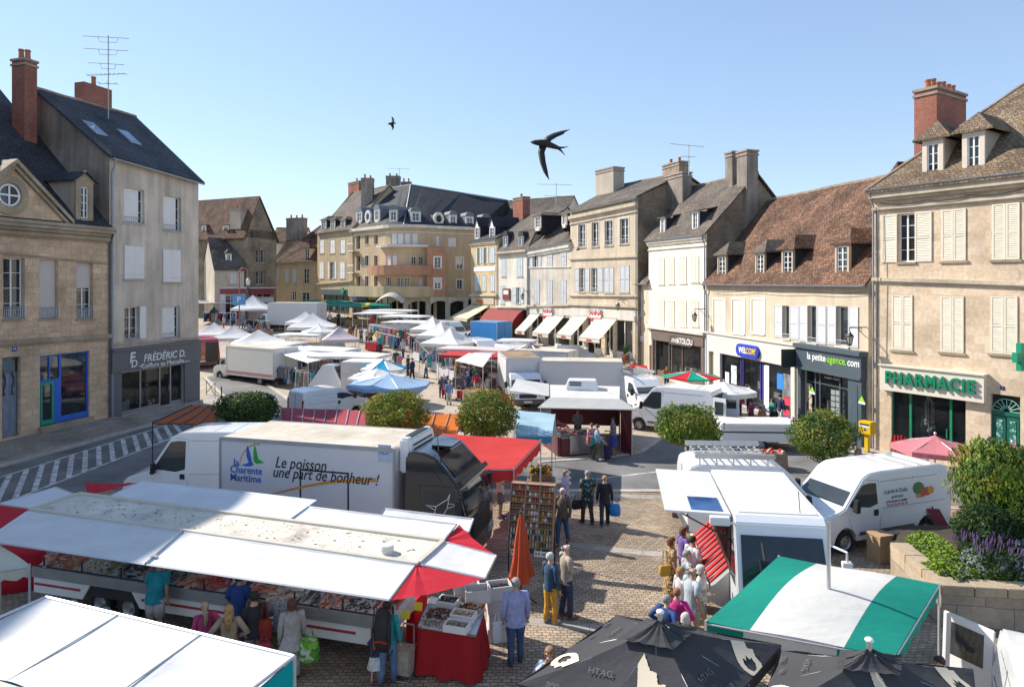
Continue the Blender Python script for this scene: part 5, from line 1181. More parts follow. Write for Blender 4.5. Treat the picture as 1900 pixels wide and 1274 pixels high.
mb.build('box_trim',mat('brushed trim',(.38,.38,.40),.5,.4),bx)
mb=MB();mb.box(.06,Lb-.06,-Wb/2+.05,Wb/2-.05,Hb-.01,Hb+.012);mb.build('box_roof',DUSTY,bx)
SD=-Wb/2-.006
mb=MB()
x0,x1=Lb*.475,Lb*.755
for(a,b,c,d)in((x0,x0+.05,1.15,Hb-.75),(x1-.05,x1,1.15,Hb-.75),(x0+.05,x1-.05,Hb-.8,Hb-.75)):mb.box(a,b,SD,SD+.02,c,d)
mb.build('side_door_seal',BLACKP,bx)
INK=mat('black lettering',(.02,.02,.022),.5);BLU=mat('blue lettering',(.02,.11,.42),.5);GRN=mat('green bird print',(.02,.33,.06),.5);ORA=mat('orange swoosh',(.62,.27,.04),.5)
def ltext(s_,x,z,size,m_,fit=None,**k):return text(s_,size,(x,SD-.004,z),(1,0,0),(0,-1,0),m_,bx,depth=.003,world=False,fit=fit,**k)
zz=lambda py,px:EYE-(py-HYP)/FPX*(20.2+(18.75-20.2)*(px-409)/322)
lx=lambda px:(px-409)/322*Lb
ltext('la',lx(441),zz(858,441),.30,BLU,bold=.01);ltext('Charente',lx(460),zz(872,460),.30,BLU,fit=Lb*.19,bold=.01);ltext('Maritime',lx(459),zz(887,459),.30,BLU,fit=Lb*.185,bold=.01)
ltext('Le poisson',lx(563),zz(861,563),.46,INK,fit=Lb*.295,shear=.3,bold=.004);ltext('une part de bonheur !',lx(607),zz(883,607),.44,INK,fit=Lb*.60,shear=.3,bold=.004)
ltext('FRCX',(713-409)/322*Lb,zz(838,713),.24,BLU,fit=.3,bold=.01)
mb=MB();mb.box(Lb*.915,Lb*.985,SD-.001,SD+.003,zz(838,713)-.28,zz(838,713)+.2);mb.build('plate_panel',mat('pale blue panel',(.42,.5,.6),.5),bx)
def flat(pts,m_,name):
 mb=MB();mb.hexa([(x,SD,z)for x,z in pts],[(x,SD-.004,z)for x,z in pts]);return mb.build(name,m_,bx)
ox,oz=lx(466),zz(862,466)
bird=[(-.45,-.02),(-.2,.04),(-.02,.12),(-.14,.40),(-.16,.72),(-.08,.95),(.06,.55),(.14,.18),(.25,.02),(.08,-.06),(-.2,-.08)]
flat([(ox+x*.62,oz+z*.60)for x,z in bird],BLU,'bird_print');flat([(ox+.20+x*.5,oz+.06+z*.58)for x,z in[(-.1,.1),(-.12,.5),(-.05,.95),(.1,.62),(.2,.25),(.42,.14),(.62,.05),(.3,.02),(.1,-.02)]],GRN,'bird_print')
def ribbon(pts,w,m_,name):
 mb=MB();pts=[Vector((x,0,z))for x,z in pts]
 up,dn=[],[]
 for i,q in enumerate(pts):
  d=(pts[min(i+1,len(pts)-1)]-pts[max(i-1,0)]).normalized();n=Vector((-d.z,0,d.x));ww=w*(i/(len(pts)-1))**.5*.5+.004;up.append(q+n*ww);dn.append(q-n*ww)
 poly=[(q.x,SD,q.z)for q in up+dn[::-1]]
 for i in range(len(pts)-1):mb.hexa([(q.x,SD,q.z)for q in(up[i],up[i+1],dn[i+1],dn[i])],[(q.x,SD-.004,q.z)for q in(up[i],up[i+1],dn[i+1],dn[i])])
 return mb.build(name,m_,bx)
ribbon([((506+(700-506)*k/14-409)/322*Lb,zz(917-27*math.sin(k/14*math.pi*.56),506+194*k/14))for k in range(15)],.1,ORA,'orange_swoosh')
ribbon([(ox-.32+.42*(1-math.cos(k/10*2.2)),oz-.06+.68*math.sin(k/10*1.75))for k in range(11)],.035,ORA,'orange_arc')
mb=MB();mb.hexa([(Lb+.02,-.95,Hb-.75),(Lb+.48,-.95,Hb-.7),(Lb+.48,.95,Hb-.7),(Lb+.02,.95,Hb-.75)],[(Lb+.02,-.95,Hb+.22),(Lb+.3,-.9,Hb+.22),(Lb+.3,.9,Hb+.22),(Lb+.02,.95,Hb+.22)]);fr=mb.build('fridge_unit',VWHITE,t,bevel=.06)
mb=MB()
for k in range(5):mb.box(Lb+.30,Lb+.455-.028*k*.9,-.7,.7,Hb-.5+k*.12,Hb-.45+k*.12)
mb.build('vent_slat',BLACKP,fr);mb=MB();mb.box(Lb+.06,Lb+.26,-.6,.6,Hb+.2,Hb+.235);mb.build('top_grille',BLACKP,fr)
CABM=mat('black lorry paint',(.010,.011,.014),.18,var=.05,coat=.8)
cx0,cx1=Lb+.28,Lb+2.12
prof=[(cx0,.75)]+[(x,z+.5)for x,z in arc(cx1-.95,.6)]+[(cx1-.05,.4),(cx1,.7),(cx1-.02,1.75),(cx1-.22,2.45),(cx1-.35,2.62),(cx1-.95,3.25),(cx1-1.3,3.36),(cx0+.15,3.38),(cx0,3.25)]
B=Body(t,prof,2.44,1.5,.12,CABM,'cab',bevel=.07)
B.across('windscreen',cx1-.04,1.8,cx1-.2,2.42,VGLASS,.1,.01);B.across('roof_visor',cx1-.2,2.5,cx1-.30,2.6,BLACKP,.03,.1,.12)
B.across('fairing_glass',cx1-.42,2.72,cx1-.9,3.2,GLASS,.2)
for s in(1,-1):
 B.side('side_window',[(cx1-.32,1.72),(cx1-.38,2.35),(cx1-1.2,2.35),(cx1-1.25,1.72)],VGLASS,s,.008);B.line([(cx1-.2,1.5),(cx1-.3,.95),(cx1-1.35,.95),(cx1-1.4,2.5),(cx1-.35,2.5)],s,BLACKP,.012);B.side('side_locker',[(cx0+.1,2.62),(cx1-.75,2.62),(cx1-1.05,3.0),(cx0+.1,3.0)],CABM,s,.012,.03)
 mb=MB();y=s*1.3;mb.box(cx1-.25,cx1-.12,y-.02 if s>0 else y-.2,y+.2 if s>0 else y+.02,1.65,2.25);mb.tube([(cx1-.2,s*1.15,2.3),(cx1-.18,s*1.42,2.3),(cx1-.18,s*1.42,2.2)],.025,5);mb.build('wing_mirror',BLACKP,t,bevel=.03)
 mb=MB();mb.box(cx1-.2,cx1+.04,s*.9-.22,s*.9+.22,.7,.95);mb.build('headlight',LAMP,t,bevel=.03)
mb=MB();mb.box(cx1-.1,cx1+.02,-.8,.8,.95,1.6)
for k in range(5):mb.box(cx1+.0,cx1+.035,-.75,.75,1.0+k*.12,1.05+k*.12)
mb.build('grille',BLACKP,t)
mb=MB();mb.box(cx0+.5,cx0+1.1,-.4,.4,3.37,3.42);mb.tube([(cx1-1.0,-.75,3.36),(cx1-1.05,-.75,4.0)],.012,4);mb.build('roof_hatch',CABM,t)
mb=MB()
for pts in([(0,0),(.25,.1),(.42,.38),(.5,.75),(.42,.6),(.28,.52),(.1,.4),(0,0)],[(.42,.38),(.75,.5),(.45,.5)],[(.1,.4),(-.2,.42),(.05,.32)],[(0,0),(-.12,-.2),(.12,-.16),(.02,.02)]):
 mb.tube([(cx0+.85+x,-(B.hw(1.7)+.012),1.55+z*1.05)for x,z in pts],.012,4)
mb.build('fish_emblem',WHITE,t)
mb=MB();mb.box(.3,cx1-.3,-.5,.5,.55,.99);mb.build('chassis',DARK,t)
for x in(1.1,cx1-.95):
 for s in(1,-1):wheel(t,x,s*1.05,.5,.3)
a=on(1290,862,2.55)
van('rack_van','white panel van with an aluminium roof rack facing the green van by the shops',V(5.45,21.9,0),R(-4),L=4.75,W=2.05,H=2.42,rack=True)
rz=heading(on(1745,998),on(1565,1030));
p=on(1565,1026);d=Vector((math.cos(rz),math.sin(rz),0));nrm=Vector((-d.y,d.x,0))
Lv=5.3
base=p-d*(Lv-.98)+Vector((d.y,-d.x,0))*.9*(1 if Vector((d.y,-d.x,0)).y>0 else-1)
t,B=van('grocer_van','white grocer van with green lettering and fruit picture on its side',base,rz,L=Lv,W=2.0,H=2.28)
s=1 if Vector((-d.y,d.x,0)).y<0 else-1
yv=lambda z:s*(B.hw(z)+.012)
xd=(1,0,0)if s<0 else(-1,0,0)
def vtext(s_,x,z,size,m_,**k):return text(s_,size,(x,yv(z),z),xd,(0,s,0.08),m_,t,depth=.002,world=False,**k)
TG=mat('teal lettering',(.02,.20,.16),.5)
vtext("Le Jardin de l'Erable",Lv-3.0,1.66,.17,TG,fit=.95,shear=.15);vtext('primeur',Lv-3.05,1.5,.15,TG,shear=.15);vtext('01290 MAURE LA RIVIERE',Lv-3.0,1.36,.09,INK,fit=.85);vtext('Tel 05 20 97 46 18',Lv-3.0,1.26,.11,REDL,fit=.85)
for(x,z,rx,rz_,m_)in((0,.02,.24,.19,mat('melon green',(.02,.16,.04),.4)),(-.16,-.12,.14,.12,mat('tomato red',(.5,.05,.02),.4)),(-.34,-.1,.15,.13,mat('apple red',(.42,.06,.03),.4)),(-.05,-.2,.2,.07,mat('basket straw',(.45,.28,.1),.6)),(-.5,-.08,.14,.12,mat('orange fruit',(.6,.25,.03),.4))):
 xx,z0=Lv-3.95+x,1.62+z;mb=MB();pts=[(xx+rx*math.cos(2*math.pi*k/14),z0+rz_*math.sin(2*math.pi*k/14))for k in range(14)]
 mb.hexa([(a,s*(B.hw(b)+.004),b)for a,b in pts],[(a,s*(B.hw(b)+.010+.001*abs(x)),b)for a,b in pts]);mb.build('fruit_print',m_,t)
a=on(1838,1147,2.05)
t,B=van('parked_van','white van with an open rear door beside the green and white parasol',V(9.37,11.6,0),R(-120),L=4.6,W=2.0,H=2.05,rearglass=False)
mb=MB();
hinge=V(-.02,-.98,0)
mb.hexa([hinge+V(0,0,.5),hinge+V(-.5,-.75,.5),hinge+V(-.46,-.77,.5),hinge+V(.04,-.02,.5)],[hinge+V(0,0.04,1.85),hinge+V(-.5,-.71,1.85),hinge+V(-.46,-.73,1.85),hinge+V(.04,.02,1.85)])
dr=mb.build('rear_door',VWHITE,t,bevel=.02)
mb=MB();mb.hexa([hinge+V(-.1,-.12,1.1)+V(.05,-.03,0),hinge+V(-.42,-.6,1.1)+V(.05,-.03,0),hinge+V(-.42,-.6,1.1)+V(-.05,.03,0),hinge+V(-.1,-.12,1.1)+V(-.05,.03,0)],[hinge+V(-.1,-.10,1.7)+V(.05,-.03,0),hinge+V(-.42,-.58,1.7)+V(.05,-.03,0),hinge+V(-.42,-.58,1.7)+V(-.05,.03,0),hinge+V(-.1,-.10,1.7)+V(-.05,.03,0)]);mb.build('window',VGLASS,dr)
mb=MB();mb.tube([(1.2,-.2,2.05),(1.15,-.2,2.5)],.012,4);mb.build('antenna',DARK,t)
t,B=van('delivery_van','white van with opened rear doors parked beside the butcher stall',V(10.75,35.6,0),R(146),L=5.0,W=2.0,H=2.5)
mb=MB();mb.box(-.035,.012,-.86,.86,.62,2.2);mb.build('dark_load_panel',BLACKP,t)  # flat black panel over the rear stands in for the shaded inside
for s_ in(1,-1):
 mb=MB();y=s_*.95;mb.hexa([(-.02,y,.6),(-.75,y+s_*.2,.6),(-.75,y+s_*.25,.6),(-.02,y+s_*.05,.6)],[(-.02,y,2.2),(-.75,y+s_*.2,2.2),(-.75,y+s_*.25,2.2),(-.02,y+s_*.05,2.2)]);d_=mb.build('rear_door',VWHITE,t,bevel=.015)
 mb=MB();mb.hexa([(-.15,y-s_*.0+s_*.02,1.35),(-.62,y+s_*.145,1.35),(-.62,y+s_*.26,1.35),(-.15,y+s_*.12,1.35)],[(-.15,y+s_*.02,2.0),(-.62,y+s_*.145,2.0),(-.62,y+s_*.26,2.0),(-.15,y+s_*.12,2.0)]);mb.build('window',VGLASS,d_)
t,B=van('ladder_van','white van with a roof rack half hidden behind the butcher stall',V(7.3,45.0,0),R(-74),L=5.0,W=2.0,H=2.2,rack=True)
SILV=mat('silver white box',(.60,.60,.62),.4,var=.02)
box_truck('red_striped_truck','cream box truck with thin red stripes parked left with clothes at its tail',gnd(528,50.2)+V(-.3,1.2,0),heading(gnd(522,50.6),gnd(392,55.2)),L=7.4,W=2.3,H=2.85,cabL=1.75,cabH=2.0,m=mat('cream vehicle paint',(.72,.70,.64),.35),boxm=mat('cream box',(.74,.73,.68),.45,var=.04),stripe=mat('red stripe',(.42,.04,.06),.5),floor=.6,wheels=(1.6,))
box_truck('grey_box_truck','grey white box truck standing beyond the far gazebos',gnd(592,79)+V(0,1.2,0),heading(gnd(592,80),gnd(485,81.5)),L=8.2,W=2.4,H=3.5,cabL=1.9,cabH=2.2,boxm=mat('grey white box',(.56,.57,.58),.45,var=.02),floor=.9)
box_truck('market_truck','box truck with dusty brown roof facing the viewer beside its raised side flap',gnd(946,47.6)+V(.25,1,0),heading(gnd(930,47),gnd(957,40.2)),L=6.4,W=2.25,H=3.05,cabL=1.75,cabH=2.15,boxm=SILV,roofm=plaster('brown dusty roof',(.34,.25,.16),.1,.3))
box_truck('box_truck','long pale grey box truck with one side door parked below the shop steps',gnd(1160,43.2)+V(-.0,1.1,0),heading(gnd(1160,43.5),gnd(1010,44.2)),L=7.0,W=2.3,H=3.0,cabL=1.7,cabH=2.1,boxm=SILV)
box_truck('small_box_truck','white box truck behind the pale grey one near the grey parasol',gnd(1066,48.3)+V(0,1,0),heading(gnd(1065,48.5),gnd(985,50)),L=5.8,W=2.2,H=2.95,cabL=1.6,cabH=2.0,boxm=mat('white box',(.7,.69,.66),.45))
box_truck('blue_box_truck','bright blue box truck by the dark red awning',gnd(936,66)+V(0,.8,0),heading(gnd(935,66),gnd(876,69)),L=5.2,W=2.1,H=2.9,cabL=1.5,cabH=1.9,boxm=mat('sky blue box',(.03,.22,.55),.4),roofm=mat('sky blue roof',(.10,.30,.55),.5))
van('white_van','white van with a dark rear side window behind the red and white canopies',gnd(868,60.5),heading(gnd(868,60.5),gnd(930,55.5)),L=5,W=2,H=2.3,sidewin=True)
van('white_van','rounded white van roof among the far stalls by the cream awning',gnd(800,72),heading(gnd(800,72),gnd(872,68.5)),L=5.2,W=2,H=2.4)
van('white_van','white van between the small white van and the grey parasol',gnd(935,58),heading(gnd(935,58),gnd(990,52.5)),L=5,W=2,H=2.15)
t,B=van('red_van','red van with open dark tail and chevron stripes by the grey house',gnd(385,57.5),heading(gnd(385,57),gnd(340,66)),L=5,W=2,H=2.6,m=mat('red vehicle paint',(.42,.02,.03),.3,coat=.5),ribs=False)
mb=MB();mb.box(-.03,.02,-.85,.15,.65,2.3);mb.build('dark_tail_panel',BLACKP,t)  # black sheet on the closed tail imitates the dark of an open one
mb=MB()
for k in range(4):mb.hexa([(-.04,.25+k*.18,.9),(-.04,.34+k*.18,.9),(-.04,.42+k*.18,1.25),(-.04,.33+k*.18,1.25)],[(-.02,.25+k*.18,.9),(-.02,.34+k*.18,.9),(-.02,.42+k*.18,1.25),(-.02,.33+k*.18,1.25)])
mb.build('chevron',mat('yellow chevron',(.7,.5,.02),.4),t)
van('small_van','small white van seen from its blue shaded rear beside the dark red car',gnd(548,38.6),R(46),L=4.4,W=1.85,H=1.95,rearglass=False)
def car(label,loc,rz,m,L=4.2,W=1.75,H=1.45):
 t=thing('hatchback_car',label,'car',loc,rz);r=.31;fa,ra=L-.8,.75
 prof=[(0,.35)]+[(x,z+.3)for x,z in arc(ra,.37)]+[(x,z+.3)for x,z in arc(fa,.37)]+[(L-.05,.35),(L,.6),(L-.1,.78),(L-1.15,.95),(L-1.85,H-.06),(L-2.2,H),(.75,H-.03),(.2,1.0),(0,.9)]
 B=Body(t,prof,W,.9,.22,m,bevel=.05)
 B.across('windscreen',L-1.2,.98,L-1.83,H-.1,VGLASS,.1)
 for s in(1,-1):
  B.side('side_window',[(L-1.5,.96),(L-1.95,H-.12),(L-2.45,H-.1),(L-2.45,.96)],VGLASS,s);B.side('side_window',[(L-2.52,.96),(L-2.52,H-.1),(1.1,H-.12),(.72,.98)],VGLASS,s);B.line([(L-1.45,.9),(L-1.5,.4),(L-2.48,.4),(L-2.48,H-.08)],s)
  mb=MB();mb.box(L-.25,L-.02,s*(W/2-.3)-.16,s*(W/2-.3)+.12,.62,.76);mb.build('headlight',LAMP,t,bevel=.03)
  mb=MB();mb.box(-.02,.06,s*(W/2-.2)-.1,s*(W/2-.2)+.1,.7,.95);mb.build('tail_light',TAIL,t)
 mirrors(B,t,L-1.4,.95,m);common(B,t,L,W,(ra,fa),r)
 mb=MB();mb.box(L-.1,L+.02,-.6,.6,.36,.5);mb.box(-.02,.08,-.6,.6,.36,.5);mb.build('bumper',BLACKP,t)
 return t
car('dark red hatchback in the shade behind the pale blue parasol',gnd(716,43.2),R(190),mat('dark red car paint',(.20,.015,.03),.25,coat=.7))
car('grey car mostly hidden behind the long pale grey box truck',gnd(1205,43.5)+V(-.2,0,0),R(150),mat('grey car paint',(.3,.31,.33),.25,coat=.7))
CW=canvas('white canvas',(.82,.82,.81));CP=canvas('pinkish white canvas',(.66,.58,.60));CG=canvas('green canvas',(.012,.26,.20));CR=canvas('coral red canvas',(.66,.06,.055),.3)
CB_=canvas('pale blue canvas',(.38,.56,.66));CB2=canvas('blue canvas',(.08,.30,.48));CDB=canvas('royal blue canvas',(.05,.06,.42));CO=canvas('orange canvas',(.70,.19,.03),.3);CPK=canvas('pink canvas',(.70,.25,.28),.3)
CGY=canvas('charcoal canvas',(.06,.06,.064),.05);CMV=canvas('mauve grey canvas',(.22,.19,.21),.1);CRED=canvas('bright red canvas',(.62,.02,.04),.2);CRUST=canvas('rust canvas',(.46,.12,.045),.15);CMAR=canvas('faded red striped canvas',(.40,.07,.09),.15);CTEAL=canvas('teal canvas',(.0,.36,.38),.2)
POLE=mat('canopy pole',(.62,.62,.63),.4,.5)
def sheet(A,B,C_,D,sag=.08,nu=8,nv=6):
 """four corners A B (front) C D (back): a sagging cloth"""
 A,B,C_,D=map(Vector,(A,B,C_,D))
 def f(u,v):
  p=(A*(1-u)+B*u)*(1-v)+(D*(1-u)+C_*u)*v
  p=p.copy();p.z-=sag*math.sin(math.pi*u)*math.sin(math.pi*v)+.012*math.sin(9*u+5*v);return p
 return f
def canopy(label,A,B,C_,D,m,val=.22,vm=None,sag=.1,poles=True,stripes=None,group=None,ribs=0,name='stall_canopy',wave=.02,polem=None):
 A,B,C_,D=map(Vector,(A,B,C_,D));c=(A+B+C_+D)/4
 t=thing(name,label,'canopy',(c.x,c.y,gz(c.y)),0,group)
 f=sheet(A,B,C_,D,sag);mb=MB();nu=12 if stripes else 10
 idx=[[mb.p(f(i/nu,j/8))for j in range(9)]for i in range(nu+1)]
 for i in range(nu):
  mi=stripes(i/nu)if stripes else 0
  for j in range(8):mb.f.append([idx[i][j],idx[i+1][j],idx[i+1][j+1],idx[i][j+1]]);mb.m.append(mi)
 ms=m if isinstance(m,list)else[m]
 o=mb.build('canvas',ms,t,smooth=True,world=True)
 if val:
  mb=MB();N=14
  for(p,q,eu)in((A,B,lambda k:f(k,0)),(B,C_,lambda k:f(1,k)),(C_,D,lambda k:f(1-k,1)),(D,A,lambda k:f(0,1-k))):
   for k in range(N):
    a,b=eu(k/N),eu((k+1)/N);h1=val*(1+.16*math.sin(k*2.3));h2=val*(1+.16*math.sin((k+1)*2.3))
    side=0
    if stripes and eu(.25)is not None:
     uu={id(A):(k+.5)/N}.get(id(p));side=stripes((k+.5)/N)if p is A else stripes(.999)if p is B else stripes(1-(k+.5)/N)if p is C_ else stripes(0.0)
    out=(p+q)/2-c;out.z=0;out=out.normalized()*wave
    mb.face([a,b,b-V(0,0,h2)+out*math.sin((k+1)*2.1),a-V(0,0,h1)+out*math.sin(k*2.1)],side)
  mb.build('valance',[vm]if vm and not stripes else ms,o,world=True)
 if ribs:
  mb=MB()
  for k in range(ribs+1):mb.tube([f(k/ribs,v/6)+V(0,0,.02)for v in range(7)],.03,5)
  mb.build('roof_rib',polem or POLE,o,world=True)
 if poles:
  for q in(A,B,C_,D):
   mb=MB();mb.tube([(q.x,q.y,gz(q.y)),(q.x,q.y,q.z+.02)],.024,6);mb.build('leg',polem or POLE,t,world=True)
  mb=MB()
  for p,q in((A,B),(B,C_),(C_,D),(D,A)):mb.tube([p-V(0,0,.04),q-V(0,0,.04)],.018,5)
  mb.build('frame',polem or POLE,t,world=True)
 return t
def rectc(px,Y,w,d,rot,z):
 c=gnd(px,Y);u=V(math.cos(rot),math.sin(rot),0);v=V(-u.y,u.x,0)
 return[c+u*a*w/2+v*b*d/2+V(0,0,z)for a,b in((-1,-1),(1,-1),(1,1),(-1,1))]
def gazebo(label,px,Y,w,m,rot=.3,eave=2.25,peak=3.3,wall=None,d=None,group=None):
 P=rectc(px,Y,w,d or w,rot,eave);c=sum(P,Vector())/4
 t=thing('gazebo',label,'gazebo',(c.x,c.y,gz(c.y)),0,group)
 mb=MB();ap=V(c.x,c.y,gz(c.y)+peak);n=8
 for k in range(4):
  a,b=P[k],P[(k+1)%4]
  rows=[]
  for j in range(n+1):
   s_=j/n;rise=s_**1.0-.12*math.sin(math.pi*s_)
   l=a.lerp(V(ap.x,ap.y,a.z),s_);r=b.lerp(V(ap.x,ap.y,b.z),s_)
   row=[]
   for i in range(7):
    q=l.lerp(r,i/6);q=q.copy();q.z=a.lerp(b,i/6).z+(ap.z-a.z)*rise-.05*math.sin(math.pi*i/6)*math.sin(math.pi*s_);row.append(q)
   rows.append(row)
  mb.loft(rows,0,False,False)
 o=mb.build('canvas',m,t,smooth=True,world=True)
 mb=MB()
 for k in range(4):a,b=P[k],P[(k+1)%4];mb.face([a,b,b-V(0,0,.28),a-V(0,0,.28)])
 mb.build('valance',m,o,world=True)
 for q in P:mb=MB();mb.tube([(q.x,q.y,gz(q.y)),q],.03,5);mb.build('leg',POLE,t,world=True)
 if wall is not None:
  a,b=P[wall],P[(wall+1)%4];mb=MB();mb.grid(lambda u,v:a.lerp(b,u)+V(0,0,-.2-v*(eave-.35))+V(.03*math.sin(u*20),.03*math.sin(u*17),0),16,2);mb.build('side_curtain',m,t,world=True)
 return t
def parasol(label,px,Y,r,m,z=2.2,h=.6,n=8,tilt=(0,0),val=.15,m2=None,rot=0,group=None,loc=None,name='parasol',square=False):
 c=loc if loc is not None else gnd(px,Y);t=thing(name,label,'parasol',(c.x,c.y,gz(c.y)),rot,group)
 mb=MB();ap=V(tilt[0]*.0,0,z+h)
 rim=[V(r*math.cos(2*math.pi*(k+.5)/n),r*math.sin(2*math.pi*(k+.5)/n),z+tilt[0]*math.cos(2*math.pi*(k+.5)/n)+tilt[1]*math.sin(2*math.pi*(k+.5)/n))for k in range(n)]
 for k in range(n):
  a,b=rim[k],rim[(k+1)%n];rows=[]
  for j in range(6):
   s_=j/5;rows.append([(a.lerp(b,i/4)).lerp(ap,s_)-V(0,0,.06*math.sin(math.pi*s_)+.05*math.sin(math.pi*i/4)*(1-s_))for i in range(5)])
  mb.loft(rows,(k%2)if m2 else 0,False,False)
  mb.face([a,b,b-V(0,0,val),a-V(0,0,val)],(k%2)if m2 else 0)
 o=mb.build('canvas',[m,m2 or m],t)
 mb=MB()
 for q in rim:mb.tube([ap-V(0,0,.06),q-V(0,0,.03)],.014,4)
 mb.build('rib',POLE,o)
 mb=MB();mb.tube([(0,0,0),(0,0,z+h+.06)],.03,8);mb.ball((0,0,z+h+.08),.05,n=8,k=4);mb.build('pole',POLE,t)
 mb=MB();mb.lathe([(.02,0),(.3,0),(.3,.06),(.06,.12)],n=14);mb.build('base',GREYPL,t)
 return t
EMB=mat('beige print',(.66,.56,.42),.8,var=.04);FAINT=mat('faint grey print',(.125,.125,.13),.8)
def big_parasol(label,P,ap):
 """square parasol from three known corners; prints of comets on its sides"""
 A,B,D=map(Vector,P);Cc=B+D-A;ap=Vector(ap);c=(A+B+D+Cc)/4
 t=thing('large_parasol',label,'parasol',(c.x,c.y,0),0,'black parasols at the bottom of the picture')
 rim=[A,B,Cc,D];mb=MB();faces=[]
 pts=[]
 for k in range(4):pts+=[rim[k],(rim[k]+rim[(k+1)%4])/2]
 for k in range(8):
  a,b=pts[k],pts[(k+1)%8]
  rows=[[a.lerp(b,i/5).lerp(ap,j/6)-V(0,0,.05*math.sin(math.pi*j/6)+.03*math.sin(math.pi*i/5)*(1-j/6))for i in range(6)]for j in range(7)]
  mb.loft(rows,0,False,False);out=((a+b)/2-c);out.z=0
  mb.face([a,b,b-V(0,0,.18),a-V(0,0,.18)])
 o=mb.build('canvas',CGY,t,world=True)
 mb=MB()
 for k in range(8):
  a,b=pts[k].lerp(ap,.7),pts[(k+1)%8].lerp(ap,.7);up=V(0,0,.06)
  rows=[[(a+up).lerp(b+up,i/4).lerp(ap+V(0,0,.1),j/4)-V(0,0,.05*math.sin(math.pi*j/4))+V(0,0,.012*math.sin(i*3+k))for i in range(5)]for j in range(5)]
  mb.loft(rows,0,False,False)
 mb.build('vent_cap',CGY,o,world=True)
 mb=MB();mb.tube([(c.x,c.y,0),ap+V(0,0,.2)],.035,8);mb.build('pole',ALU,t,world=True)
 mb=MB();mb.ball(ap+V(0,0,.2),.06,.06,.035,12,6);mb.build('finial',WHITE,t,world=True,smooth=True)
 mb=MB()
 for q in pts:mb.tube([ap-V(0,0,.08),q-V(0,0,.05)],.016,4)
 mb.build('rib',ALU,t,world=True)
 comet=[(.03,1.42),(.10,.72),(.20,.66),(.17,.46),(.30,.44),(.26,.30),(.30,.14),(.24,-.02),(.12,-.14),(-.02,-.18),(-.16,-.12),(-.25,.0),(-.27,.16),(-.22,.36),(-.11,.75)]
 inner=[(.02,.32),(.07,.22),(.13,.27),(.15,.14),(.10,.02),(-.02,-.05),(-.12,.02),(-.14,.14),(-.09,.26),(-.04,.20)]
 for k in range(8):
  a,b=pts[k],pts[(k+1)%8];m_=(a+b)/2;cen=m_.lerp(ap,.27);n_=(b-a).cross(ap-a).normalized();n_=n_ if n_.z>0 else-n_
  xd=(b-a).normalized();yd=n_.cross(xd).normalized()
  if yd.dot(ap-m_)<0:xd,yd=-xd,-yd
  if k%2==0:
   ang=(.6,-.5,.4,-.6)[k//2];s_=.78
   def inside(p,poly):
    c_=False
    for(x1,y1),(x2,y2)in zip(poly,poly[1:]+poly[:1]):
     if(y1>p[1])!=(y2>p[1])and p[0]<(x2-x1)*(p[1]-y1)/(y2-y1)+x1:c_=not c_
    return c_
   def drop(x,y):
    x2,y2=x*math.cos(ang)-y*math.sin(ang),x*math.sin(ang)+y*math.cos(ang);w=cen+xd*x2*s_+yd*(y2-.34)*s_
    v=min(.95,max(.01,(w-m_).dot(yd)/(ap-m_).dot(yd)));x_=min(.98,max(.02,.5+(w-m_-(ap-m_)*v).dot((b-a).normalized())/((b-a).length*(1-v))))
    return a.lerp(b,x_).lerp(ap,v)-V(0,0,.05*math.sin(math.pi*v)+.03*math.sin(math.pi*x_)*(1-v))+n_*.016
   mb=MB();g_=.0125
   for gx in range(48):
    for gy in range(134):
     x,y=-.3+gx*g_,-.2+gy*g_
     if inside((x+g_/2,y+g_/2),comet)and not inside((x+g_/2,y+g_/2),inner):mb.face([drop(x,y),drop(x+g_,y),drop(x+g_,y+g_),drop(x,y+g_)])
   mb.build('comet_print',EMB,o,world=True)
  else:
   for(fx,fy,s1,sz)in((-.25,.06,'200',.13),(.05,.35,'HTAG',.13),(.3,.1,'200',.1)):
    w=m_.lerp(ap,fy)+xd*fx*(b-a).length*.7;text(s1,sz,w+n_*.012-V(0,0,.045*math.sin(math.pi*fy)),xd,n_,FAINT,o,'scribble',.002)
 return t
big_parasol('large black parasol with beige comet prints, centred below the red brown umbrella',[on(1145,1140,2.4),on(1450,1195,2.4),on(960,1268,2.4)],on(1225,1160,3.08))
big_parasol('large black parasol with beige comets at the lower edge nearest the white van',[on(1450,1206,2.38),on(1806,1240,2.38),on(1400,1330,2.38)],on(1613,1214,3.03))
P1,P2,P3,P4=on(1445,1032,2.45),on(1742,1082,2.35),on(1310,1152,2.3),on(1660,1217,2.3)
t=canopy('green and white striped market canopy in front of the sausage van',P3,P4,P2,P1,[CG,canvas('off white canvas',(.72,.71,.67))],val=.22,stripes=lambda u:0 if(u<.24 or u>.74)else 1,sag=-.22)
c=(P1+P2+P3+P4)/4
mb=MB();mb.tube([(c.x,c.y,0),(c.x,c.y,3.75)],.035,8);mb.build('pole',ALU,t,world=True)
canopy('coral red market canopy over the spice stand behind the black cab',V(-3.3,20.9,2.3),on(953,869,2.25),on(1003,816,2.45),on(822,804,2.45),CR,val=.38,sag=.12)
SILVP=mat('white clamp',(.7,.7,.7),.4)
canopy('pale blue canopy with a bird dropping beside the clipped tree',on(958,806,2.1),on(1024,808,2.1),on(1030,768,2.3),on(955,760,2.3),CB_,val=.3,vm=CB2,sag=.05)
canopy('faded orange ribbed stall roof at the hatched road marking',on(283,784,2.15),on(400,786,2.15),on(420,752,2.4),on(356,752,2.4),CRUST,val=.06,sag=.05,ribs=4,polem=DARK)
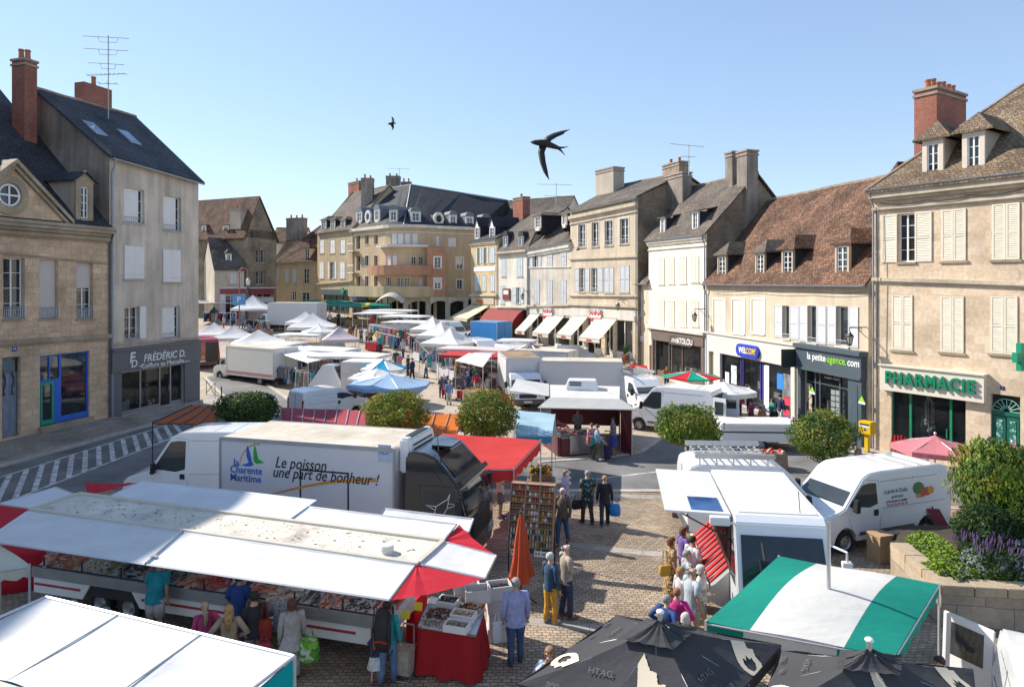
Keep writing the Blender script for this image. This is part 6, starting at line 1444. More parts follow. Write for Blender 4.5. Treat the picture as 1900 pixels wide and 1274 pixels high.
canopy('faded red ribbed stall roof between the two clipped trees',on(520,787,2.15),on(682,790,2.15),on(690,762,2.35),on(522,756,2.35),CMAR,val=.06,sag=.05,ribs=8,polem=mat('mauve rib',(.3,.22,.25),.5))
canopy('orange ribbed stall roof between the yellow green trees',on(770,806,2.1),on(846,808,2.1),on(862,768,2.3),on(780,768,2.3),CO,val=.06,sag=.05,ribs=3,polem=mat('rust rib',(.35,.14,.07),.6))
b=gnd(967,16.9);t=thing('closed_umbrella','closed orange red umbrella on a stand in front of the spice rack','umbrella',b)
mb=MB();n=14
prof=[(2.28,.03),(2.1,.07),(1.7,.13),(1.2,.18),(.85,.24),(.72,.27)]
mb.loft([[(r*(1+.28*math.cos(7*2*math.pi*k/28))*math.cos(2*math.pi*k/28),r*(1+.28*math.cos(7*2*math.pi*k/28))*math.sin(2*math.pi*k/28),z+(.1*math.cos(3*2*math.pi*k/28+1)if z<.9 else 0))for k in range(28)]for z,r in prof],0,False)
o=mb.build('canvas',canvas('orange red canvas',(.55,.10,.04),.15),t,smooth=True)
mb=MB();mb.tube([(0,0,0),(0,0,2.34)],.025,8);mb.ball((0,0,2.34),.05,.05,.03,8,4);mb.build('pole',DARK,t)
mb=MB()
for k in range(4):a=k*1.57+.4;mb.tube([(0,0,.35),(.42*math.cos(a),.42*math.sin(a),.02)],.018,5)
mb.build('stand',DARK,t)
gz_g='white peaked gazebos'
gazebo('white peaked gazebo nearest the grey house, left end of its row',397,63,3.2,CW,.25,group=gz_g);gazebo('white peaked gazebo in the middle of the row of three beside the grey house',434,61,3.4,CW,.25,group=gz_g);gazebo('white peaked gazebo above the red striped truck, right end of the row of three',480,58,4.2,CW,.3,group=gz_g)
gazebo('small white gazebo in front of the dark red shop fascia',469,84,4.2,CW,.15,2.4,4.0,group=gz_g)
gazebo('white gazebo just right of the grey white box truck, rear one of the pair',566,72,3.6,CW,.2,group=gz_g);gazebo('white gazebo just right of the grey white box truck, front one of the pair',580,68,4.4,CW,.2,2.3,3.6,group=gz_g)
gazebo('pinkish white gazebo with a closed side curtain',630,61,3.1,CP,.32,2.1,3.2,wall=3)
parasol('white parasol between the two gazebos and the blue parasol',592,63,1.6,CW,2.5,.55)
parasol('royal blue parasol tilted below the white parasol',566,57,1.0,CDB,1.9,.3,tilt=(.12,-.2))
for i,(px,Y,w,m)in enumerate(((803,66,3.2,CW),(818,62,3.2,CW),(835,57.5,3.7,CW))):
 gazebo(('white gazebo farthest in the row of three above the clothes','white gazebo in the middle of the row of three above the clothes','white gazebo nearest in the row of three beside the red and white canopy')[i],px,Y,w,m,-.45,2.3,3.5,group=gz_g)
for i,(px,Y,w,d,rot)in enumerate(((420,90,9,4,.1),(485,82,5,3,.1),(395,93,6,3,.1))):
 canopy(('long white canopy over clothes at the far left','white canopy left of the grey white box truck cab','cream canopy at the foot of the far low house')[i],*rectc(px,Y,w,d,rot,2.5),CW,val=.1)
for i,(px,Y,w,d,rot)in enumerate(((600,91,7,3.5,.05),(640,88,5.5,3.5,-.05),(680,87,6,3.5,.1),(505,88,5,3,-.2))):
 canopy(('green canopy with a yellow patch below the green cross','green canopy in the middle of the far green row','green canopy at the right end of the far row','green canopy beside the far small gazebo')[i],*rectc(px,Y,w,d,rot,2.5),[CG,canvas('yellow patch canvas',(.7,.55,.05))],val=.3,sag=-.25,stripes=(lambda u:1 if .42<u<.55 else 0)if i in(0,2)else None,group='green canopies across the far side')
for i,(px,Y,w,d,rot)in enumerate(((512,56.5,3.8,3,-.25),(588,53.8,6,3,-.22),(650,51,5.4,3,-.22))):
 canopy(('flat white canopy directly behind the red striped truck','flat white canopy in the middle of the long row behind the red striped truck','flat white canopy at the end of the long row, near the blue and white parasol')[i],*rectc(px,Y,w,d,rot,2.35),CW,val=.18,sag=-.2)
for i,(px,Y,w,d,rot)in enumerate(((705,77,5,3.4,-.3),(752,74,5,3.4,-.35),(770,69,6,3.2,-.4))):
 canopy(('flat white canopy over clothes at the far end of the right hand row','flat white canopy in front of the arcade','flat white canopy adjoining the row of three gazebos')[i],*rectc(px,Y,w,d,rot,2.6),CW,val=.15,sag=-.15)
canopy('white and pink canopy next to the nearest of three gazebos',*rectc(885,53.5,5.8,2.6,-.35,2.45),canvas('rosy white canvas',(.75,.63,.62)),val=.2,sag=-.1)
canopy('red and white canopy above the dusty brown truck roof',*rectc(893,51.0,6.0,2.2,-.35,2.4),[CR,canvas('rosy white canvas',(.75,.63,.62))],val=.25,sag=-.1,stripes=lambda u:0 if u<.35 or u>.62 else 1)
canopy('white raised side flap of the dusty brown truck',on(845,668,2.35),on(896,680,2.5),on(912,658,2.8),on(870,655,2.6),WHITE,val=0,sag=0)
canopy('white folding awning at the tail of the red striped truck',on(572,672,2.2),on(640,657,2.2),on(600,646,2.45),on(512,652,2.5),CW,val=.05,sag=.03)
parasol('mauve grey parasol in front of the ivory awnings',984,51.5,1.5,CMV,2.5,.7)
canopy('ivory flat canopy below the shop signs',*rectc(1030,54.5,5.0,2,-.25,2.3),canvas('ivory canvas',(.70,.64,.52)),val=.1)
canopy('slate grey ridged canopy behind the small white box truck',on(1025,668,2.2),on(1105,662,2.2),on(1075,640,2.6),on(1035,640,2.6),canvas('slate canvas',(.16,.18,.21),.08),val=.1,sag=-.3)
parasol('red and green striped parasol behind the ladder van',1283,41.5,1.75,CRED,2.35,.35,8,val=.08,m2=canvas('bright green canvas',(.0,.38,.25)))
parasol('white parasol over fruit in front of the telephone shop',1343,37.5,1.75,CW,2.15,.45,6,val=.28)
parasol('white and blue parasol beside the white trailer box',712,45.5,1.55,CW,2.35,.6,8,m2=canvas('cyan canvas',(.01,.32,.58)))
parasol('large pale blue parasol above the clipped yellow green tree',722,39.6,2.45,canvas('powder blue canvas',(.36,.52,.72)),2.2,.55,8,val=.2)  # one soft blue cloth with slight random tone
parasol('white parasol between the blue and white one and the pale blue one',700,42.5,1.9,CW,2.2,.5,6,val=.12)
parasol('pink parasol behind the grocer van by the pharmacy',1735,24.6,1.45,CPK,2.1,.42,6,val=.18)
parasol('pink parasol behind the leafy shrub at the picture edge',1878,23.2,1.3,CPK,2.15,.4,6,val=.18)
canopy('small red canvas flap beside the narrow house door',on(1168,688,1.9),on(1205,690,1.9),on(1200,678,2.2),on(1172,676,2.2),CRED,val=.05)
def trailer_box(label,px,Y,w,d,h,rot,m,roofm=None,name='market_trailer',z0=.45,stripe=None):
 c=gnd(px,Y);t=thing(name,label,'trailer',c,rot)
 mb=MB();mb.box(-w/2,w/2,-d/2,d/2,z0,h);o=mb.build('box_body',m,t,bevel=.04)
 mb=MB();mb.box(-w/2+.05,w/2-.05,-d/2+.05,d/2-.05,h-.02,h+.015);mb.build('roof',roofm or OFFW,o)
 if stripe:mb=MB();mb.box(-w/2-.006,w/2+.006,-d/2-.006,d/2+.006,h-.42,h-.34);mb.build('stripe',stripe,o)
 mb=MB();mb.box(-w/2+.2,w/2-.2,-d/2-.008,-d/2+.01,z0+.75,h-.2);mb.build('hatch',OFFW,o)
 for s in(1,-1):wheel(t,0,s*(d/2-.1),.3,.18)
 mb=MB();mb.tube([(w/2,0,z0+.05),(w/2+1.0,0,z0)],.04,6);mb.build('drawbar',DARK,t)
 return t
trailer_box('white trailer box behind the blue and white parasol',680,47.2,2.9,2.1,2.55,-.15,mat('white box',(.7,.69,.66),.45),OFFW)
c=gnd(614,49.3);t=thing('folded_trailer','white wedge shaped folded trailer with black window strips next to the clothes','trailer',c,-.25)
mb=MB();mb.hexa([(-1.4,-.9,.4),(1.4,-.9,.4),(1.4,.9,.4),(-1.4,.9,.4)],[(-.35,-.6,1.95),(.45,-.6,1.95),(.45,.7,1.95),(-.35,.7,1.95)]);o=mb.build('body',VWHITE,t,bevel=.05)
for s in(1,-1):
 mb=MB();a,b=V(s*1.3,-.7,.62),V(s*.52,-.5,1.8);e=V(0,1.2,0);n=V(s*.82,0,.57)*.02
 mb.hexa([a+n,b+n,b+e*.85+n,a+e+n],[a+n*2.5,b+n*2.5,b+e*.85+n*2.5,a+e+n*2.5]);mb.build('window',VGLASS,o)
for s in(1,-1):wheel(t,0,s*.85,.28,.16)
trailer_box('long low white trailer with a dark stripe beyond the roof rack van',1402,33.3,3.7,1.8,1.3,-.06,VWHITE,OFFW,stripe=GREYPL)
zr=2.45
A,B_,C_,D=on(995,741,zr),on(1168,746,zr),on(1090,712,zr+.15),on(1000,700,zr+.15)
A=V(1.35,33.0,2.3);B_=V(6.05,32.2,2.3);C_=V(6.6,36.2,2.6);D=V(2.3,36.8,2.6)
t=thing('butcher_stall','butcher stall trailer with grey roof flaps and dark red sides','stall',V(4,34.5,0))
MAROON=mat('maroon panel',(.13,.02,.03),.4);GRC=canvas('grey canvas',(.60,.60,.58),.3)
a,b,c_,d=V(2.3,33.2,2.45),V(5.6,32.7,2.45),V(6.2,36.4,2.5),V(2.5,37.0,2.5)
mb=MB();mb.hexa([q-V(0,0,.08)for q in(a,b,c_,d)],[a,b,c_,d]);o=mb.build('roof',mat('grey trailer roof',(.62,.61,.58),.5,var=.12),t,world=True)
mb=MB();mb.hexa([V(2.26,33.3,2.46),V(2.46,37,2.5),V(.7,37.2,2.75),V(.35,34.0,2.6)],[V(2.26,33.3,2.5),V(2.46,37,2.54),V(.7,37.2,2.79),V(.35,34.0,2.64)]);mb.build('side_flap',mat('pale flap',(.58,.57,.54),.5),t,world=True)
mb=MB();mb.hexa([V(2.3,33.16,2.42),V(5.65,32.66,2.42),V(6.15,31.4,2.15),V(1.65,31.9,2.15)],[V(2.3,33.16,2.46),V(5.65,32.66,2.46),V(6.15,31.4,2.19),V(1.65,31.9,2.19)]);mb.build('front_flap',GRC,t,world=True)
mb=MB();mb.hexa([V(3.2,35.2,2.48),V(4.9,34.9,2.48),V(5.0,36.2,2.48),V(3.3,36.4,2.48)],[V(3.35,35.35,2.98),V(4.8,35.1,2.98),V(4.9,36.0,2.98),V(3.45,36.2,2.98)]);ac=mb.build('cooling_unit',WHITE,t,world=True,bevel=.05)
mb=MB()
for k in range(2):
 for j in range(3):z=2.6+j*.12;x=3.42+k*.72;mb.hexa([V(x,35.28-.04*0-.06,z),V(x+.6,35.18-.06,z),V(x+.6,35.3,z),V(x,35.4,z)],[V(x,35.28-.03,z+.06),V(x+.6,35.18-.03,z+.06),V(x+.6,35.3,z+.06),V(x,35.4,z+.06)])
mb.build('vent_grille',BLACKP,ac,world=True)
mb=MB();mb.hexa([V(5.62,32.5,0),V(6.0,31.7,0),V(6.05,31.74,0),V(5.7,32.5,0)],[V(5.62,32.5,2.4),V(6.0,31.7,2.2),V(6.05,31.74,2.2),V(5.7,32.5,2.4)]);mb.hexa([V(5.6,32.5,0),V(6.2,36.4,0),V(6.14,36.4,0),V(5.54,32.5,0)],[V(5.6,32.5,2.4),V(6.2,36.4,2.45),V(6.14,36.4,2.45),V(5.54,32.5,2.4)]);mb.hexa([V(2.55,36.9,.4),V(6.2,36.3,.4),V(6.2,36.4,.4),V(2.55,37,.4)],[V(2.55,36.9,2.4),V(6.2,36.3,2.4),V(6.2,36.4,2.4),V(2.55,37,2.4)])
mb.build('wall_panel',MAROON,t,world=True)
def counter(t,pts,w,h,m,top,h0=.0):
 for(p,q)in zip(pts,pts[1:]):
  p,q=V(*p,0),V(*q,0);n=V((q-p).y,-(q-p).x,0).normalized()
  mb=MB();mb.hexa([p,q,q-n*w,p-n*w],[p+V(0,0,h),q+V(0,0,h),q-n*w+V(0,0,h+.08),p-n*w+V(0,0,h+.08)]);mb.build('counter',m,t,world=True)
  mb=MB();mb.hexa([p+V(0,0,h+.003)-n*.05,q+V(0,0,h+.003)-n*.05,q-n*w+V(0,0,h+.1),p-n*w+V(0,0,h+.1)],[p+V(0,0,h+.06)-n*.05,q+V(0,0,h+.06)-n*.05,q-n*w+V(0,0,h+.14),p-n*w+V(0,0,h+.14)]);mb.build('counter_top',top,t,world=True)
counter(t,[(1.35,36.2),(2.55,31.55)],.85,.85,MAROON,mat('steel tray',(.45,.46,.47),.3,.8))
counter(t,[(2.75,31.5),(4.1,31.9)],.8,.8,MAROON,mat('steel tray',(.45,.46,.47),.3,.8))
mb=MB()
for p,q in(((1.3,36.2),(2.5,31.5)),((2.7,31.42),(4.1,31.82))):
 p,q=V(*p,0),V(*q,0);n=V((q-p).y,-(q-p).x,0).normalized();mb.hexa([p+V(0,0,.9),q+V(0,0,.9),q+V(0,0,.9)-n*.01,p+V(0,0,.9)-n*.01],[p+V(0,0,1.25)-n*.16,q+V(0,0,1.25)-n*.16,q+V(0,0,1.25)-n*.17,p+V(0,0,1.25)-n*.17])
mb.build('glass_screen',glass('counter glass',(.1,.12,.12),.03,.75),t,world=True)
text('BOUCHERIE',.3,V(2.02,33.75,.55),V(1.2,-4.65,0),V(-.968,-.25,0),WHITE,t,fit=1.6)
for p in((.5,34.3),(1.8,32.1),(6.0,31.6)):mb=MB();mb.tube([V(*p,0),V(*p,2.25)],.025,6);mb.build('leg',POLE,t,world=True)
t.location.x-=.45
for i,(px,Y,w,d,rot,lab)in enumerate(((560,62,4.2,2.6,-.2,'flat white canopy between the striped truck row and the pinkish gazebo'),(690,58.5,3.4,2.4,-.3,'small white canopy right of the pinkish gazebo'),(742,62,3.6,2.4,-.45,'flat white canopy left of the middle gazebo of three'),(545,83,5,3,.05,'white canopy just behind the cab of the grey white box truck'),(725,82,6,3,-.15,'white canopy in front of the corner building pillars'),(960,58.5,3.2,2,-.3,'small white canopy left of the mauve grey parasol'))):
 if i in(1,2):continue
 canopy(lab,*rectc(px,Y,w,d,rot,2.35),CW,val=.18,sag=-.12)
t=thing('fish_trailer','long white fishmonger trailer with raised flaps and a red stripe','stall',on(400,1150))
TW=mat('trailer white',(.80,.79,.77),.4,var=.04);TD=plaster('dirty trailer roof',(.68,.62,.53),.12,.12,dirt=(.30,.27,.23));TALU=mat('ribbed aluminium',(.40,.40,.40),.4,.5,var=.12)
zr=2.55
n0,n1=on(58,945,zr),on(774,1047,zr);f0,f1=on(143,912,zr),on(818,1003,zr)
U=(n1-n0).normalized();N=V(-U.y,U.x,0)
w=(f1-n1).dot(N);L=(n1-n0).length
q=lambda u,v,z:n0+U*u+N*v+V(0,0,z-zr)
mb=MB();mb.hexa([q(0,0,zr-.1),q(L,0,zr-.1),q(L,w,zr-.1),q(0,w,zr-.1)],[q(0,0,zr),q(L,0,zr),q(L,w,zr),q(0,w,zr)]);rf=mb.build('roof',TD,t,world=True)
mb=MB()
for v in(0,w):mb.hexa([q(-.02,v-.05,zr-.11),q(L+.02,v-.05,zr-.11),q(L+.02,v+.05,zr-.11),q(-.02,v+.05,zr-.11)],[q(-.02,v-.05,zr+.05),q(L+.02,v-.05,zr+.05),q(L+.02,v+.05,zr+.05),q(-.02,v+.05,zr+.05)])
for u in(0,L):mb.hexa([q(u-.05,.051,zr-.11),q(u+.05,.051,zr-.11),q(u+.05,w-.051,zr-.11),q(u-.05,w-.051,zr-.11)],[q(u-.05,.051,zr+.05),q(u+.05,.051,zr+.05),q(u+.05,w-.051,zr+.05),q(u-.05,w-.051,zr+.05)])
mb.build('roof_edge',mat('cream edge',(.58,.53,.44),.5),rf,world=True)
mb=MB();mb.lathe([(.02,0),(.12,0),(.12,.07),(.15,.08),(.13,.16),(.05,.18)],q(L-.85,.35,zr),14);mb.build('roof_vent',OFFW,rf,world=True,smooth=True,auto=.5)
SPOT=mat('bird dropping dark',(.13,.11,.09),.9)
mb=MB();rnd=random.Random(3)
for k in range(230):
 u=rnd.random()*L*.98;v=.12+rnd.random()*(w-.24);r=.008+.02*rnd.random()**3;mb.face([q(u+r*math.cos(a)*1.7,v+r*math.sin(a),zr+.004+.0004*(k%7))for a in(0,1.1,2.2,3.3,4.4,5.4)])
o=mb.build('roof_dirt',SPOT,rf,world=True);o['kind']='stuff'
FLP=canvas('white flap skin',(.86,.86,.85),.3);FLB=canvas('blue white flap skin',(.82,.83,.85),.25)
def flap(name,pts,m=None,th=.035):
 m=m or FLP
 mb=MB();P_=pts;mb.grid(lambda u,v:P_[0].lerp(P_[1],u).lerp(P_[3].lerp(P_[2],u),v)-V(0,0,.03*math.sin(math.pi*u)*math.sin(math.pi*v)+.004*math.sin(u*23)),12,6);o=mb.build(name,m,t,world=True,smooth=True)
 mb=MB()
 for a,b in zip(pts,pts[1:]+pts[:1]):mb.tube([a,b],.022,4)
 mb.build('flap_edge',ALU,o,world=True);return o
e0,e1=on(-30,1003,2.5),on(722,1113,2.5);em=e0.lerp(e1,.45);nm=q(L*.45,-.06,zr)
fa_=q(0,-.06,zr+.0)
flap('front_flap',[e0,em-U*.02,nm-U*.02,fa_]);flap('front_flap',[em+U*.02,e1,q(L-.02,-.06,zr),nm+U*.02])
mb=MB();mb.tube([em+V(0,0,.03),nm+V(0,0,.03)],.02,5);mb.box(em.x-.05,em.x+.05,em.y-.05+.3,em.y+.05+.3,em.z,em.z+.06);mb.build('flap_hinge',ALU,t,world=True)
flap('back_flap',[q(.9,w+.06,zr),q(L*.62,w+.06,zr),q(L*.62,w+1.15,zr+.12),q(.9,w+1.15,zr+.12)],FLB);flap('back_flap',[q(L*.625,w+.06,zr),q(L-.02,w+.06,zr),q(L-.02,w+.75,zr+.1),q(L*.625,w+.75,zr+.1)])
flap('back_flap',[q(L*.8,w+.8,zr-.05),q(L+.25,w+.8,zr-.05),q(L+.2,w+1.2,zr+.1),q(L*.8,w+1.2,zr+.1)])
r0,r1=on(921,1030,2.45),on(900,1073,2.45)
flap('end_flap',[q(L+.06,.03,zr),r1,r0,q(L+.06,w-.03,zr)])
RT=canvas('fish stall red canvas',(.62,.03,.05),.25)
def tri(a,b,c,lab='corner_canvas'):
 mb=MB();n=8
 rows=[[a.lerp(b,j/n).lerp(a.lerp(c,j/n),i/n)-V(0,0,.05*math.sin(math.pi*i/n)*j/n+.012*math.sin(i*2.4))for i in range(n+1)]for j in range(n+1)]
 mb.loft(rows,0,False,False);return mb.build(lab,RT,t,world=True)
tri(q(L,-.02,zr),e1,r1);tri(q(L,w+.02,zr),q(L-.02,w+.9,zr+.05),r0)
tri(q(0,-.02,zr),e0,q(-1.6,.2,zr-.1));tri(q(.3,w,zr),q(.9,w+1.1,zr+.1),q(-.9,w+.9,zr-.02))
flap('end_flap',[q(-1.5,.25,zr-.1),q(-.06,.03,zr),q(-.06,w-.03,zr),q(-1.3,w+.4,zr-.05)],FLB)
c0,c1=on(63,1097,.42),on(688,1197,.42);UB=(c1-c0).normalized();NB=V(-UB.y,UB.x,0);LB=(c1-c0).length
b=lambda u,v,z:c0+UB*u+NB*v+V(0,0,z-.42)
def slab(mb,u0,u1,v0,v1,z0,z1,m=0,dz=0):mb.hexa([b(u0,v0,z0),b(u1,v0,z0),b(u1,v1,z0),b(u0,v1,z0)],[b(u0,v0,z1),b(u1,v0,z1),b(u1,v1,z1+dz),b(u0,v1,z1+dz)],m)
wa=on(245,1130);uw=(wa-c0).dot(UB)
mb=MB()
slab(mb,0,uw-.85,0,.06,.42,.80);slab(mb,uw+.85,LB,0,.06,.42,.80)
mb.prism([b(uw-.85,0,.8),b(uw-.85,0,.42),b(uw-.6,0,.8)],NB*.06);mb.prism([b(uw+.85,0,.8),b(uw+.85,0,.42),b(uw+.6,0,.8)],NB*.06)
sk=mb.build('skirt',TW,t,world=True)
mb=MB();slab(mb,.02,uw-.9,-.006,.01,.60,.66);slab(mb,uw+.9,LB-.35,-.006,.01,.60,.66);mb.build('red_stripe',mat('red stripe',(.42,.04,.06)),sk,world=True)
mb=MB();slab(mb,-.02,LB+.6,-.04,.04,.802,1.05);[slab(mb,-.02,LB+.6,-.05,-.039,.82+k*.055,.84+k*.055)for k in range(4)];mb.build('counter_rail',TALU,sk,world=True)
mb=MB();slab(mb,0,LB,.062,w+.5,.5,.8);mb.build('chassis',DARK,t,world=True)
mb=MB();slab(mb,0,LB+.6,.045,.95,.85,1.0,0,.28);ice=mb.build('ice_tray',mat('crushed ice',(.62,.62,.64),.5,var=.25,vs=30,bump=.8),t,world=True)
mb=MB()
for k in range(9):u=.3+(LB+.2)*k/8;mb.tube([b(u,.02,1.04),b(u,.02,1.3)],.022,6)
mb.tube([b(-.02,.02,1.06),b(LB+.6,.02,1.06)],.016,5);mb.build('screen_post',DARK,t,world=True)
for u in(0.05,LB-.05):mb=MB();mb.tube([b(u,w+.3,.5),b(u,w+.3,zr-.1)],.04,6);mb.build('corner_post',ALU,t,world=True)
mb=MB();slab(mb,0,LB,w+.52,w+.56,.5,zr-.12);mb.build('back_wall',TW,t,world=True)
mb=MB();slab(mb,LB+.35,LB+.55,1.0,w+.45,.05,.95);mb.build('side_cover',RT,t,world=True)
for u in(uw-.42,uw+.42):
 cpos=b(u,.2,0);mb=MB();ang=math.atan2(UB.y,UB.x);M_=Matrix.Translation(V(cpos.x,cpos.y,0))@Matrix.Rotation(ang,4,'Z')
 mb=MB(M_);mb.lathe([(.19,-.1),(.30,-.1),(.32,-.05),(.32,.05),(.30,.1),(.19,.1)],(0,0,.32),20,0,'y',False);wt=mb.build('wheel',TYRE,t,world=True,smooth=True,auto=.6)
 mb=MB(M_);mb.lathe([(.02,-.1),(.08,-.11),(.12,-.06),(.19,-.09),(.2,0),(.02,0)],(0,0,.32),18,0,'y');mb.build('rim',RIMM,wt,world=True,smooth=True,auto=.5)
rnd=random.Random(5);ICE=mat('crushed ice',(.62,.62,.64))
def heap(label,P_,UU,NN,w_,d_,kind,m,zbase=0.0,n=60,slope=.28,cat='seafood',name=None):
 """a heap of shells, prawns, fillets or whole fish on a sloping tray"""
 mb=MB()
 for k in range(n):
  a,c=(rnd.random()-.5)*w_,(rnd.random()-.5)*d_;hgt=.05*(1-(2*a/w_)**2)*(1-(2*c/d_)**2)*2
  p=P_+UU*a+NN*c+V(0,0,slope*(c)+hgt*rnd.random()+.02);yaw=rnd.random()*6.28;mi=rnd.randrange(len(m))
  if kind=='fish':
   yaw=1.1+rnd.random()*.7;l=.13+rnd.random()*.08;dv=V(math.cos(yaw),math.sin(yaw),0);dv=UU*dv.x+NN*dv.y+V(0,0,dv.y*slope)
   mb.tube([p-dv*l*.5,p-dv*l*.2,p+dv*l*.2,p+dv*l*.4,p+dv*l*.5],[.008,.028,.03,.012,.03],5,mi)
  elif kind=='fillet':
   l=.12+rnd.random()*.1;dv=UU*math.cos(yaw)+NN*math.sin(yaw);sv=V(-dv.y,dv.x,0)
   mb.hexa([p-dv*l-sv*.05,p+dv*l-sv*.035,p+dv*l+sv*.035,p-dv*l+sv*.05],[p-dv*l*.9-sv*.03+V(0,0,.03),p+dv*l*.8-sv*.02+V(0,0,.025),p+dv*l*.8+sv*.02+V(0,0,.025),p-dv*l*.9+sv*.03+V(0,0,.03)],mi)
  elif kind=='prawn':
   dv=UU*math.cos(yaw)+NN*math.sin(yaw);sv=V(-dv.y,dv.x,0);mb.tube([p-dv*.05,p+sv*.02,p+dv*.04+V(0,0,.015),p+dv*.07-sv*.02],[.008,.014,.012,.004],4,mi)
  else:mb.ball(p,.022+.014*rnd.random(),.03,.018,5,3,mi)
 cs_=[P_+UU*a*w_*.5+NN*c_*d_*.5+V(0,0,slope*c_*d_*.5)for a,c_ in((-1,-1),(1,-1),(1,1),(-1,1))];mb.hexa([q-V(0,0,.03)for q in cs_],[q+V(0,0,.012)for q in cs_],len(m))
 o=mb.build(name or('fish' if kind in('fish','fillet')else 'shellfish'),m+[ICE],None);return tag(o,label,cat,'heaps of fish and shellfish on the counter')
mm=lambda k,c,r=.35:mat(k,c,r,var=.25,vs=14)
PINKF=[mm('salmon flesh',(.62,.20,.13)),mm('pale fillet',(.66,.40,.32)),mm('pink fillet',(.60,.28,.24))];ORNG=[mm('cooked prawn',(.65,.19,.06)),mm('prawn pink',(.62,.30,.18))];MUS=[mm('mussel shell',(.03,.03,.04),.3),mm('mussel brown',(.10,.06,.04))]
SILF=[mm('silver fish',(.36,.36,.37),.25),mm('grey fish',(.16,.16,.17),.25),mm('dark fish',(.07,.07,.08),.25)];REDF=[mm('red mullet',(.52,.10,.07)),mm('tuna red',(.40,.04,.05))];WHF=[mm('white fillet',(.70,.64,.58)),mm('cream scallop',(.66,.52,.38))];GRNS=[mm('parsley',(.04,.16,.03),.6),mm('cooked clam',(.42,.30,.18))]
spec=[('fillet',PINKF,'pink fillets at the far left end of the counter'),('prawn',ORNG,'orange prawns at the left of the counter beside the post'),('ball',WHF,'cream scallops beside the orange prawns'),('ball',GRNS,'clams with parsley above the trailer wheels'),('prawn',MUS,'dark whelks next to the clams'),('prawn',ORNG,'orange langoustines left of the man in the turquoise shirt'),('fish',SILF,'dark silver fish right of the man in the turquoise shirt'),('fillet',PINKF,'salmon pieces behind the ponytailed girl'),('fillet',REDF,'red tuna pieces beside the salmon pieces'),('fish',SILF,'whole grey fish in front of the blue tunic'),('fillet',PINKF,'pink fish steaks between the blue tunic and the striped top'),('fillet',WHF,'white fillets by the striped top'),('fish',SILF,'mackerel right of the grey cardigan'),('fillet',PINKF,'salmon steaks beside the mackerel'),('ball',MUS,'black mussels near the right end of the counter'),('fish',REDF,'red fish near the child carrier backpack')]
n_=len(spec)
for k,(kd,m_,lab)in enumerate(spec):
 u=(LB+.5)*(k+.5)/n_
 heap(lab,b(u,.5,1.0+.14),UB,NB,(LB+.5)/n_*.92,.78,kd,m_,n={'fish':46,'fillet':34,'prawn':110,'ball':150}[kd])
YC=mat('yellow price card',(.75,.58,.03),.5)
for k,u in enumerate((.9,2.6,4.1,5.6,6.9,8.3)):
 mb=MB();p=b(u,.62,1.2);mb.hexa([p-UB*.07,p+UB*.07,p+UB*.07+NB*.01,p-UB*.07+NB*.01],[p-UB*.07+V(0,0,.1)+NB*.03,p+UB*.07+V(0,0,.1)+NB*.03,p+UB*.07+V(0,0,.1)+NB*.04,p-UB*.07+V(0,0,.1)+NB*.04])
 tag(mb.build('price_card',YC),'yellow price card stuck in the ice of the long fish counter','price card','yellow price cards on the fish counter')
tc0,tc1,tc2,tc3=on(775,1160,1.0),on(883,1177,1.0),on(899,1130,1.0),on(800,1105,1.0)
t2=thing('fish_table','steel topped fish table wrapped in red cloth at the end of the trailer','table',V((tc0+tc2).x/2,(tc0+tc2).y/2,0))
mb=MB();mb.hexa([p-V(0,0,.05)for p in(tc0,tc1,tc2,tc3)],[tc0,tc1,tc2,tc3+V(0,0,.0)]);mb.build('table_top',mat('steel tray',(.45,.46,.47)),t2,world=True)
cen=(tc0+tc1+tc2+tc3)/4;mb=MB();loop=[]
cs=[tc0,tc1,tc2,tc3]
for k in range(4):
 for j in range(10):loop.append(cs[k].lerp(cs[(k+1)%4],j/10))
rows=[]
for z,ex in((.94,.0),(.7,.03),(.4,.08),(.06,.14)):
 rows.append([V(p.x,p.y,z)+(V(p.x-cen.x,p.y-cen.y,0).normalized())*(ex*(.7+.6*math.sin(i*1.7))-(.015 if z>.9 else 0))for i,p in enumerate(loop)])
mb.loft(rows,0,False);mb.build('table_cloth',canvas('deep red cloth',(.42,.02,.025),.08),t2,world=True,smooth=True)
for p in cs:mb=MB();pp=p.lerp(cen,.12);mb.tube([V(pp.x,pp.y,0),V(pp.x,pp.y,.95)],.025,6);mb.build('leg',ALU,t2,world=True)
TU,TN=(tc1-tc0).normalized(),V(-(tc1-tc0).y,(tc1-tc0).x,0).normalized()
def crate(label,p,yaw,w_=.5,d_=.34,h_=.14,m=None,fill=None,name='polystyrene_box',grp='white polystyrene boxes of seafood'):
 o=thing(name,label,'box',p,yaw,grp);mb=MB();th=.025;mb.box(-w_/2,w_/2,-d_/2,d_/2,0,.02)
 mb.box(-w_/2,-w_/2+th,-d_/2,d_/2,.021,h_);mb.box(w_/2-th,w_/2,-d_/2,d_/2,.021,h_);mb.box(-w_/2+th,w_/2-th,-d_/2,-d_/2+th,.021,h_-.001);mb.box(-w_/2+th,w_/2-th,d_/2-th,d_/2,.021,h_-.001)
 mb.build('box',m or WHITE,o)
 if fill:
  mb=MB()
  mb.box(-w_/2+.027,w_/2-.027,-d_/2+.027,d_/2-.027,.022,h_*.62)
  for k in range(70):mb.ball(((rnd.random()-.5)*(w_-.08),(rnd.random()-.5)*(d_-.08),h_*.6+rnd.random()*.05),.025,.03,.02,5,3,k%len(fill))
  mb.build('contents',fill,o)
 return o
yaw=math.atan2(TU.y,TU.x)
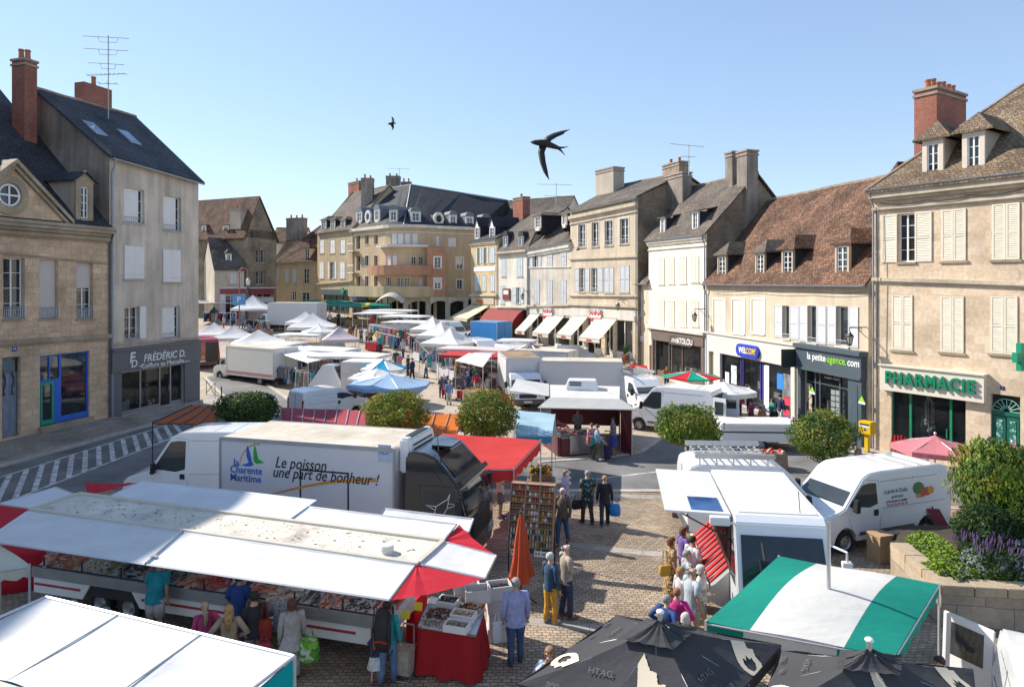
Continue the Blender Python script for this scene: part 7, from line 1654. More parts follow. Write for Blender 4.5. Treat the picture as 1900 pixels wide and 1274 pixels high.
crate('white box of grey shrimps at the front corner of the red clothed table',on(848,1168,1.0),yaw,.5,.3,fill=[mm('grey shrimp',(.30,.27,.22))]);crate('white box of clams behind the box of grey shrimps',on(860,1148,1.0),yaw,.5,.32,fill=GRNS[1:]+WHF[1:]);crate('white box of dark mussels tipped at the back of the red clothed table',on(832,1122,1.0),yaw,.45,.36,fill=MUS)
heap('round blue tray of orange mussels on the red clothed table',on(873,1130,1.03),TU,TN,.5,.42,'ball',[mm('orange mussel',(.65,.25,.03)),MUS[0]],slope=.0,n=110)
heap('dark crabs heaped in the middle of the red clothed table',on(815,1140,1.04),TU,TN,.55,.45,'ball',[mm('crab brown',(.17,.06,.03)),mm('crab dark',(.08,.04,.03))],slope=0,n=120)
heap('green oysters on the near edge of the red clothed table',on(808,1160,1.03),TU,TN,.5,.2,'ball',[mm('oyster',(.25,.24,.18)),mm('oyster pale',(.4,.38,.3))],slope=0,n=60)
for k,(x,y)in enumerate(((775,1132),(752,1147))):
 mb=MB();p=on(x,y,1.1);mb.hexa([p-UB*.09,p+UB*.09,p+UB*.09+NB*.01,p-UB*.09+NB*.01],[p-UB*.09+V(0,0,.15)+NB*.05,p+UB*.09+V(0,0,.15)+NB*.05,p+UB*.09+V(0,0,.15)+NB*.06,p-UB*.09+V(0,0,.15)+NB*.06])
 tag(mb.build('price_card',YC),('large yellow price card among the crabs','large yellow price card in front of the mother with the backpack')[k],'price card')
SB=mat('dirty white crate',(.62,.58,.56),.6,var=.12)
for k in range(4):
 o=crate(('white fish crate at the bottom of the stack by the red table','white fish crate second from the bottom of the stack by the red table','white fish crate third from the bottom of the stack by the red table','white fish crate holding dark shells on top of the stack by the red table')[k],gnd(925,15.4)+V(.02*(k%2),0,.005+.31*k),.12+.05*k,.52,.42,.30,SB,MUS if k==3 else None,'fish_crate','stacked fish crates')
for k in range(2):crate(('white crate hanging open below the red corner canvas','white crate on the shelf behind the red table')[k],on(885,1100,1.2)+V(-.25*k,.3*k,-.15),.2,.55,.4,.28,SB,None,'fish_crate')
zA_=2.6
a0,a1=on(85,1107,zA_),on(546,1217,zA_)
dA=(a1-a0).normalized();nA=V(dA.y,-dA.x,0);nA=nA if nA.y<0 else-nA
t=thing('stall_awning','wide flat white awning over a teal lined stall at the lower left corner','canopy',(-6,9,0))
e_=3.6
mb=MB();mb.grid(lambda u,v:a0.lerp(a1,u)+nA*v*1.75+V(0,0,-.14*v-.05*abs(math.sin(u*9.42))**.6*math.sin(math.pi*v)+.02*math.sin(u*31+v*3)*v),48,10);o=mb.build('canvas',CW,t,world=True,smooth=True)
mb=MB()
for k in range(1,3):mb.tube([a0.lerp(a1,k/3)+nA*v/8*1.75+V(0,0,-.14*v/8+.006)for v in range(9)],.012,4)
mb.build('seam',mat('canvas seam',(.55,.55,.54),.8),o,world=True)
mb=MB();a2,a3=a0+nA*1.85+V(0,0,-.15),a1+nA*1.85+V(0,0,-.15);mb.hexa([a2+V(0,0,-.06),a3+V(0,0,-.06),a3+nA*.12+V(0,0,-.06),a2+nA*.12+V(0,0,-.06)],[a2+V(0,0,.08),a3+V(0,0,.08),a3+nA*.12+V(0,0,.08),a2+nA*.12+V(0,0,.08)]);mb.build('beam',mat('cream edge',(.58,.53,.44)),t,world=True)
mb=MB();mb.grid(lambda u,v:a2.lerp(a3,u)+nA*(.14+v*2.2)+V(0,0,-.2*v),10,4);mb.build('canvas',CW,t,world=True,smooth=True)
mb=MB();mb.grid(lambda u,v:a1+nA*u*4.0+V(0,0,-.04-v*2.3-.03*u*4)+dA*(.04*math.sin(u*30)*v),30,6);mb.build('side_curtain',CTEAL,t,world=True,smooth=True)
mb=MB();mb.grid(lambda u,v:a0+nA*u*4.0+V(0,0,-.04-v*1.2-.03*u*4)+dA*(.04*math.sin(u*30)*v),30,6);mb.build('side_curtain',CTEAL,t,world=True,smooth=True)
mb=MB();mb.tube([a0,a1],.03,6);mb.tube([a1,a1+nA*4],.025,6);mb.tube([a0,a0+nA*4],.025,6);mb.build('frame',POLE,t,world=True)
for p in(a0,a1):mb=MB();mb.tube([p,V(p.x,p.y,0)],.03,6);mb.build('leg',POLE,t,world=True)
canopy('cream canopy corner over a red skirted table at the left edge',on(-120,1075,2.2),on(55,1047,2.2),on(0,1010,2.45),on(-150,1020,2.45),canvas('ivory canvas',(.70,.64,.52)),val=.25)
o=thing('skirted_table','red skirted table end at the left edge of the fish counter','table',on(20,1090))
mb=MB();p=on(20,1085);mb.loft([[p+V((.9+ex)*math.cos(k*.26)*(1+.03*math.sin(k*5)),(.5+ex)*math.sin(k*.26)*(1+.03*math.sin(k*5)),z)for k in range(24)]for z,ex in((.9,0),(.5,.05),(.03,.1))],0,True);mb.build('table_cloth',RT,o,world=True,smooth=True)
p0,p1=on(1364,957,2.85),on(1532,962,2.85)
q0,q1=on(1315,871,2.85),on(1457,874,2.85)
fwd=((p0-q0)+(p1-q1)).normalized();fwd.z=0;fwd.normalize();rz=math.atan2(fwd.y,fwd.x)
Wf=abs((p1-p0).dot(V(-fwd.y,fwd.x,0)));Lf=(p0-q0).dot(fwd);base=(q0+q1)/2;base.z=0
t=thing('food_truck','white food truck with raised side flap selling cured sausages to a queue','van',base,rz)
s_q=-1 if V(-fwd.y,fwd.x,0).x>0 else 1
H_=2.85;fa,ra=Lf+.35,1.2
prof=[(0,.42)]+[(x,z+.36)for x,z in arc(ra,.46)]+[(x,z+.36)for x,z in arc(fa,.46)]+[(Lf+.98,.4),(Lf+1.05,.62),(Lf+1.0,1.0),(Lf+.62,1.28),(Lf+.10,2.45),(Lf+.05,2.7),(Lf-.12,H_),(0,H_)]
B=Body(t,prof,Wf+.08,1.3,.04,VWHITE,bevel=.07)
B.across('windscreen',Lf+.60,1.36,Lf+.11,2.46,VGLASS,.12,.012)
mb=MB();mb.box(.1,Lf-.2,-Wf/2+.1,Wf/2-.1,H_-.01,H_+.02);mb.build('roof_panel',OFFW,t,bevel=.02)
common(B,t,Lf+1,Wf,(ra,fa),.36)
mb=MB();mb.box(Lf+.85,Lf+1.1,-Wf/2+.05,Wf/2-.05,.36,.66);mb.build('bumper',GREYPL,t,bevel=.04)
mb=MB();mb.box(Lf+.9,Lf+1.03,-.5,.5,.72,.96);mb.build('grille',BLACKP,t,bevel=.02)
for s in(1,-1):
 mb=MB();mb.box(Lf+.85,Lf+1.02,s*(Wf/2-.25)-.16,s*(Wf/2-.25)+.14,.74,.98);mb.build('headlight',LAMP,t,bevel=.03)
 B.side('side_window',[(Lf+.35,1.42),(Lf-.0,2.2),(Lf-.7,2.2),(Lf-.7,1.42)],VGLASS,s)
mb=MB();mb.tube([(Lf+.1,-s_q*(Wf/2),2.35),(Lf+.4,-s_q*(Wf/2+.3),2.3),(Lf+.4,-s_q*(Wf/2+.3),2.0)],.03,6);mb.box(Lf+.33,Lf+.47,-s_q*(Wf/2+.3)-.1,-s_q*(Wf/2+.3)+.1,1.6,2.1);mb.build('wing_mirror',VWHITE,t,bevel=.03)
mb=MB();mb.tube([(Lf+.02,s_q*(Wf/2),2.68),(Lf+.2,s_q*(Wf/2+.3),2.72)],.03,6);mb.box(Lf+.02,Lf+.2,s_q*(Wf/2+.12),s_q*(Wf/2+.55),2.66,2.84);mb.build('wing_mirror',VWHITE,t,bevel=.05)
mb=MB();mb.tube([(Lf-.3,-s_q*.5,H_),(Lf-.45,-s_q*.5,H_+.45)],.01,4);mb.build('antenna',DARK,t)
ys=s_q*(Wf/2+.05)
mb=MB();mb.box(.15,Lf-.35,min(ys,ys-s_q*.02),max(ys,ys-s_q*.02)+.0,1.0,2.6);mb.build('dark_hatch_panel',mat('dark van interior',(.05,.04,.04),.7),t)  # thin dark panel on the solid side, painted as the unlit inside
mb=MB();y0,y1=ys,ys+s_q*1.45
mb.hexa([(.1,y0,2.74),(Lf-.2,y0,2.74),(Lf-.2,y1,2.78),(.1,y1,2.78)],[(.1,y0,2.80),(Lf-.2,y0,2.80),(Lf-.2,y1,2.83),(.1,y1,2.83)]);fl=mb.build('side_flap',VWHITE,t)
mb=MB();mb.hexa([(Lf-1.3,y0+s_q*.15,2.81),(Lf-.35,y0+s_q*.15,2.81),(Lf-.35,y0+s_q*.85,2.815),(Lf-1.3,y0+s_q*.85,2.815)],[(Lf-1.3,y0+s_q*.15,2.822),(Lf-.35,y0+s_q*.15,2.822),(Lf-.35,y0+s_q*.85,2.832),(Lf-1.3,y0+s_q*.85,2.832)]);mb.build('window_panel',glass('blue reflection glass',(.02,.09,.25),.05),fl)  # door window pane on the flap; its blue reflection is put into the colour
for x in(.2,Lf-.3):mb=MB();mb.tube([(x,ys,2.2),(x,y1-s_q*.3,2.78)],.018,5);mb.build('gas_strut',DARK,t)
mb=MB();y2=ys+s_q*.45
mb.hexa([(.15,ys,.55),(Lf-.35,ys,.55),(Lf-.35,y2,.75),(.15,y2,.75)],[(.15,ys,1.45),(Lf-.35,ys,1.45),(Lf-.35,y2,1.02),(.15,y2,1.02)]);co=mb.build('counter',mat('counter steel',(.42,.42,.43),.4,.5),t)
SAUS=speckled('cured sausage',[(.16,.035,.03),(.26,.07,.05),(.10,.03,.03),(.34,.16,.10)],12);SCAR=mat('scarlet panel',(.62,.02,.02),.4)
mb=MB()
for k in range(11):x=.2+(Lf-.6)*k/11;mb.hexa([(x,ys+s_q*.02,1.47),(x+.14,ys+s_q*.02,1.47),(x+.14,y2-s_q*.02,1.05),(x,y2-s_q*.02,1.05)],[(x,ys+s_q*.02,1.50),(x+.14,ys+s_q*.02,1.50),(x+.14,y2-s_q*.02,1.08),(x,y2-s_q*.02,1.08)])
mb.build('red_display',SCAR,co)
mb=MB();mb.hexa([(.15,y2,1.03),(Lf-.35,y2,1.03),(Lf-.35,y2+s_q*.06,1.03),(.15,y2+s_q*.06,1.03)],[(.15,y2,1.10),(Lf-.35,y2,1.10),(Lf-.35,y2+s_q*.06,1.10),(.15,y2+s_q*.06,1.10)]);mb.build('counter_edge',mat('striped edge',(.65,.65,.62),.4),co)
mb=MB();mb.box(.3,Lf-.6,min(ys,ys-s_q*.3),max(ys,ys-s_q*.3),1.5,2.3);mb.build('sausage_rack',SAUS,t)
for k in range(9):
 x=.35+(Lf-1.0)*k/9;mb=MB()
 for j in range(5):yy=ys+s_q*(.02+.07*(j%2));mb.tube([(x+j*.05,yy,2.5),(x+j*.05,yy,2.2-.05*(j%3))],.022,5)
 mb.build('hanging_sausages',SAUS,t)
leafm=lambda k,c,*a,**q:canvas(k,c,.35,rough=.6,var=.15)
LEAF=[leafm('leaf dark green',(.045,.095,.022),.45,var=.3,vs=6),leafm('leaf mid green',(.10,.17,.03),.45,var=.3,vs=6),leafm('leaf yellow green',(.27,.28,.04),.45,var=.3,vs=6),leafm('leaf bronze',(.36,.17,.05),.5,var=.3,vs=6),leafm('leaf deep green',(.03,.065,.03),.5,var=.3,vs=6),leafm('leaf blue grey',(.24,.30,.27),.6,var=.3,vs=6),leafm('leaf lime',(.24,.36,.04),.45,var=.3,vs=6),leafm('lavender bloom',(.24,.15,.31),.7,var=.3,vs=6)]  # the deep green is a leaf colour of its own, mixed in at random
BARK=mat('bark',(.11,.085,.06),.9,var=.35,vs=8,bump=.6,bs=20)
def leaves(c,rx,ry,rz,n,size,weights,rnd,lump=.18,hollow=.55,droop=0,up=.35):
 mb=MB();c=Vector(c);ph=[rnd.random()*6.28 for _ in range(6)];pal=[i for i,w in weights for _ in range(w)]
 clump=[(Vector((rnd.gauss(0,1),rnd.gauss(0,1),rnd.gauss(0,1))).normalized(),rnd.choice(pal),1+(rnd.random()-.5)*lump*1.6)for _ in range(46)]
 for _ in range(n):
  d=Vector((rnd.gauss(0,1),rnd.gauss(0,1),rnd.gauss(0,1))).normalized()
  best=max(clump,key=lambda q:q[0].dot(d))
  rad=(hollow+(1-hollow)*rnd.random()**.45)*best[2]*(1+lump*.4*math.sin(5*d.x+ph[0])*math.sin(6*d.y+ph[1])*math.cos(5*d.z+ph[2]))
  if rnd.random()<.05:rad*=1.1
  p=c+Vector((d.x*rx,d.y*ry,d.z*rz))*rad
  mi=best[1]if rnd.random()<.6 else rnd.choice(pal)
  nrm=(d*.8+Vector((rnd.gauss(0,.6),rnd.gauss(0,.6),rnd.gauss(0,.6)+up))).normalized()
  a=nrm.orthogonal().normalized();a=(Matrix.Rotation(rnd.random()*6.28,3,nrm)@a);b_=nrm.cross(a);s_=size*(.6+rnd.random()*.8)
  if droop:a=(a*.5+Vector((0,0,-droop))).normalized();b_=a.cross(d+Vector((.01,0,0))).normalized()
  mb.face([p-a*s_,p+b_*s_*.42,p+a*s_,p-b_*s_*.42],mi)
 return mb
def clipped_tree(label,px,py,Y,rx,rz,seed,weights,n=5200,trunk=True,dy=0):
 rnd=random.Random(seed);c=pt(px,Y,EYE-(py-HYP)/FPX*Y);t=thing('clipped_tree',label,'tree',(c.x,c.y,gz(c.y)),0)
 mb=leaves(c,rx,rx,rz,n,.062,weights,rnd,.2,.5);mb.build('crown',LEAF,t,world=True,recalc=False)
 mb=MB();mb.tube([V(c.x,c.y,gz(c.y)-.1),V(c.x+.02,c.y,c.z*.5),V(c.x-.02,c.y+.02,c.z-rz*.55)],[.085,.065,.055],8)
 for k in range(9):
  a=k*.7;mb.tube([V(c.x,c.y,c.z-rz*.75),V(c.x+.35*rx*math.cos(a),c.y+.35*rx*math.sin(a),c.z-rz*.25),V(c.x+.75*rx*math.cos(a),c.y+.75*rx*math.sin(a),c.z+rz*.3*math.sin(k))],[.045,.03,.01],5)
 mb.build('trunk',BARK,t,world=True);return t
clipped_tree('dark green clipped tree in the shade beside the faded orange stall roof',461,757,29.0,1.32,.72,1,[(0,6),(4,3),(1,4)],8000)
clipped_tree('bright yellow green clipped tree behind the fridge unit of the fish lorry',734,768,27.5,1.26,.92,2,[(2,9),(6,4),(1,3),(3,1)],8500)
clipped_tree('clipped tree flecked with bronze behind the red canopy',903,769,27.5,1.26,.95,3,[(1,4),(2,4),(3,3),(6,2),(0,1)],8500)
clipped_tree('clipped green tree in front of the white delivery van',1277,789,27.0,1.30,.88,4,[(1,5),(2,4),(6,3),(0,2)],8500)
clipped_tree('clipped green tree on a bare stem in front of the estate agency',1527,806,27.6,1.30,.95,5,[(0,3),(1,5),(2,3)],8000)
PST=bricks('planter stone',(.40,.33,.25),(.33,.27,.20),(.18,.15,.12),1.25,.5,.012,patch=.3,bump=.4)
w0,w1,w2=on(1652,1004,.98),on(1746,1084,.98),on(1930,1094,.98)
t=thing('stone_planter','low granite retaining wall around the flower bed at the right edge','planter',V(w1.x,w1.y,0))
def wallseg(a,b,th,z0,z1,m,name,t,ext=0):
 a,b=V(a.x,a.y,0),V(b.x,b.y,0);d=(b-a).normalized();n=V(-d.y,d.x,0);b=b+d*ext
 mb=MB();mb.hexa([a+V(0,0,z0),b+V(0,0,z0),b+n*th+V(0,0,z0),a+n*th+V(0,0,z0)],[a+V(0,0,z1),b+V(0,0,z1),b+n*th+V(0,0,z1),a+n*th+V(0,0,z1)]);return mb.build(name,m,t,world=True,bevel=.012)
wallseg(w0,w1,.42,0,.76,PST,'wall',t);wallseg(w1+V(.001,0,0),w2,.42,0,.758,PST,'wall',t,4)
d=(w1-w0).normalized()
for k in range(3):a,b=w0.lerp(w1,k/3+.004),w0.lerp(w1,(k+1)/3-.004);wallseg(a+V(-.03,-.03,0),b+V(-.03,-.03,0),.48,.762,.98,STONE,'coping',t)
for k in range(4):a,b=w1.lerp(w2,k/3+.004),w1.lerp(w2,(k+1)/3-.004);wallseg(a+V(0,-.04,0),b+V(0,-.04,0),.48,.761,.981,STONE,'coping',t)
mb=MB();mb.face([V(w0.x+.1,w0.y,.86),V(w1.x+.1,w1.y+.2,.86),V(w2.x+4,w2.y+.2,.86),V(20,w0.y+1.5,.86),V(w0.x+1.2,w0.y+1.6,.86)]);mb.build('soil',mat('soil',(.06,.045,.03),.95,var=.4),t,world=True)
def shrub(name,label,px,py,Y,rx,rz,seed,weights,n,size,ry=None,cat='shrub',kind=None,lump=.2,hollow=.5,droop=0,stem=True):
 rnd=random.Random(seed);c=pt(px,Y,EYE-(py-HYP)/FPX*Y);t=thing(name,label,cat,(c.x,c.y,.86),0)
 leaves(c,rx,ry or rx,rz,n,size,weights,rnd,lump,hollow,droop).build('foliage',LEAF,t,world=True,recalc=False)
 if stem:
  mb=MB()
  for k in range(6):a=k*1.05;mb.tube([V(c.x+.05*math.cos(a),c.y+.05*math.sin(a),.8),V(c.x+rx*.5*math.cos(a),c.y+rx*.5*math.sin(a),c.z),V(c.x+rx*.75*math.cos(a),c.y+rx*.75*math.sin(a),c.z+rz*.5)],[.035,.022,.006],5)
  mb.build('stem',BARK,t,world=True)
 return t
shrub('leafy_shrub','tall glossy green shrub spilling over the flower bed at the right edge',1858,890,18.3,1.22,1.05,11,[(1,5),(6,3),(0,3),(2,3)],11000,.06,droop=.7)
shrub('leafy_shrub','glossy green shrub cut off by the right edge beside the tall one',1925,960,17.6,.9,1.2,12,[(0,5),(1,3),(4,2)],6000,.06)
shrub('conifer_shrub','dense blue green conifer shrub below the tall glossy shrub',1830,985,17.3,.75,.68,13,[(4,6),(0,4)],6500,.045,lump=.1)
t=shrub('lavender','purple lavender clump in front of the conifer shrub',1830,1040,16.7,.62,.42,14,[(5,4),(0,3),(1,2)],2400,.05,cat='plant',stem=False)
rnd=random.Random(15);mb=MB();c=pt(1830,16.7,1.3)
for k in range(100):
 a,r_=rnd.random()*6.28,rnd.random()**.5*.62;b_=V(c.x+r_*.6*math.cos(a),c.y+r_*.6*math.sin(a),1.15);e=V(c.x+r_*1.15*math.cos(a),c.y+r_*1.15*math.sin(a),1.62+.22*rnd.random()-r_*.2);mb.tube([b_,e],.006,3,1);mb.tube([e,e+V(.01,0,.07),e+V(.02,.0,.15)],[.012,.02,.004],4,7)
mb.build('flower_spike',LEAF,t,world=True)
shrub('silver_shrub','silvery blue grey shrub at the right edge of the flower bed',1905,1035,16.6,.55,.4,16,[(5,1)],1600,.06,cat='plant')
rnd=random.Random(17);mb=MB()
for k in range(9000):
 u=rnd.random();s_=rnd.random()
 if rnd.random()<.6:a=w0.lerp(w1,u);p=V(a.x+.45+s_*1.1,a.y+.1+s_*.5,0)
 else:a=w1.lerp(w2,u*1.1);p=V(a.x+.25,a.y+.45+s_*.8,0)
 p.z=.9+rnd.random()*.28*(1-abs(s_-.45));nrm=Vector((rnd.gauss(0,.7),rnd.gauss(0,.7),1)).normalized();a_=nrm.orthogonal().normalized();a_=Matrix.Rotation(rnd.random()*6.28,3,nrm)@a_;b_=nrm.cross(a_);z=.035+.03*rnd.random()
 mb.face([p-a_*z,p+b_*z*.5,p+a_*z,p-b_*z*.5],(6 if u<.7 and rnd.random()<.75 else rnd.choice((0,1,6,5))))
setting(mb.build('ground_cover',LEAF,recalc=False),'stuff')
def plain_box(name,label,cat,p,yaw,w_,d_,h_,m,group=None,lid=True,slats=0):
 o=thing(name,label,cat,p,yaw,group);mb=MB()
 if slats:
  for k in range(slats):
   z=h_*k/slats;mb.box(-w_/2,w_/2,-d_/2,-d_/2+.015,z+.01,z+h_/slats-.01);mb.box(-w_/2,w_/2,d_/2-.015,d_/2,z+.01,z+h_/slats-.01);mb.box(-w_/2,-w_/2+.015,-d_/2+.016,d_/2-.016,z+.01,z+h_/slats-.01);mb.box(w_/2-.015,w_/2,-d_/2+.016,d_/2-.016,z+.01,z+h_/slats-.01)
  for x in(-1,1):
   for y in(-1,1):mb.box(x*(w_/2-.035)-.02,x*(w_/2-.035)+.02,y*(d_/2-.035)-.02,y*(d_/2-.035)+.02,0,h_)
  mb.box(-w_/2+.016,w_/2-.016,-d_/2+.016,d_/2-.016,0.0,.015)
 else:mb.box(-w_/2,w_/2,-d_/2,d_/2,0,h_)
 o2=mb.build('box',m,o,bevel=0 if slats else .012)
 if lid and not slats:mb=MB();mb.box(-w_/2-.02,w_/2+.02,-d_/2-.02,d_/2+.02,h_-.05,h_+.015);mb.build('lid',m,o2)
 return o
CARD=mat('cardboard',(.38,.26,.15),.9,var=.15)
plain_box('cardboard_box','open tan cardboard box standing by the planter corner','box',on(1632,1040),.3,.45,.5,.8,CARD);plain_box('cardboard_box','low pale box leaning on the planter wall','box',on(1668,1045),.2,.6,.5,.55,mat('pale box',(.52,.42,.3),.9))
o=thing('folded_chair','folded red chair leaning against the grocer van','chair',on(1738,1005));mb=MB()
for s in(-.2,.2):mb.tube([V(.2+s,0,0),V(-.25+s,.15,1.05)],.02,5)
mb.hexa([V(-.0,0,.45),V(.4,0,.45),V(.4,.03,.45),V(-.0,.03,.45)],[V(-.24,.12,.98),V(.16,.12,.98),V(.16,.15,.98),V(-.24,.15,.98)],1);mb.build('frame',[DARK,mat('dark red fabric',(.22,.03,.04),.8)],o)
c=gnd(983,18.9);t=thing('spice_rack','tall leaning rack of spice bags and jars beside the lorry cab','rack',c,R(-14))
mb=MB();WD=mat('rack wood',(.33,.21,.13),.7,var=.2);n=11
for k in range(n+1):z=.55+1.75*k/n;y=.55*k/n;mb.box(-.62,.62,y-.12,y+.10,z-.012,z+.012)
for x in(-.62,-.2,.21,.62):mb.hexa([(x-.012,-.14,.5),(x+.012,-.14,.5),(x+.012,.12,.5),(x-.012,.12,.5)],[(x-.012,.43,2.32),(x+.012,.43,2.32),(x+.012,.68,2.32),(x-.012,.68,2.32)])
fr=mb.build('frame',WD,t)
mb=MB();mb.hexa([(-.64,.11,.5),(.64,.11,.5),(.64,.13,.5),(-.64,.13,.5)],[(-.64,.67,2.32),(.64,.67,2.32),(.64,.69,2.32),(-.64,.69,2.32)]);mb.build('back_board',mat('dark back board',(.08,.05,.04),.8),fr)
rnd=random.Random(9);bag=[mat('spice red',(.45,.06,.03),.6),mat('spice ochre',(.50,.30,.08),.6),mat('spice brown',(.22,.11,.06),.6),mat('label white',(.62,.60,.55),.5),mat('jar lid blue',(.05,.12,.3),.4),mat('spice green',(.12,.2,.05),.6)]
for k in range(n):
 mb=MB();z=.565+1.75*k/n;y=.55*(k+.3)/n
 for j in range(15):
  x=-.56+j*.08
  if k<4:mb.lathe([(.028,0),(.028,.085),(.03,.09),(.03,.115)],(x,y-.04,z),8,rnd.choice((3,1,4,3,5)))
  else:mb.hexa([(x-.033,y-.07,z),(x+.033,y-.07,z),(x+.033,y+.03,z),(x-.033,y+.03,z)],[(x-.03,y-.05,z+.09),(x+.03,y-.05,z+.09),(x+.03,y+.0,z+.1),(x-.03,y+.0,z+.1)],rnd.choice((0,0,1,2,3))if k>7 else rnd.choice((2,2,1,2,3)))
 mb.build('jar_row' if k<4 else 'spice_bag_row',bag,fr)
for x in(-.58,.58):mb=MB();mb.tube([(x,-.1,0),(x,-.1,.55)],.02,5);mb.tube([(x,.65,0),(x,.6,2.2)],.02,5);mb.build('leg',DARK,t)
mb=MB();mb.hexa([(-.5,-.16,.52),(-.1,-.16,.52),(-.1,-.15,.52),(-.5,-.15,.52)],[(-.5,-.13,.66),(-.1,-.13,.66),(-.1,-.12,.66),(-.5,-.12,.66)]);mb.build('price_sign',WHITE,t);mb=MB();mb.hexa([(.15,-.16,.52),(.58,-.16,.52),(.58,-.15,.52),(.15,-.15,.52)],[(.15,-.13,.66),(.58,-.13,.66),(.58,-.12,.66),(.15,-.12,.66)]);sg=mb.build('price_sign',WHITE,t)
for x in(-.3,.365):text('8 € 100g',.1,(x,-.155,.59),(1,0,0),(0,-1,.2),INK,sg,depth=.003,world=False)
mb=None
o=thing('trestle_stand','small trestle with produce crates at the corner of the red canopy','stand',gnd(1005,25.2))
mb=MB()
for a in(-.4,.4):mb.tube([(a,-.25,0),(a,.0,.75)],.02,5);mb.tube([(a,.25,0),(a,.0,.75)],.02,5)
mb.box(-.5,.5,-.3,.3,.75,.79);mb.build('trestle',TIMBER,o)
plain_box('wooden_crate','wooden crate of orange and yellow flowers on the trestle','crate',gnd(1003,25.2,.8),.1,.75,.5,.22,TIMBER,slats=2)
rnd=random.Random(21);mb=MB()
for k in range(160):mb.ball(gnd(1003,25.2,.98)+V((rnd.random()-.5)*.75,(rnd.random()-.5)*.5,rnd.random()*.25),.045,n=5,k=3,m=rnd.randrange(4))
tag(mb.build('flowers',[mat('flower orange',(.6,.2,.03),.6),mat('flower yellow',(.6,.45,.03),.6),LEAF[1],LEAF[0]]),'orange and yellow flowers filling the wooden crate on the trestle','flowers')
plain_box('wooden_crate','empty low wooden crate on the road under the trestle','crate',gnd(995,24.9,.02),.3,.6,.4,.22,TIMBER,slats=2)
plain_box('wooden_crate','tall wooden crate behind the tail of the roof rack van','crate',gnd(1258,23.6,.02),.1,.6,.5,.75,mat('reddish crate',(.27,.13,.08),.8),slats=4)
plain_box('wooden_crate','shallow wooden crate of potatoes on top of the tall crate','crate',gnd(1258,23.6,.79),.1,.58,.45,.16,TIMBER,slats=2)
YEL=mat('post yellow',(.75,.50,.01),.35)
p=on(1609,840);f=Fac((17.3,32.7),(21.6,25.9));ang=math.atan2(f.U.y,f.U.x)
t=thing('mailbox','yellow mailbox on a square post at the corner of the pharmacy','mailbox',p,ang)
mb=MB();mb.box(-.13,.13,-.13,.13,0,.06);mb.box(-.09,.09,-.09,.09,.061,.9);mb.build('post',YEL,t,bevel=.01)
mb=MB();mb.box(-.31,.31,-.22,.22,.9,1.5);bx_=mb.build('box',YEL,t,bevel=.03);mb=MB();mb.box(-.22,.22,-.235,-.2,1.33,1.40);mb.build('slot',DARK,bx_);mb=MB();mb.box(-.25,.25,-.228,-.2,1.24,1.32);mb.build('label_plate',WHITE,bx_)
mb=MB();mb.prism([(-.06,-.222,1.08),(.06,-.222,1.08),(.1,-.222,1.14),(-.02,-.222,1.2)],(0,-.006,0));mb.build('emblem',mat('post blue',(.02,.06,.3),.4),bx_)
def lantern(label,base,out,zb_,drop=.55,group='bracket street lanterns on the house fronts',s=1.0):
 t=thing('wall_lantern',label,'street lamp',base+V(0,0,zb_-base.z),0,group);o=out*1.0
 mb=MB();b0=base+V(0,0,zb_-base.z);mb.tube([b0,b0+o*.95],.025,6);mb.tube([b0-V(0,0,.5),b0+o*.15-V(0,0,.38),b0+o*.5-V(0,0,.05)],.018,5);mb.tube([b0+o*.35+V(.0,0,-.12)+o*.09*math.cos(k*.7)+V(0,0,.09*math.sin(k*.7))for k in range(9)],.014,4);mb.tube([b0+o*.95,b0+o*.95-V(0,0,.2)],.015,5)
 mb.build('bracket',DARK,t,world=True)
 c=b0+o*.95-V(0,0,.2);mb=MB();n=6
 R_=lambda r,z:[c+V(r*s*math.cos(2*math.pi*k/n),r*s*math.sin(2*math.pi*k/n),z*s)for k in range(n)]
 mb.loft([R_(.03,.02),R_(.10,-.08),R_(.21,-.20),R_(.20,-.23)]);mb.loft([R_(.11,-.64),R_(.12,-.60),R_(.03,-.70)])
 for k in range(n):mb.tube([R_(.19,-.23)[k],R_(.11,-.62)[k]],.012,4)
 mb.build('lantern_frame',mat('lantern green black',(.02,.035,.03),.4),t,world=True)
 mb=MB();mb.loft([R_(.18,-.235),R_(.10,-.61)]);mb.build('lantern_glass',glass('lantern glass',(.35,.33,.28),.1,.3),t,world=True);return t
hh=lambda f_,px,py:f_.uz(px,py)
for(A_,B_,px,py,lab)in(((13.88,48.8),(17.22,33.0),1609,607,'street lantern on a bracket between the estate agency and the pharmacy'),((11.25,56.2),(13.9,48.8),1311,573,'street lantern on a bracket at the right corner of the white house'),((5.65,66.0),(10.55,57.2),1163,556,'street lantern on a bracket at the right corner of the broad beige house'),((1.75,72.6),(5.65,66.0),984,540,'street lantern on a bracket beside the pale blue shutters')):
 f_=Fac(A_,B_);u,z=f_.uz(px,py,0);lantern(lab,f_.P(min(u,f_.L-.05),z,.02),f_.N,z)
p=gnd(400,60.5);t=thing('hanging_lantern','green street lantern hanging above the white gazebo by the grey house','street lamp',(p.x,p.y,0))
f_=Fac((-22.7,38.5),(-20.66,45.0));b_=f_.P(f_.L-.02,zt(568,45),0)
zL=zt(570,44);c=pt(397,43.9,zL)
mb=MB();mb.tube([f_.P(f_.L-.05,zL+.25,.05),c+V(0,0,.25),c],.02,5);mb.build('bracket',DARK,t,world=True)
mb=MB();n=6;R_=lambda r,z:[c+V(r*math.cos(2*math.pi*k/n),r*math.sin(2*math.pi*k/n),z)for k in range(n)]
mb.loft([R_(.03,.05),R_(.12,-.10),R_(.33,-.28),R_(.32,-.34)])
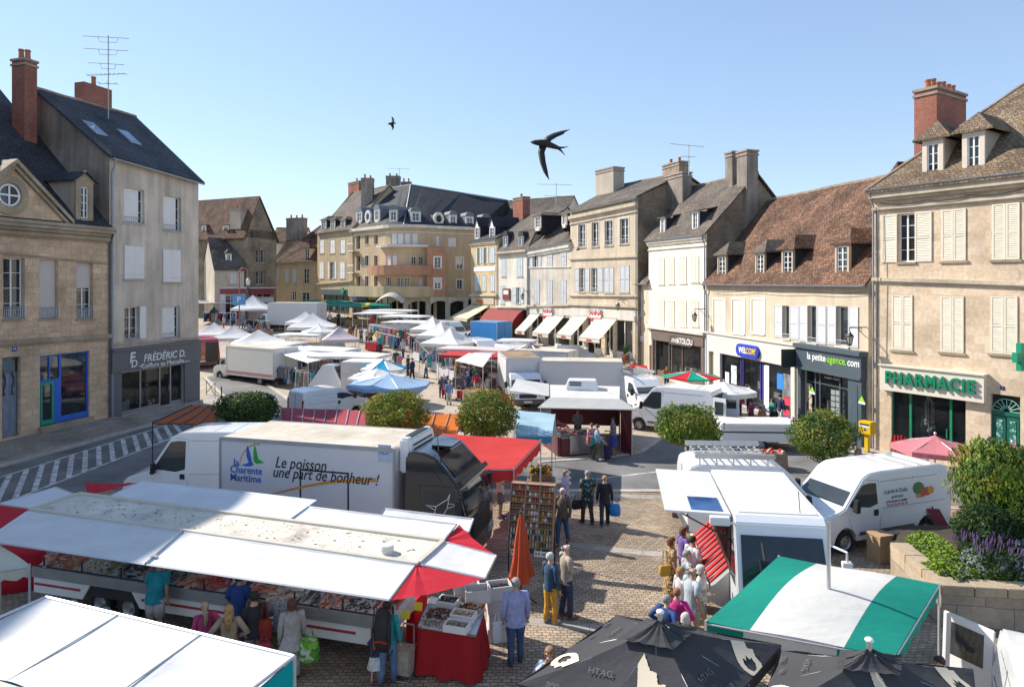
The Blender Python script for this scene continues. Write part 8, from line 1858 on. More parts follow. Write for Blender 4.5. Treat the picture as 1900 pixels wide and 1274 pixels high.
for k in range(n):mb.tube([R_(.28,-.34)[k],R_(.18,-.9)[k]],.016,4)
mb.loft([R_(.18,-.93),R_(.19,-.88)]);mb.build('lantern_frame',mat('lantern green black',(.02,.035,.03)),t,world=True);mb=MB();mb.loft([R_(.27,-.345),R_(.17,-.9)]);mb.build('lantern_glass',glass('lantern glass'),t,world=True)
p=gnd(444,78);t=thing('lamp_post','rust red lamp post with a curved top and blue parking sign','lamp post',p)
H2=zt(497,78)-p.z;RUST=mat('rust red paint',(.33,.10,.07),.6)
mb=MB();mb.tube([(0,0,0),(0,0,H2-.6)]+[(.5-.5*math.cos(a*.35),0,H2-.6+.6*math.sin(a*.35))for a in range(1,9)]+[(1.0,0,H2-1.2)],.07,7);mb.build('post',RUST,t)
mb=MB();mb.lathe([(.05,.3),(.25,.0),(.22,-.5),(.05,-.6)],(1.0,0,H2-1.4),8);mb.build('lamp',mat('lamp white',(.6,.6,.58),.4),t)
mb=MB();zz_=zt(556,78)-p.z;mb.box(-.75,.75,-.12,-.06,zz_-.6,zz_+.6);sg=mb.build('parking_sign',mat('parking blue',(.10,.28,.55),.4),t);text('P',.9,(0,-.125,zz_),(1,0,0),(0,-1,0),WHITE,sg,world=False)
def barrier(label,a,b,h=1.0):
 t=thing('pavement_barrier',label,'barrier',(a+b)/2);mb=MB()
 for p,q in((a,a+V(0,0,h)),(b,b+V(0,0,h)),(a+V(0,0,h),b+V(0,0,h)),(a+V(0,0,.15),b+V(0,0,h)),(b+V(0,0,.15),a+V(0,0,h)),(a+V(0,0,.15),b+V(0,0,.15))):mb.tube([p,q],.022,5)
 mb.build('frame',DARK,t,world=True);return t
barrier('dark steel cross barrier on the pavement past the grey house',on(383,732),on(399,737))
t=thing('bollard','thin dark post at the kerb beside the cross barrier','post',on(411,745));mb=MB();mb.lathe([(.02,0),(.045,0),(.04,.9),(.05,.95),(.03,1.02)],n=10);mb.build('post',DARK,t,smooth=True,auto=.6)
REDP=mat('signal red',(.58,.015,.02),.35)
for i,px in enumerate((1661,1667,1673)):
 t=thing('red_post',('leftmost of the three red posts before the pharmacy window','middle and tallest of the three red posts before the pharmacy window','rightmost of the three red posts before the pharmacy window')[i],'post',on(px,850+(6 if i==1 else 0)),0,'red posts before the pharmacy');mb=MB();mb.tube([(0,0,0),(0,0,1.05+(.12 if i==1 else 0))],.045,8);mb.tube([(0,0,.5),(.16*(i-1)or .1,0,.62),(.16*(i-1)or .1,0,.95)],.03,6);mb.build('post',REDP,t)
for i,px in enumerate((1713,1719,1725)):
 t=thing('green_post',('left of the three short green posts before the pharmacy','middle of the three short green posts before the pharmacy','right of the three short green posts before the pharmacy')[i],'post',on(px,846),0,'green posts before the pharmacy');mb=MB();mb.tube([(0,0,0),(0,0,.75)],.035,8);mb.ball((0,0,.76),.045,n=8,k=4);mb.build('post',GREENP,t)
t=thing('road_sign','round red ringed road sign seen over the grocer van roof','sign',on(1623,905));zc_=EYE-(853-HYP)/FPX*t.location.y
mb=MB();mb.tube([(0,.03,0),(0,.03,zc_)],.03,6);mb.build('post',GALV,t);mb=MB();mb.lathe([(.02,-.01),(.30,-.01),(.30,.01),(.02,.01)],(0,0,zc_),24,0,'y');d_=mb.build('disc',WHITE,t);mb=MB();mb.lathe([(.22,-.02),(.30,-.02),(.30,-.011),(.22,-.011)],(0,0,zc_),24,0,'y');mb.hexa([(-.2,-.02,zc_+.14),(-.14,-.02,zc_+.2),(-.14,-.011,zc_+.2),(-.2,-.011,zc_+.14)],[(.14,-.02,zc_-.2),(.2,-.02,zc_-.14),(.2,-.011,zc_-.14),(.14,-.011,zc_-.2)]);mb.build('red_ring',REDP,d_)
mb=MB()
t=thing('wind_chime','hanging cluster of pink and white ornaments in the pharmacy window','ornament',V(0,0,0));f=Fac((17.3,32.7),(21.6,25.9));u,z=f.uz(1722,735,-.5);t.location=f.P(u,z,-.5);mb=MB();rnd=random.Random(4)
for k in range(9):x,y=(rnd.random()-.5)*.5,(rnd.random()-.5)*.3;l=.9+rnd.random()*.8;mb.tube([(0,0,0),(x,y,-.3),(x,y,-l)],.008,3);mb.ball((x,y,-l),.09,.05,.08,6,4,1+k%3)
mb.build('ornament',[WHITE,mat('toy pink',(.65,.3,.4),.5),mat('toy cream',(.7,.62,.45),.5),mat('toy mint',(.35,.6,.5),.5)],t)
BIRD=mat('swift plumage',(.012,.010,.010),.7,var=.3)
def swift(label,c,sc,W1,W2,head,tail):
 """wings, body and forked tail as one tapering skin; axes in the picture plane with some depth"""
 t=thing('swift',label,'bird',c,0,'swifts flying over the square',sc);mb=MB()
 mb.tube([Vector(head)*1.0,Vector(head)*.72,Vector(head)*.3,(0,0,0),Vector(tail)*.5,Vector(tail)*.8],[.03,.09,.13,.14,.09,.05],10)
 for s in(-.09,.09):n=Vector((-tail[2],0,tail[0])).normalized();mb.tube([Vector(tail)*.6,Vector(tail)*.85+n*s*.7,Vector(tail)*1.12+n*s*2.0],[.05,.035,.004],6)
 for Wg in(W1,W2):
  ch=[.24,.21,.185,.14,.08,.01];rows=[]
  for i,q in enumerate(Wg):
   q=Vector(q);d=(Vector(Wg[min(i+1,len(Wg)-1)])-Vector(Wg[max(i-1,0)])).normalized();back=(Vector(tail)-d*d.dot(Vector(tail))).normalized();w_=ch[min(i,5)]
   rows.append([q-back*w_*.5+V(0,.012,0),q+V(0,.03,0),q+back*w_*.7,q+V(0,-.02,0)])
  mb.loft(rows)
 mb.build('body',BIRD,t,smooth=True);return t
c=pt(1012,5.2,EYE-(266-HYP)/FPX*5.2)
swift('large swift with spread wings, nearest in the sky',c,.205,[(.0,0,.05),(.12,.1,.22),(.35,.2,.36),(.65,.3,.48),(.72,.32,.52),(.95,.35,.60)],[(-.1,0,-.05),(-.18,-.1,-.35),(-.12,-.2,-.75),(-.02,-.3,-1.1),(.04,-.35,-1.25),(.12,-.4,-1.42)],(-.55,0,.05),(.72,0,-.26))
c=pt(727,14,EYE-(230-HYP)/FPX*14)
swift('small swift high above the mansard building',c,.22,[(0,0,.05),(.05,.1,.25),(.05,.2,.45),(0,.25,.6),(-.03,.27,.66),(-.1,.3,.78)],[(0,0,-.05),(.08,-.1,-.25),(.12,-.2,-.4),(.12,-.25,-.5),(.1,-.27,-.55),(.05,-.3,-.68)],(-.38,0,.02),(.36,0,.1))
c=pt(1072,40,EYE-(463-HYP)/FPX*40)
swift('tiny swift passing in front of the broad beige house',c,.3,[(0,0,.02),(.1,.1,.12),(.3,.2,.15),(.5,.3,.12),(.6,.3,.1),(.75,.3,.05)],[(0,0,-.02),(.05,-.1,.15),(.0,-.2,.3),(-.08,-.25,.42),(-.1,-.27,.48),(-.2,-.3,.55)],(-.4,0,-.1),(.36,0,-.16))
SKIN=[mat('light skin',(.56,.34,.25),.55,var=.06),mat('tanned skin',(.42,.235,.15),.55,var=.06)]
EYE_M=mat('eye dark',(.03,.02,.015),.3);LIP=mat('lip',(.42,.16,.14),.5)
def cloth(c):return mat('cloth %.3f %.3f %.3f'%c,c,.85,var=.3,vs=7,bump=.8,bs=11)
ARMS={'down':((.24,-.02,1.14),(.25,.06,.89)),'hips':((.40,-.10,1.17),(.21,.06,1.03)),'hold':((.24,.02,1.15),(.13,.26,1.13)),'reach':((.25,.18,1.22),(.22,.44,1.20)),'up':((.26,.14,1.30),(.08,.20,1.52)),'pull':((.25,-.14,1.14),(.27,-.36,.95)),'cross':((.25,.03,1.17),(-.02,.22,1.18))}
def person(label,pos,rot,h=1.72,arms=('down','down'),step=0.0,top=(.3,.3,.35),sleeve='long',low=('trousers',(.06,.07,.11)),hair=('short',(.25,.16,.1)),shoes=(.05,.04,.04),lean=0.0,skin=0,hem=.84,wide=1.0,hat=None,group=None,turn=0,pattern=None,sit=False):
 s_=h/1.75;t=thing('person',label,'person',pos,R(rot),group,s_);sk=SKIN[skin]
 lo=.40 if sit else 0
 def up(q):
  q=Vector(q);d=q.z-.93
  if d<=0:return q
  return Vector((q.x,q.y*math.cos(lean)+d*math.sin(lean),.93+d*math.cos(lean)-q.y*math.sin(lean)))
 v,e,r=[],[],[]
 def add(p,q,rad):v.append(Vector(q));r.append(rad);(e.append((p,len(v)-1))if p is not None else None);return len(v)-1
 root=add(None,(0,0,.93),.12);a=add(root,up((0,0,1.15)),.11);b=add(a,up((0,0,1.34)),.125);nk=add(b,up((0,.0,1.48)),.052)
 Rt=Matrix.Rotation(R(turn),3,'Z');hd=lambda q:up((0,.01,1.48))+Rt@(Vector(q)-Vector((0,.01,1.48)))
 h0=add(nk,hd((0,.015,1.56)),.062);h1=add(h0,hd((0,.02,1.635)),.082);h2=add(h1,hd((0,.012,1.70)),.068);add(h1,hd((0,.105,1.615)),.014);add(h0,hd((0,.075,1.55)),.028)
 for sx in(1,-1):add(h1,hd((sx*.088,.0,1.62)),.016)
 ends=[]
 for k,sx in enumerate((1,-1)):
  sh=up((sx*.175*wide,0,1.415));el,wr=[up((sx*q[0],q[1],q[2]))for q in ARMS[arms[k]]]
  i=add(b,sh,.058);j=add(i,el,.042);w=add(j,wr,.028);d=(wr-el).normalized();pm=wr+d*.075;pl=add(w,pm,.033)
  sd=d.cross(Vector((0,1,.2))).normalized()if abs(d.y)<.8 else Vector((0,0,1));cr=d.cross(sd).normalized()
  cr=cr if cr.y>0 else-cr
  for f_ in range(4):
   o=sd*(f_-1.5)*.021;ln=(.062,.075,.078,.066)[f_];k1=add(pl,pm+o+d*.03,.010);k2=add(k1,pm+o+d*(.03+ln*.55)+cr*.008,.0095);add(k2,pm+o+d*(.03+ln*.85)+cr*.03,.008)
  th=add(w,wr+d*.035+cr*.03,.012);add(th,wr+d*.075+cr*.05,.010)
  ends.append((sh,el,wr,pm))
 legs=[]
 for sx in(1,-1):
  st=step*sx;hp=Vector((sx*.09,0,.90))
  if sit:kn,an,toe=Vector((sx*.12,.42,.90)),Vector((sx*.12,.44,.50)),Vector((sx*.13,.58,.45))
  else:
   kn=Vector((sx*.1,.03+st*.5,.49));an=Vector((sx*.105,st,.09+max(0,-st)*.30));toe=an+Vector((sx*.02,.13,-.055))
  i=add(root,hp,.088);j=add(i,kn,.056);q=add(j,an,.037);add(q,toe,.03);legs.append((hp,kn,an,toe))
 me=bpy.data.meshes.new('body');me.from_pydata(v,e,[]);o=bpy.data.objects.new('body',me);COL.objects.link(o)
 md=o.modifiers.new('skin','SKIN');md.branch_smoothing=.4;sv=me.skin_vertices[0].data
 for k,q in enumerate(sv):q.radius=(r[k],r[k]);q.use_root=(k==0)
 o.modifiers.new('sub','SUBSURF').levels=1
 m2=bpy.data.meshes.new_from_object(o.evaluated_get(bpy.context.evaluated_depsgraph_get()));bpy.data.objects.remove(o)
 m2.materials.clear();m2.materials.append(sk);m2.polygons.foreach_set('use_smooth',[True]*len(m2.polygons));m2.polygons.foreach_set('material_index',[0]*len(m2.polygons));link('body',m2,t)
 mb=MB()
 for sx in(1,-1):mb.ball(hd((sx*.032,.092,1.642)),.011,.008,.008,6,4)
 mb.tube([hd((-.022,.094,1.572)),hd((0,.102,1.570)),hd((.022,.094,1.572))],.006,5,1);mb.tube([hd((.05,.088,1.662)),hd((.018,.098,1.666))],.005,4);mb.tube([hd((-.05,.088,1.662)),hd((-.018,.098,1.666))],.005,4)
 mb.build('face',[EYE_M,LIP],t)
 def ell(z,rx,ry,oy=0,n=14):return[up((rx*math.cos(2*math.pi*k/n),oy+ry*math.sin(2*math.pi*k/n),z))for k in range(n)]
 w=wide;mb=MB();hb=hem
 rows=[ell(hb,.185*w,.145*w),ell(.95,.178*w,.138*w),ell(1.10,.165*w,.128*w,.005),ell(1.27,.188*w,.135*w,.005),ell(1.38,.185*w,.118*w),ell(1.44,.13*w,.09),ell(1.475,.072,.066)]
 if hb<.8:rows=[ell(hb,.26*w,.22*w)]+rows[1:]
 mb.loft(rows,0,False)
 for(sh,el,wr,pm)in ends:
  i=Vector((sh.x*.55,sh.y,sh.z-.02))
  if sleeve=='long':mb.tube([i,sh,sh.lerp(el,.5),el,el.lerp(wr,.55),wr],[.085,.078,.066,.058,.052,.043],10)
  elif sleeve=='short':mb.tube([i,sh,sh.lerp(el,.45),sh.lerp(el,.78)],[.085,.08,.074,.072],10)
 tm=pattern or cloth(top);mb.build('top',tm,t,smooth=True)
 kind,lc=low;lm=cloth(lc);mb=MB()
 if kind in('trousers','shorts'):
  mb.loft([ell(1.0,.155*w,.12*w),ell(.92,.172*w,.135*w),[Vector((.17*w*math.cos(2*math.pi*k/14),.13*w*math.sin(2*math.pi*k/14),.83))for k in range(14)]],0,True)
  for hp,kn,an,toe in legs:
   if kind=='trousers':mb.tube([hp+Vector((0,0,.02)),hp.lerp(kn,.4),kn,kn.lerp(an,.6),an+Vector((0,-.01,-.02))],[.105*w,.098*w,.074,.068,.064],10)
   else:mb.tube([hp+Vector((0,0,.02)),hp.lerp(kn,.5),kn+Vector((0,0,.02))],[.105*w,.105*w,.095],10)
 else:
  zb={'skirt':.45,'dress':.28,'miniskirt':.56}[kind];mb.loft([[Vector(((.165+.11*q)*w*math.cos(2*math.pi*k/20)*(1+.07*math.cos(k*3)*q),(.125+.12*q)*w*math.sin(2*math.pi*k/20)*(1+.07*math.cos(k*3)*q),1.0-(1.0-zb)*q))for k in range(20)]for q in(0,.2,.5,.8,1)],0,False)
  if pattern and kind=='dress':lm=pattern
 mb.build('trousers' if kind=='trousers' else kind,lm,t,smooth=True)
 for hp,kn,an,toe in legs:
  mb=MB();d=(toe-an);d.z=0;d.normalize();b0=an+Vector((0,0,-.055));mb.tube([b0-d*.075+Vector((0,0,.02)),b0-d*.03+Vector((0,0,.012)),b0+d*.08+Vector((0,0,.0)),b0+d*.17+Vector((0,0,-.008)),b0+d*.2+Vector((0,0,-.006))],[.03,.052,.05,.04,.02],8);mb.build('shoe',cloth(shoes),t,smooth=True)
 hk,hc=hair
 if hk!='none':
  hm=mat('hair %.3f %.3f %.3f'%hc,hc,.7,var=.55,vs=26,bump=1,bs=45);mb=MB();n,kk=14,9;rows=[]
  for j in range(kk+1):
   row=[]
   for i in range(n):
    a_=2*math.pi*i/n;fr=math.sin(a_)
    low_={'short':1.60,'bald':1.62,'bob':1.53,'long':1.46,'tail':1.60}[hk];lim=1.685 if fr>.35 else low_
    z0_=1.735 if hk!='bald' else 1.665
    z=z0_-(z0_-lim)*j/kk;q=max(0,1-((z-1.645)/.105)**2)**.5 if z>1.645 else 1-(0 if hk in('bob','long')else max(0,1.645-z)*2.5)
    rx=(.093 if hk not in('bob','long')else .102)*max(q,.12 if hk!='bald' else .5);row.append(hd((rx*math.cos(a_),-.002+(rx+.014)*fr-(.012 if fr<0 else 0),z)))
   rows.append(row)
  mb.loft(rows,0,hk!='bald')
  if hk=='long':mb.tube([hd((0,-.07,1.62)),up((0,-.11,1.45)),up((0,-.135,1.25))],[.085,.09,.04],9)
  if hk=='tail':mb.tube([hd((0,-.10,1.66)),hd((0,-.16,1.62)),up((.01,-.16,1.42)),up((.0,-.15,1.22))],[.035,.04,.05,.012],8)
  mb.build('hair',hm,t,smooth=True)
 if hat:
  mb=MB();mb.loft([[hd((rx*math.cos(2*math.pi*k/14),.005+(rx+.012)*math.sin(2*math.pi*k/14),z))for k in range(14)]for z,rx in((1.655,.106),(1.70,.104),(1.745,.075),(1.76,.02))],0)
  mb.prism([hd((-.07,.09,1.66)),hd((.07,.09,1.66)),hd((.05,.185,1.645)),hd((-.05,.185,1.645))],(0,0,.012));mb.build('hat',hat if not isinstance(hat,tuple)else cloth(hat),t,smooth=True)
 return t
def foot(px,py):return on(px,py)
def at(px,Y):return gnd(px,Y)
def bag(name,label,p,m,w_=.3,h_=.34,d_=.14,rot=0,handle=.18,cat='bag'):
 t=thing(name,label,cat,p,rot);mb=MB();n=12
 mb.loft([[(w_/2*fx*abs(math.cos(2*math.pi*k/n))**.6*math.copysign(1,math.cos(2*math.pi*k/n)),d_/2*fx*abs(math.sin(2*math.pi*k/n))**.6*math.copysign(1,math.sin(2*math.pi*k/n)),z)for k in range(n)]for z,fx in((0,.75),(.04,1.0),(h_*.6,1.05),(h_,.85))],0);o=mb.build('bag_body',m,t,smooth=True,auto=.8)
 mb=MB()
 for s in(-.04,.04):mb.tube([(-w_*.25,s,h_-.02),(-w_*.12,s*.3,h_+handle),(w_*.12,s*.3,h_+handle),(w_*.25,s,h_-.02)],.008,4)
 mb.build('bag_handle',m,o);return t
def trolley(label,p,rot,m,h_=.95):
 t=thing('shopping_trolley',label,'shopping trolley',p,R(rot));mb=MB();mb.hexa([(-.17,-.12,.1),(.17,-.12,.1),(.17,.12,.1),(-.17,.12,.1)],[(-.19,-.15,.66),(.19,-.15,.66),(.19,.15,.66),(-.19,.15,.66)]);mb.build('bag_body',m,t,bevel=.03)
 mb=MB()
 for s in(-.14,.14):mb.tube([(s,.16,.05),(s,.17,.7),(s*.8,.22,h_)],.013,5);mb.tube([(s,-.16,.02),(s,.14,.08)],.012,5)
 mb.tube([(-.112,.22,h_),(.112,.22,h_)],.016,5);mb.tube([(-.14,-.16,.02),(.14,-.16,.02)],.012,5);mb.build('frame',GALV,t)
 for s in(-.2,.2):mb=MB();mb.lathe([(.05,-.015),(.09,-.02),(.09,.02),(.05,.015)],(s,.15,.09),14,0,'x');mb.build('wheel',BLACKP,t)
 return t
WHH=(.62,.60,.57);GRH=(.33,.31,.29);BRH=(.13,.075,.04);BLH=(.42,.27,.12);DKH=(.03,.022,.018);JEAN=(.06,.10,.20);NAVYC=(.025,.035,.09);BLK=(.02,.02,.024)
P=person
P('man in a white t-shirt and grey shorts picking from the spice rack',foot(928,960),-100,1.74,('reach','reach'),0,(.72,.68,.65),'short',('shorts',(.16,.17,.19)),('short',BRH),(.07,.09,.16),skin=1)
P('bearded man in a lilac polo shirt turned away beside the cobbled road edge',foot(1049,965),70,1.76,('down','hold'),0,(.50,.46,.62),'short',('trousers',(.04,.04,.05)),('bald',GRH),skin=1)
P('grey haired man in a brown jacket and jeans walking towards the viewer',foot(1044,1010),155,1.74,('down','down'),.18,(.14,.115,.085),'long',('trousers',JEAN),('short',WHH),(.13,.06,.03),turn=15)
P('man in a dark leaf patterned shirt walking away with a black bag',foot(1090,972),20,1.80,('down','down'),-.14,(.03,.06,.06),'short',('trousers',(.045,.045,.05)),('short',GRH),(.12,.06,.04),wide=1.12,pattern=speckled('leaf pattern shirt',[(.012,.025,.028),(.02,.05,.05),(.012,.02,.025),(.10,.26,.24)],16),hem=.8)
P('woman in a black jacket with a turquoise print walking away with a blue bag',foot(1122,976),-8,1.68,('down','down'),.16,(.02,.02,.024),'long',('trousers',(.03,.04,.07)),('short',BLH),(.1,.1,.14),hem=.8)
P('white haired person in a blue jacket and mustard trousers',foot(1021,1156),-48,1.68,('down','hold'),.05,(.03,.075,.14),'long',('trousers',(.58,.30,.03)),('short',WHH),(.35,.33,.3))
P('bald man in a beige hooded jacket and dark jeans',foot(1050,1146),-68,1.80,('hold','down'),.06,(.40,.34,.27),'long',('trousers',(.03,.045,.09)),('bald',WHH),(.22,.09,.04),wide=1.08)
P('grey haired man in a lavender blue shirt and jeans seen from behind',foot(957,1231),8,1.82,('down','down'),.08,(.36,.38,.62),'long',('trousers',(.05,.09,.19)),('short',GRH),(.06,.06,.07),wide=1.15,hem=.8)
P('woman with brown bobbed hair in a pale blue blouse at the lower edge',at(1020,12.0),170,1.62,('up','down'),0,(.52,.58,.66),'long',('trousers',JEAN),('bob',(.30,.17,.08)))
P('mother in a turquoise top and jeans wearing a black child carrier',foot(719,1268),-12,1.66,('down','hold'),.1,(.02,.33,.36),'long',('trousers',(.12,.19,.32)),('short',DKH),(.08,.08,.09))
P('little girl in a floral cap, navy jumper and white skirt',foot(696,1268),2,1.02,('down','up'),.05,(.06,.045,.14),'long',('miniskirt',(.62,.60,.60)),('long',BLH),(.4,.08,.2),hat=speckled('floral cap',[(.7,.65,.65),(.6,.1,.25),(.25,.2,.5),(.7,.6,.6)],40))
P('woman in a long grey cardigan and pale green trousers carrying a green bag',foot(542,1262),22,1.66,('down','down'),.1,(.40,.37,.37),'long',('trousers',(.38,.47,.44)),('bob',(.11,.05,.03)),hem=.72,wide=1.1)
P('blond girl with a ponytail and beige jumper, hands on hips',at(425,13.6),12,1.60,('hips','hips'),0,(.36,.28,.20),'long',('trousers',(.10,.13,.2)),('long',(.46,.29,.13)))
P('girl in magenta with pale hair in a ponytail before the fish counter',at(380,13.9),30,1.52,('hips','down'),0,(.42,.05,.17),'long',('trousers',(.1,.04,.1)),('tail',(.50,.38,.25)))
P('man in a black jacket and cap with a red bag at the fish counter',at(472,13.9),40,1.72,('down','hold'),0,(.025,.025,.035),'long',('trousers',(.25,.2,.19)),('short',DKH),hat=BLK,wide=1.1)
P('person in a royal blue tunic leaning to the fish counter',at(440,14.7),0,1.74,('hold','hold'),0,(.015,.05,.24),'short',('trousers',(.04,.05,.1)),('short',DKH),lean=.22,hem=.66,skin=1)
P('person in a grey and white striped top with a red shoulder bag',at(521,14.2),0,1.68,('down','hold'),0,(.4,.42,.45),'long',('trousers',(.11,.11,.07)),('short',GRH),lean=.12,pattern=bricks('striped jersey',(.50,.50,.52),(.48,.48,.5),(.10,.12,.2),4,.035,.012,bump=.05,patch=.05))
P('man in a turquoise t-shirt and pale shorts bending under the fish flap',at(287,15.3),-4,1.80,('down','hold'),0,(.01,.28,.36),'short',('shorts',(.46,.43,.44)),('short',BRH),(.3,.3,.3),lean=.3,skin=1,wide=1.12)
P('white haired lady with braces over a white blouse behind the white awning',at(133,13.9),172,1.55,('down','down'),0,(.62,.60,.62),'long',('trousers',NAVYC),('bob',WHH));P('grey haired lady in a navy top behind the white awning',at(194,13.6),150,1.55,('hold','down'),0,(.06,.06,.14),'long',('trousers',NAVYC),('bob',GRH))
P('woman in a leopard print dress with a yellow handbag, farthest in the sausage queue',at(1246,17.1),-85,1.66,('down','hold'),0,(.4,.28,.12),'short',('dress',(.3,.2,.1)),('bob',(.20,.08,.04)),pattern=speckled('leopard print',[(.42,.29,.13),(.10,.06,.03),(.40,.27,.12),(.22,.13,.06)],22))
P('woman in a violet top near the red display of the food truck',at(1268,17.9),-75,1.62,('hold','down'),0,(.16,.10,.35),'short',('trousers',BLK),('bob',BRH));P('person in a white t-shirt beside the red sausage display',at(1285,17.0),-60,1.72,('hold','hold'),0,(.64,.60,.66),'short',('trousers',JEAN),('short',DKH),skin=1)
P('grey haired man in a patterned shirt in the middle of the sausage queue',at(1275,16.2),-80,1.68,('down','hold'),0,(.3,.36,.44),'short',('trousers',NAVYC),('short',GRH),pattern=speckled('patterned shirt',[(.35,.40,.46),(.14,.20,.30),(.5,.5,.52)],30));P('woman in a pale blouse with a brown bob in the sausage queue',at(1264,15.4),-70,1.62,('hold','down'),0,(.58,.54,.55),'long',('trousers',(.3,.3,.3)),('bob',(.36,.21,.1)))
P('tall balding man in a grey blue t-shirt at the near end of the food truck',at(1284,14.9),-70,1.84,('down','hold'),0,(.40,.46,.50),'short',('trousers',(.37,.33,.29)),('bald',GRH),skin=1,wide=1.12);P('white haired woman in sunglasses and a white blouse by the balding man',at(1301,15.5),-120,1.62,('hold','down'),0,(.60,.57,.53),'long',('trousers',(.3,.28,.25)),('bob',WHH))
P('red haired woman in a bright pink jumper in the sausage queue',at(1256,14.4),-30,1.58,('hips','down'),0,(.62,.03,.22),'long',('trousers',NAVYC),('short',(.34,.13,.05)),wide=1.08);P('grey haired man in a navy blue jumper with a thin bag strap',at(1237,14.0),-55,1.62,('hips','hips'),0,(.02,.06,.20),'long',('trousers',BLK),('short',GRH),wide=1.15);P('white haired person in black just above the black parasol',at(1272,13.5),-40,1.50,('down','down'),0,BLK,'long',('trousers',BLK),('bob',WHH));P('brown haired person whose head just shows over the black parasol',at(1172,13.0),60,1.45,('down','down'),0,(.3,.2,.2),'long',('trousers',BLK),('short',(.22,.12,.07)))
P('bearded dark haired man in a blue shirt beside the open van door',at(1742,11.7),105,1.62,('down','hold'),0,(.20,.24,.40),'short',('trousers',BLK),('short',DKH),skin=1)
P('young woman in a blue jumper and green trousers walking with a shopping trolley',foot(1108,855),82,1.66,('hold','pull'),.26,(.28,.42,.55),'long',('trousers',(.10,.12,.08)),('short',BRH),(.6,.6,.6));trolley('folded dark shopping trolley pulled across the road',foot(1128,853),60,cloth(NAVYC))
P('person in a red and white checked shirt at the butcher counter',at(1098,31.0),30,1.66,('hold','down'),0,(.45,.15,.17),'long',('trousers',(.12,.1,.1)),('short',BRH),pattern=speckled('checked shirt',[(.45,.10,.12),(.6,.4,.4),(.35,.08,.1)],30));P('butcher in a grey shirt and long blue apron',at(1138,31.7),95,1.82,('hips','hold'),0,(.18,.20,.25),'short',('skirt',(.05,.06,.26)),('short',DKH),skin=1);P('person in grey inside the butcher stall',at(1072,34.2),180,1.7,('hold','hold'),0,(.25,.25,.27),'long',('trousers',BLK),('short',BRH))
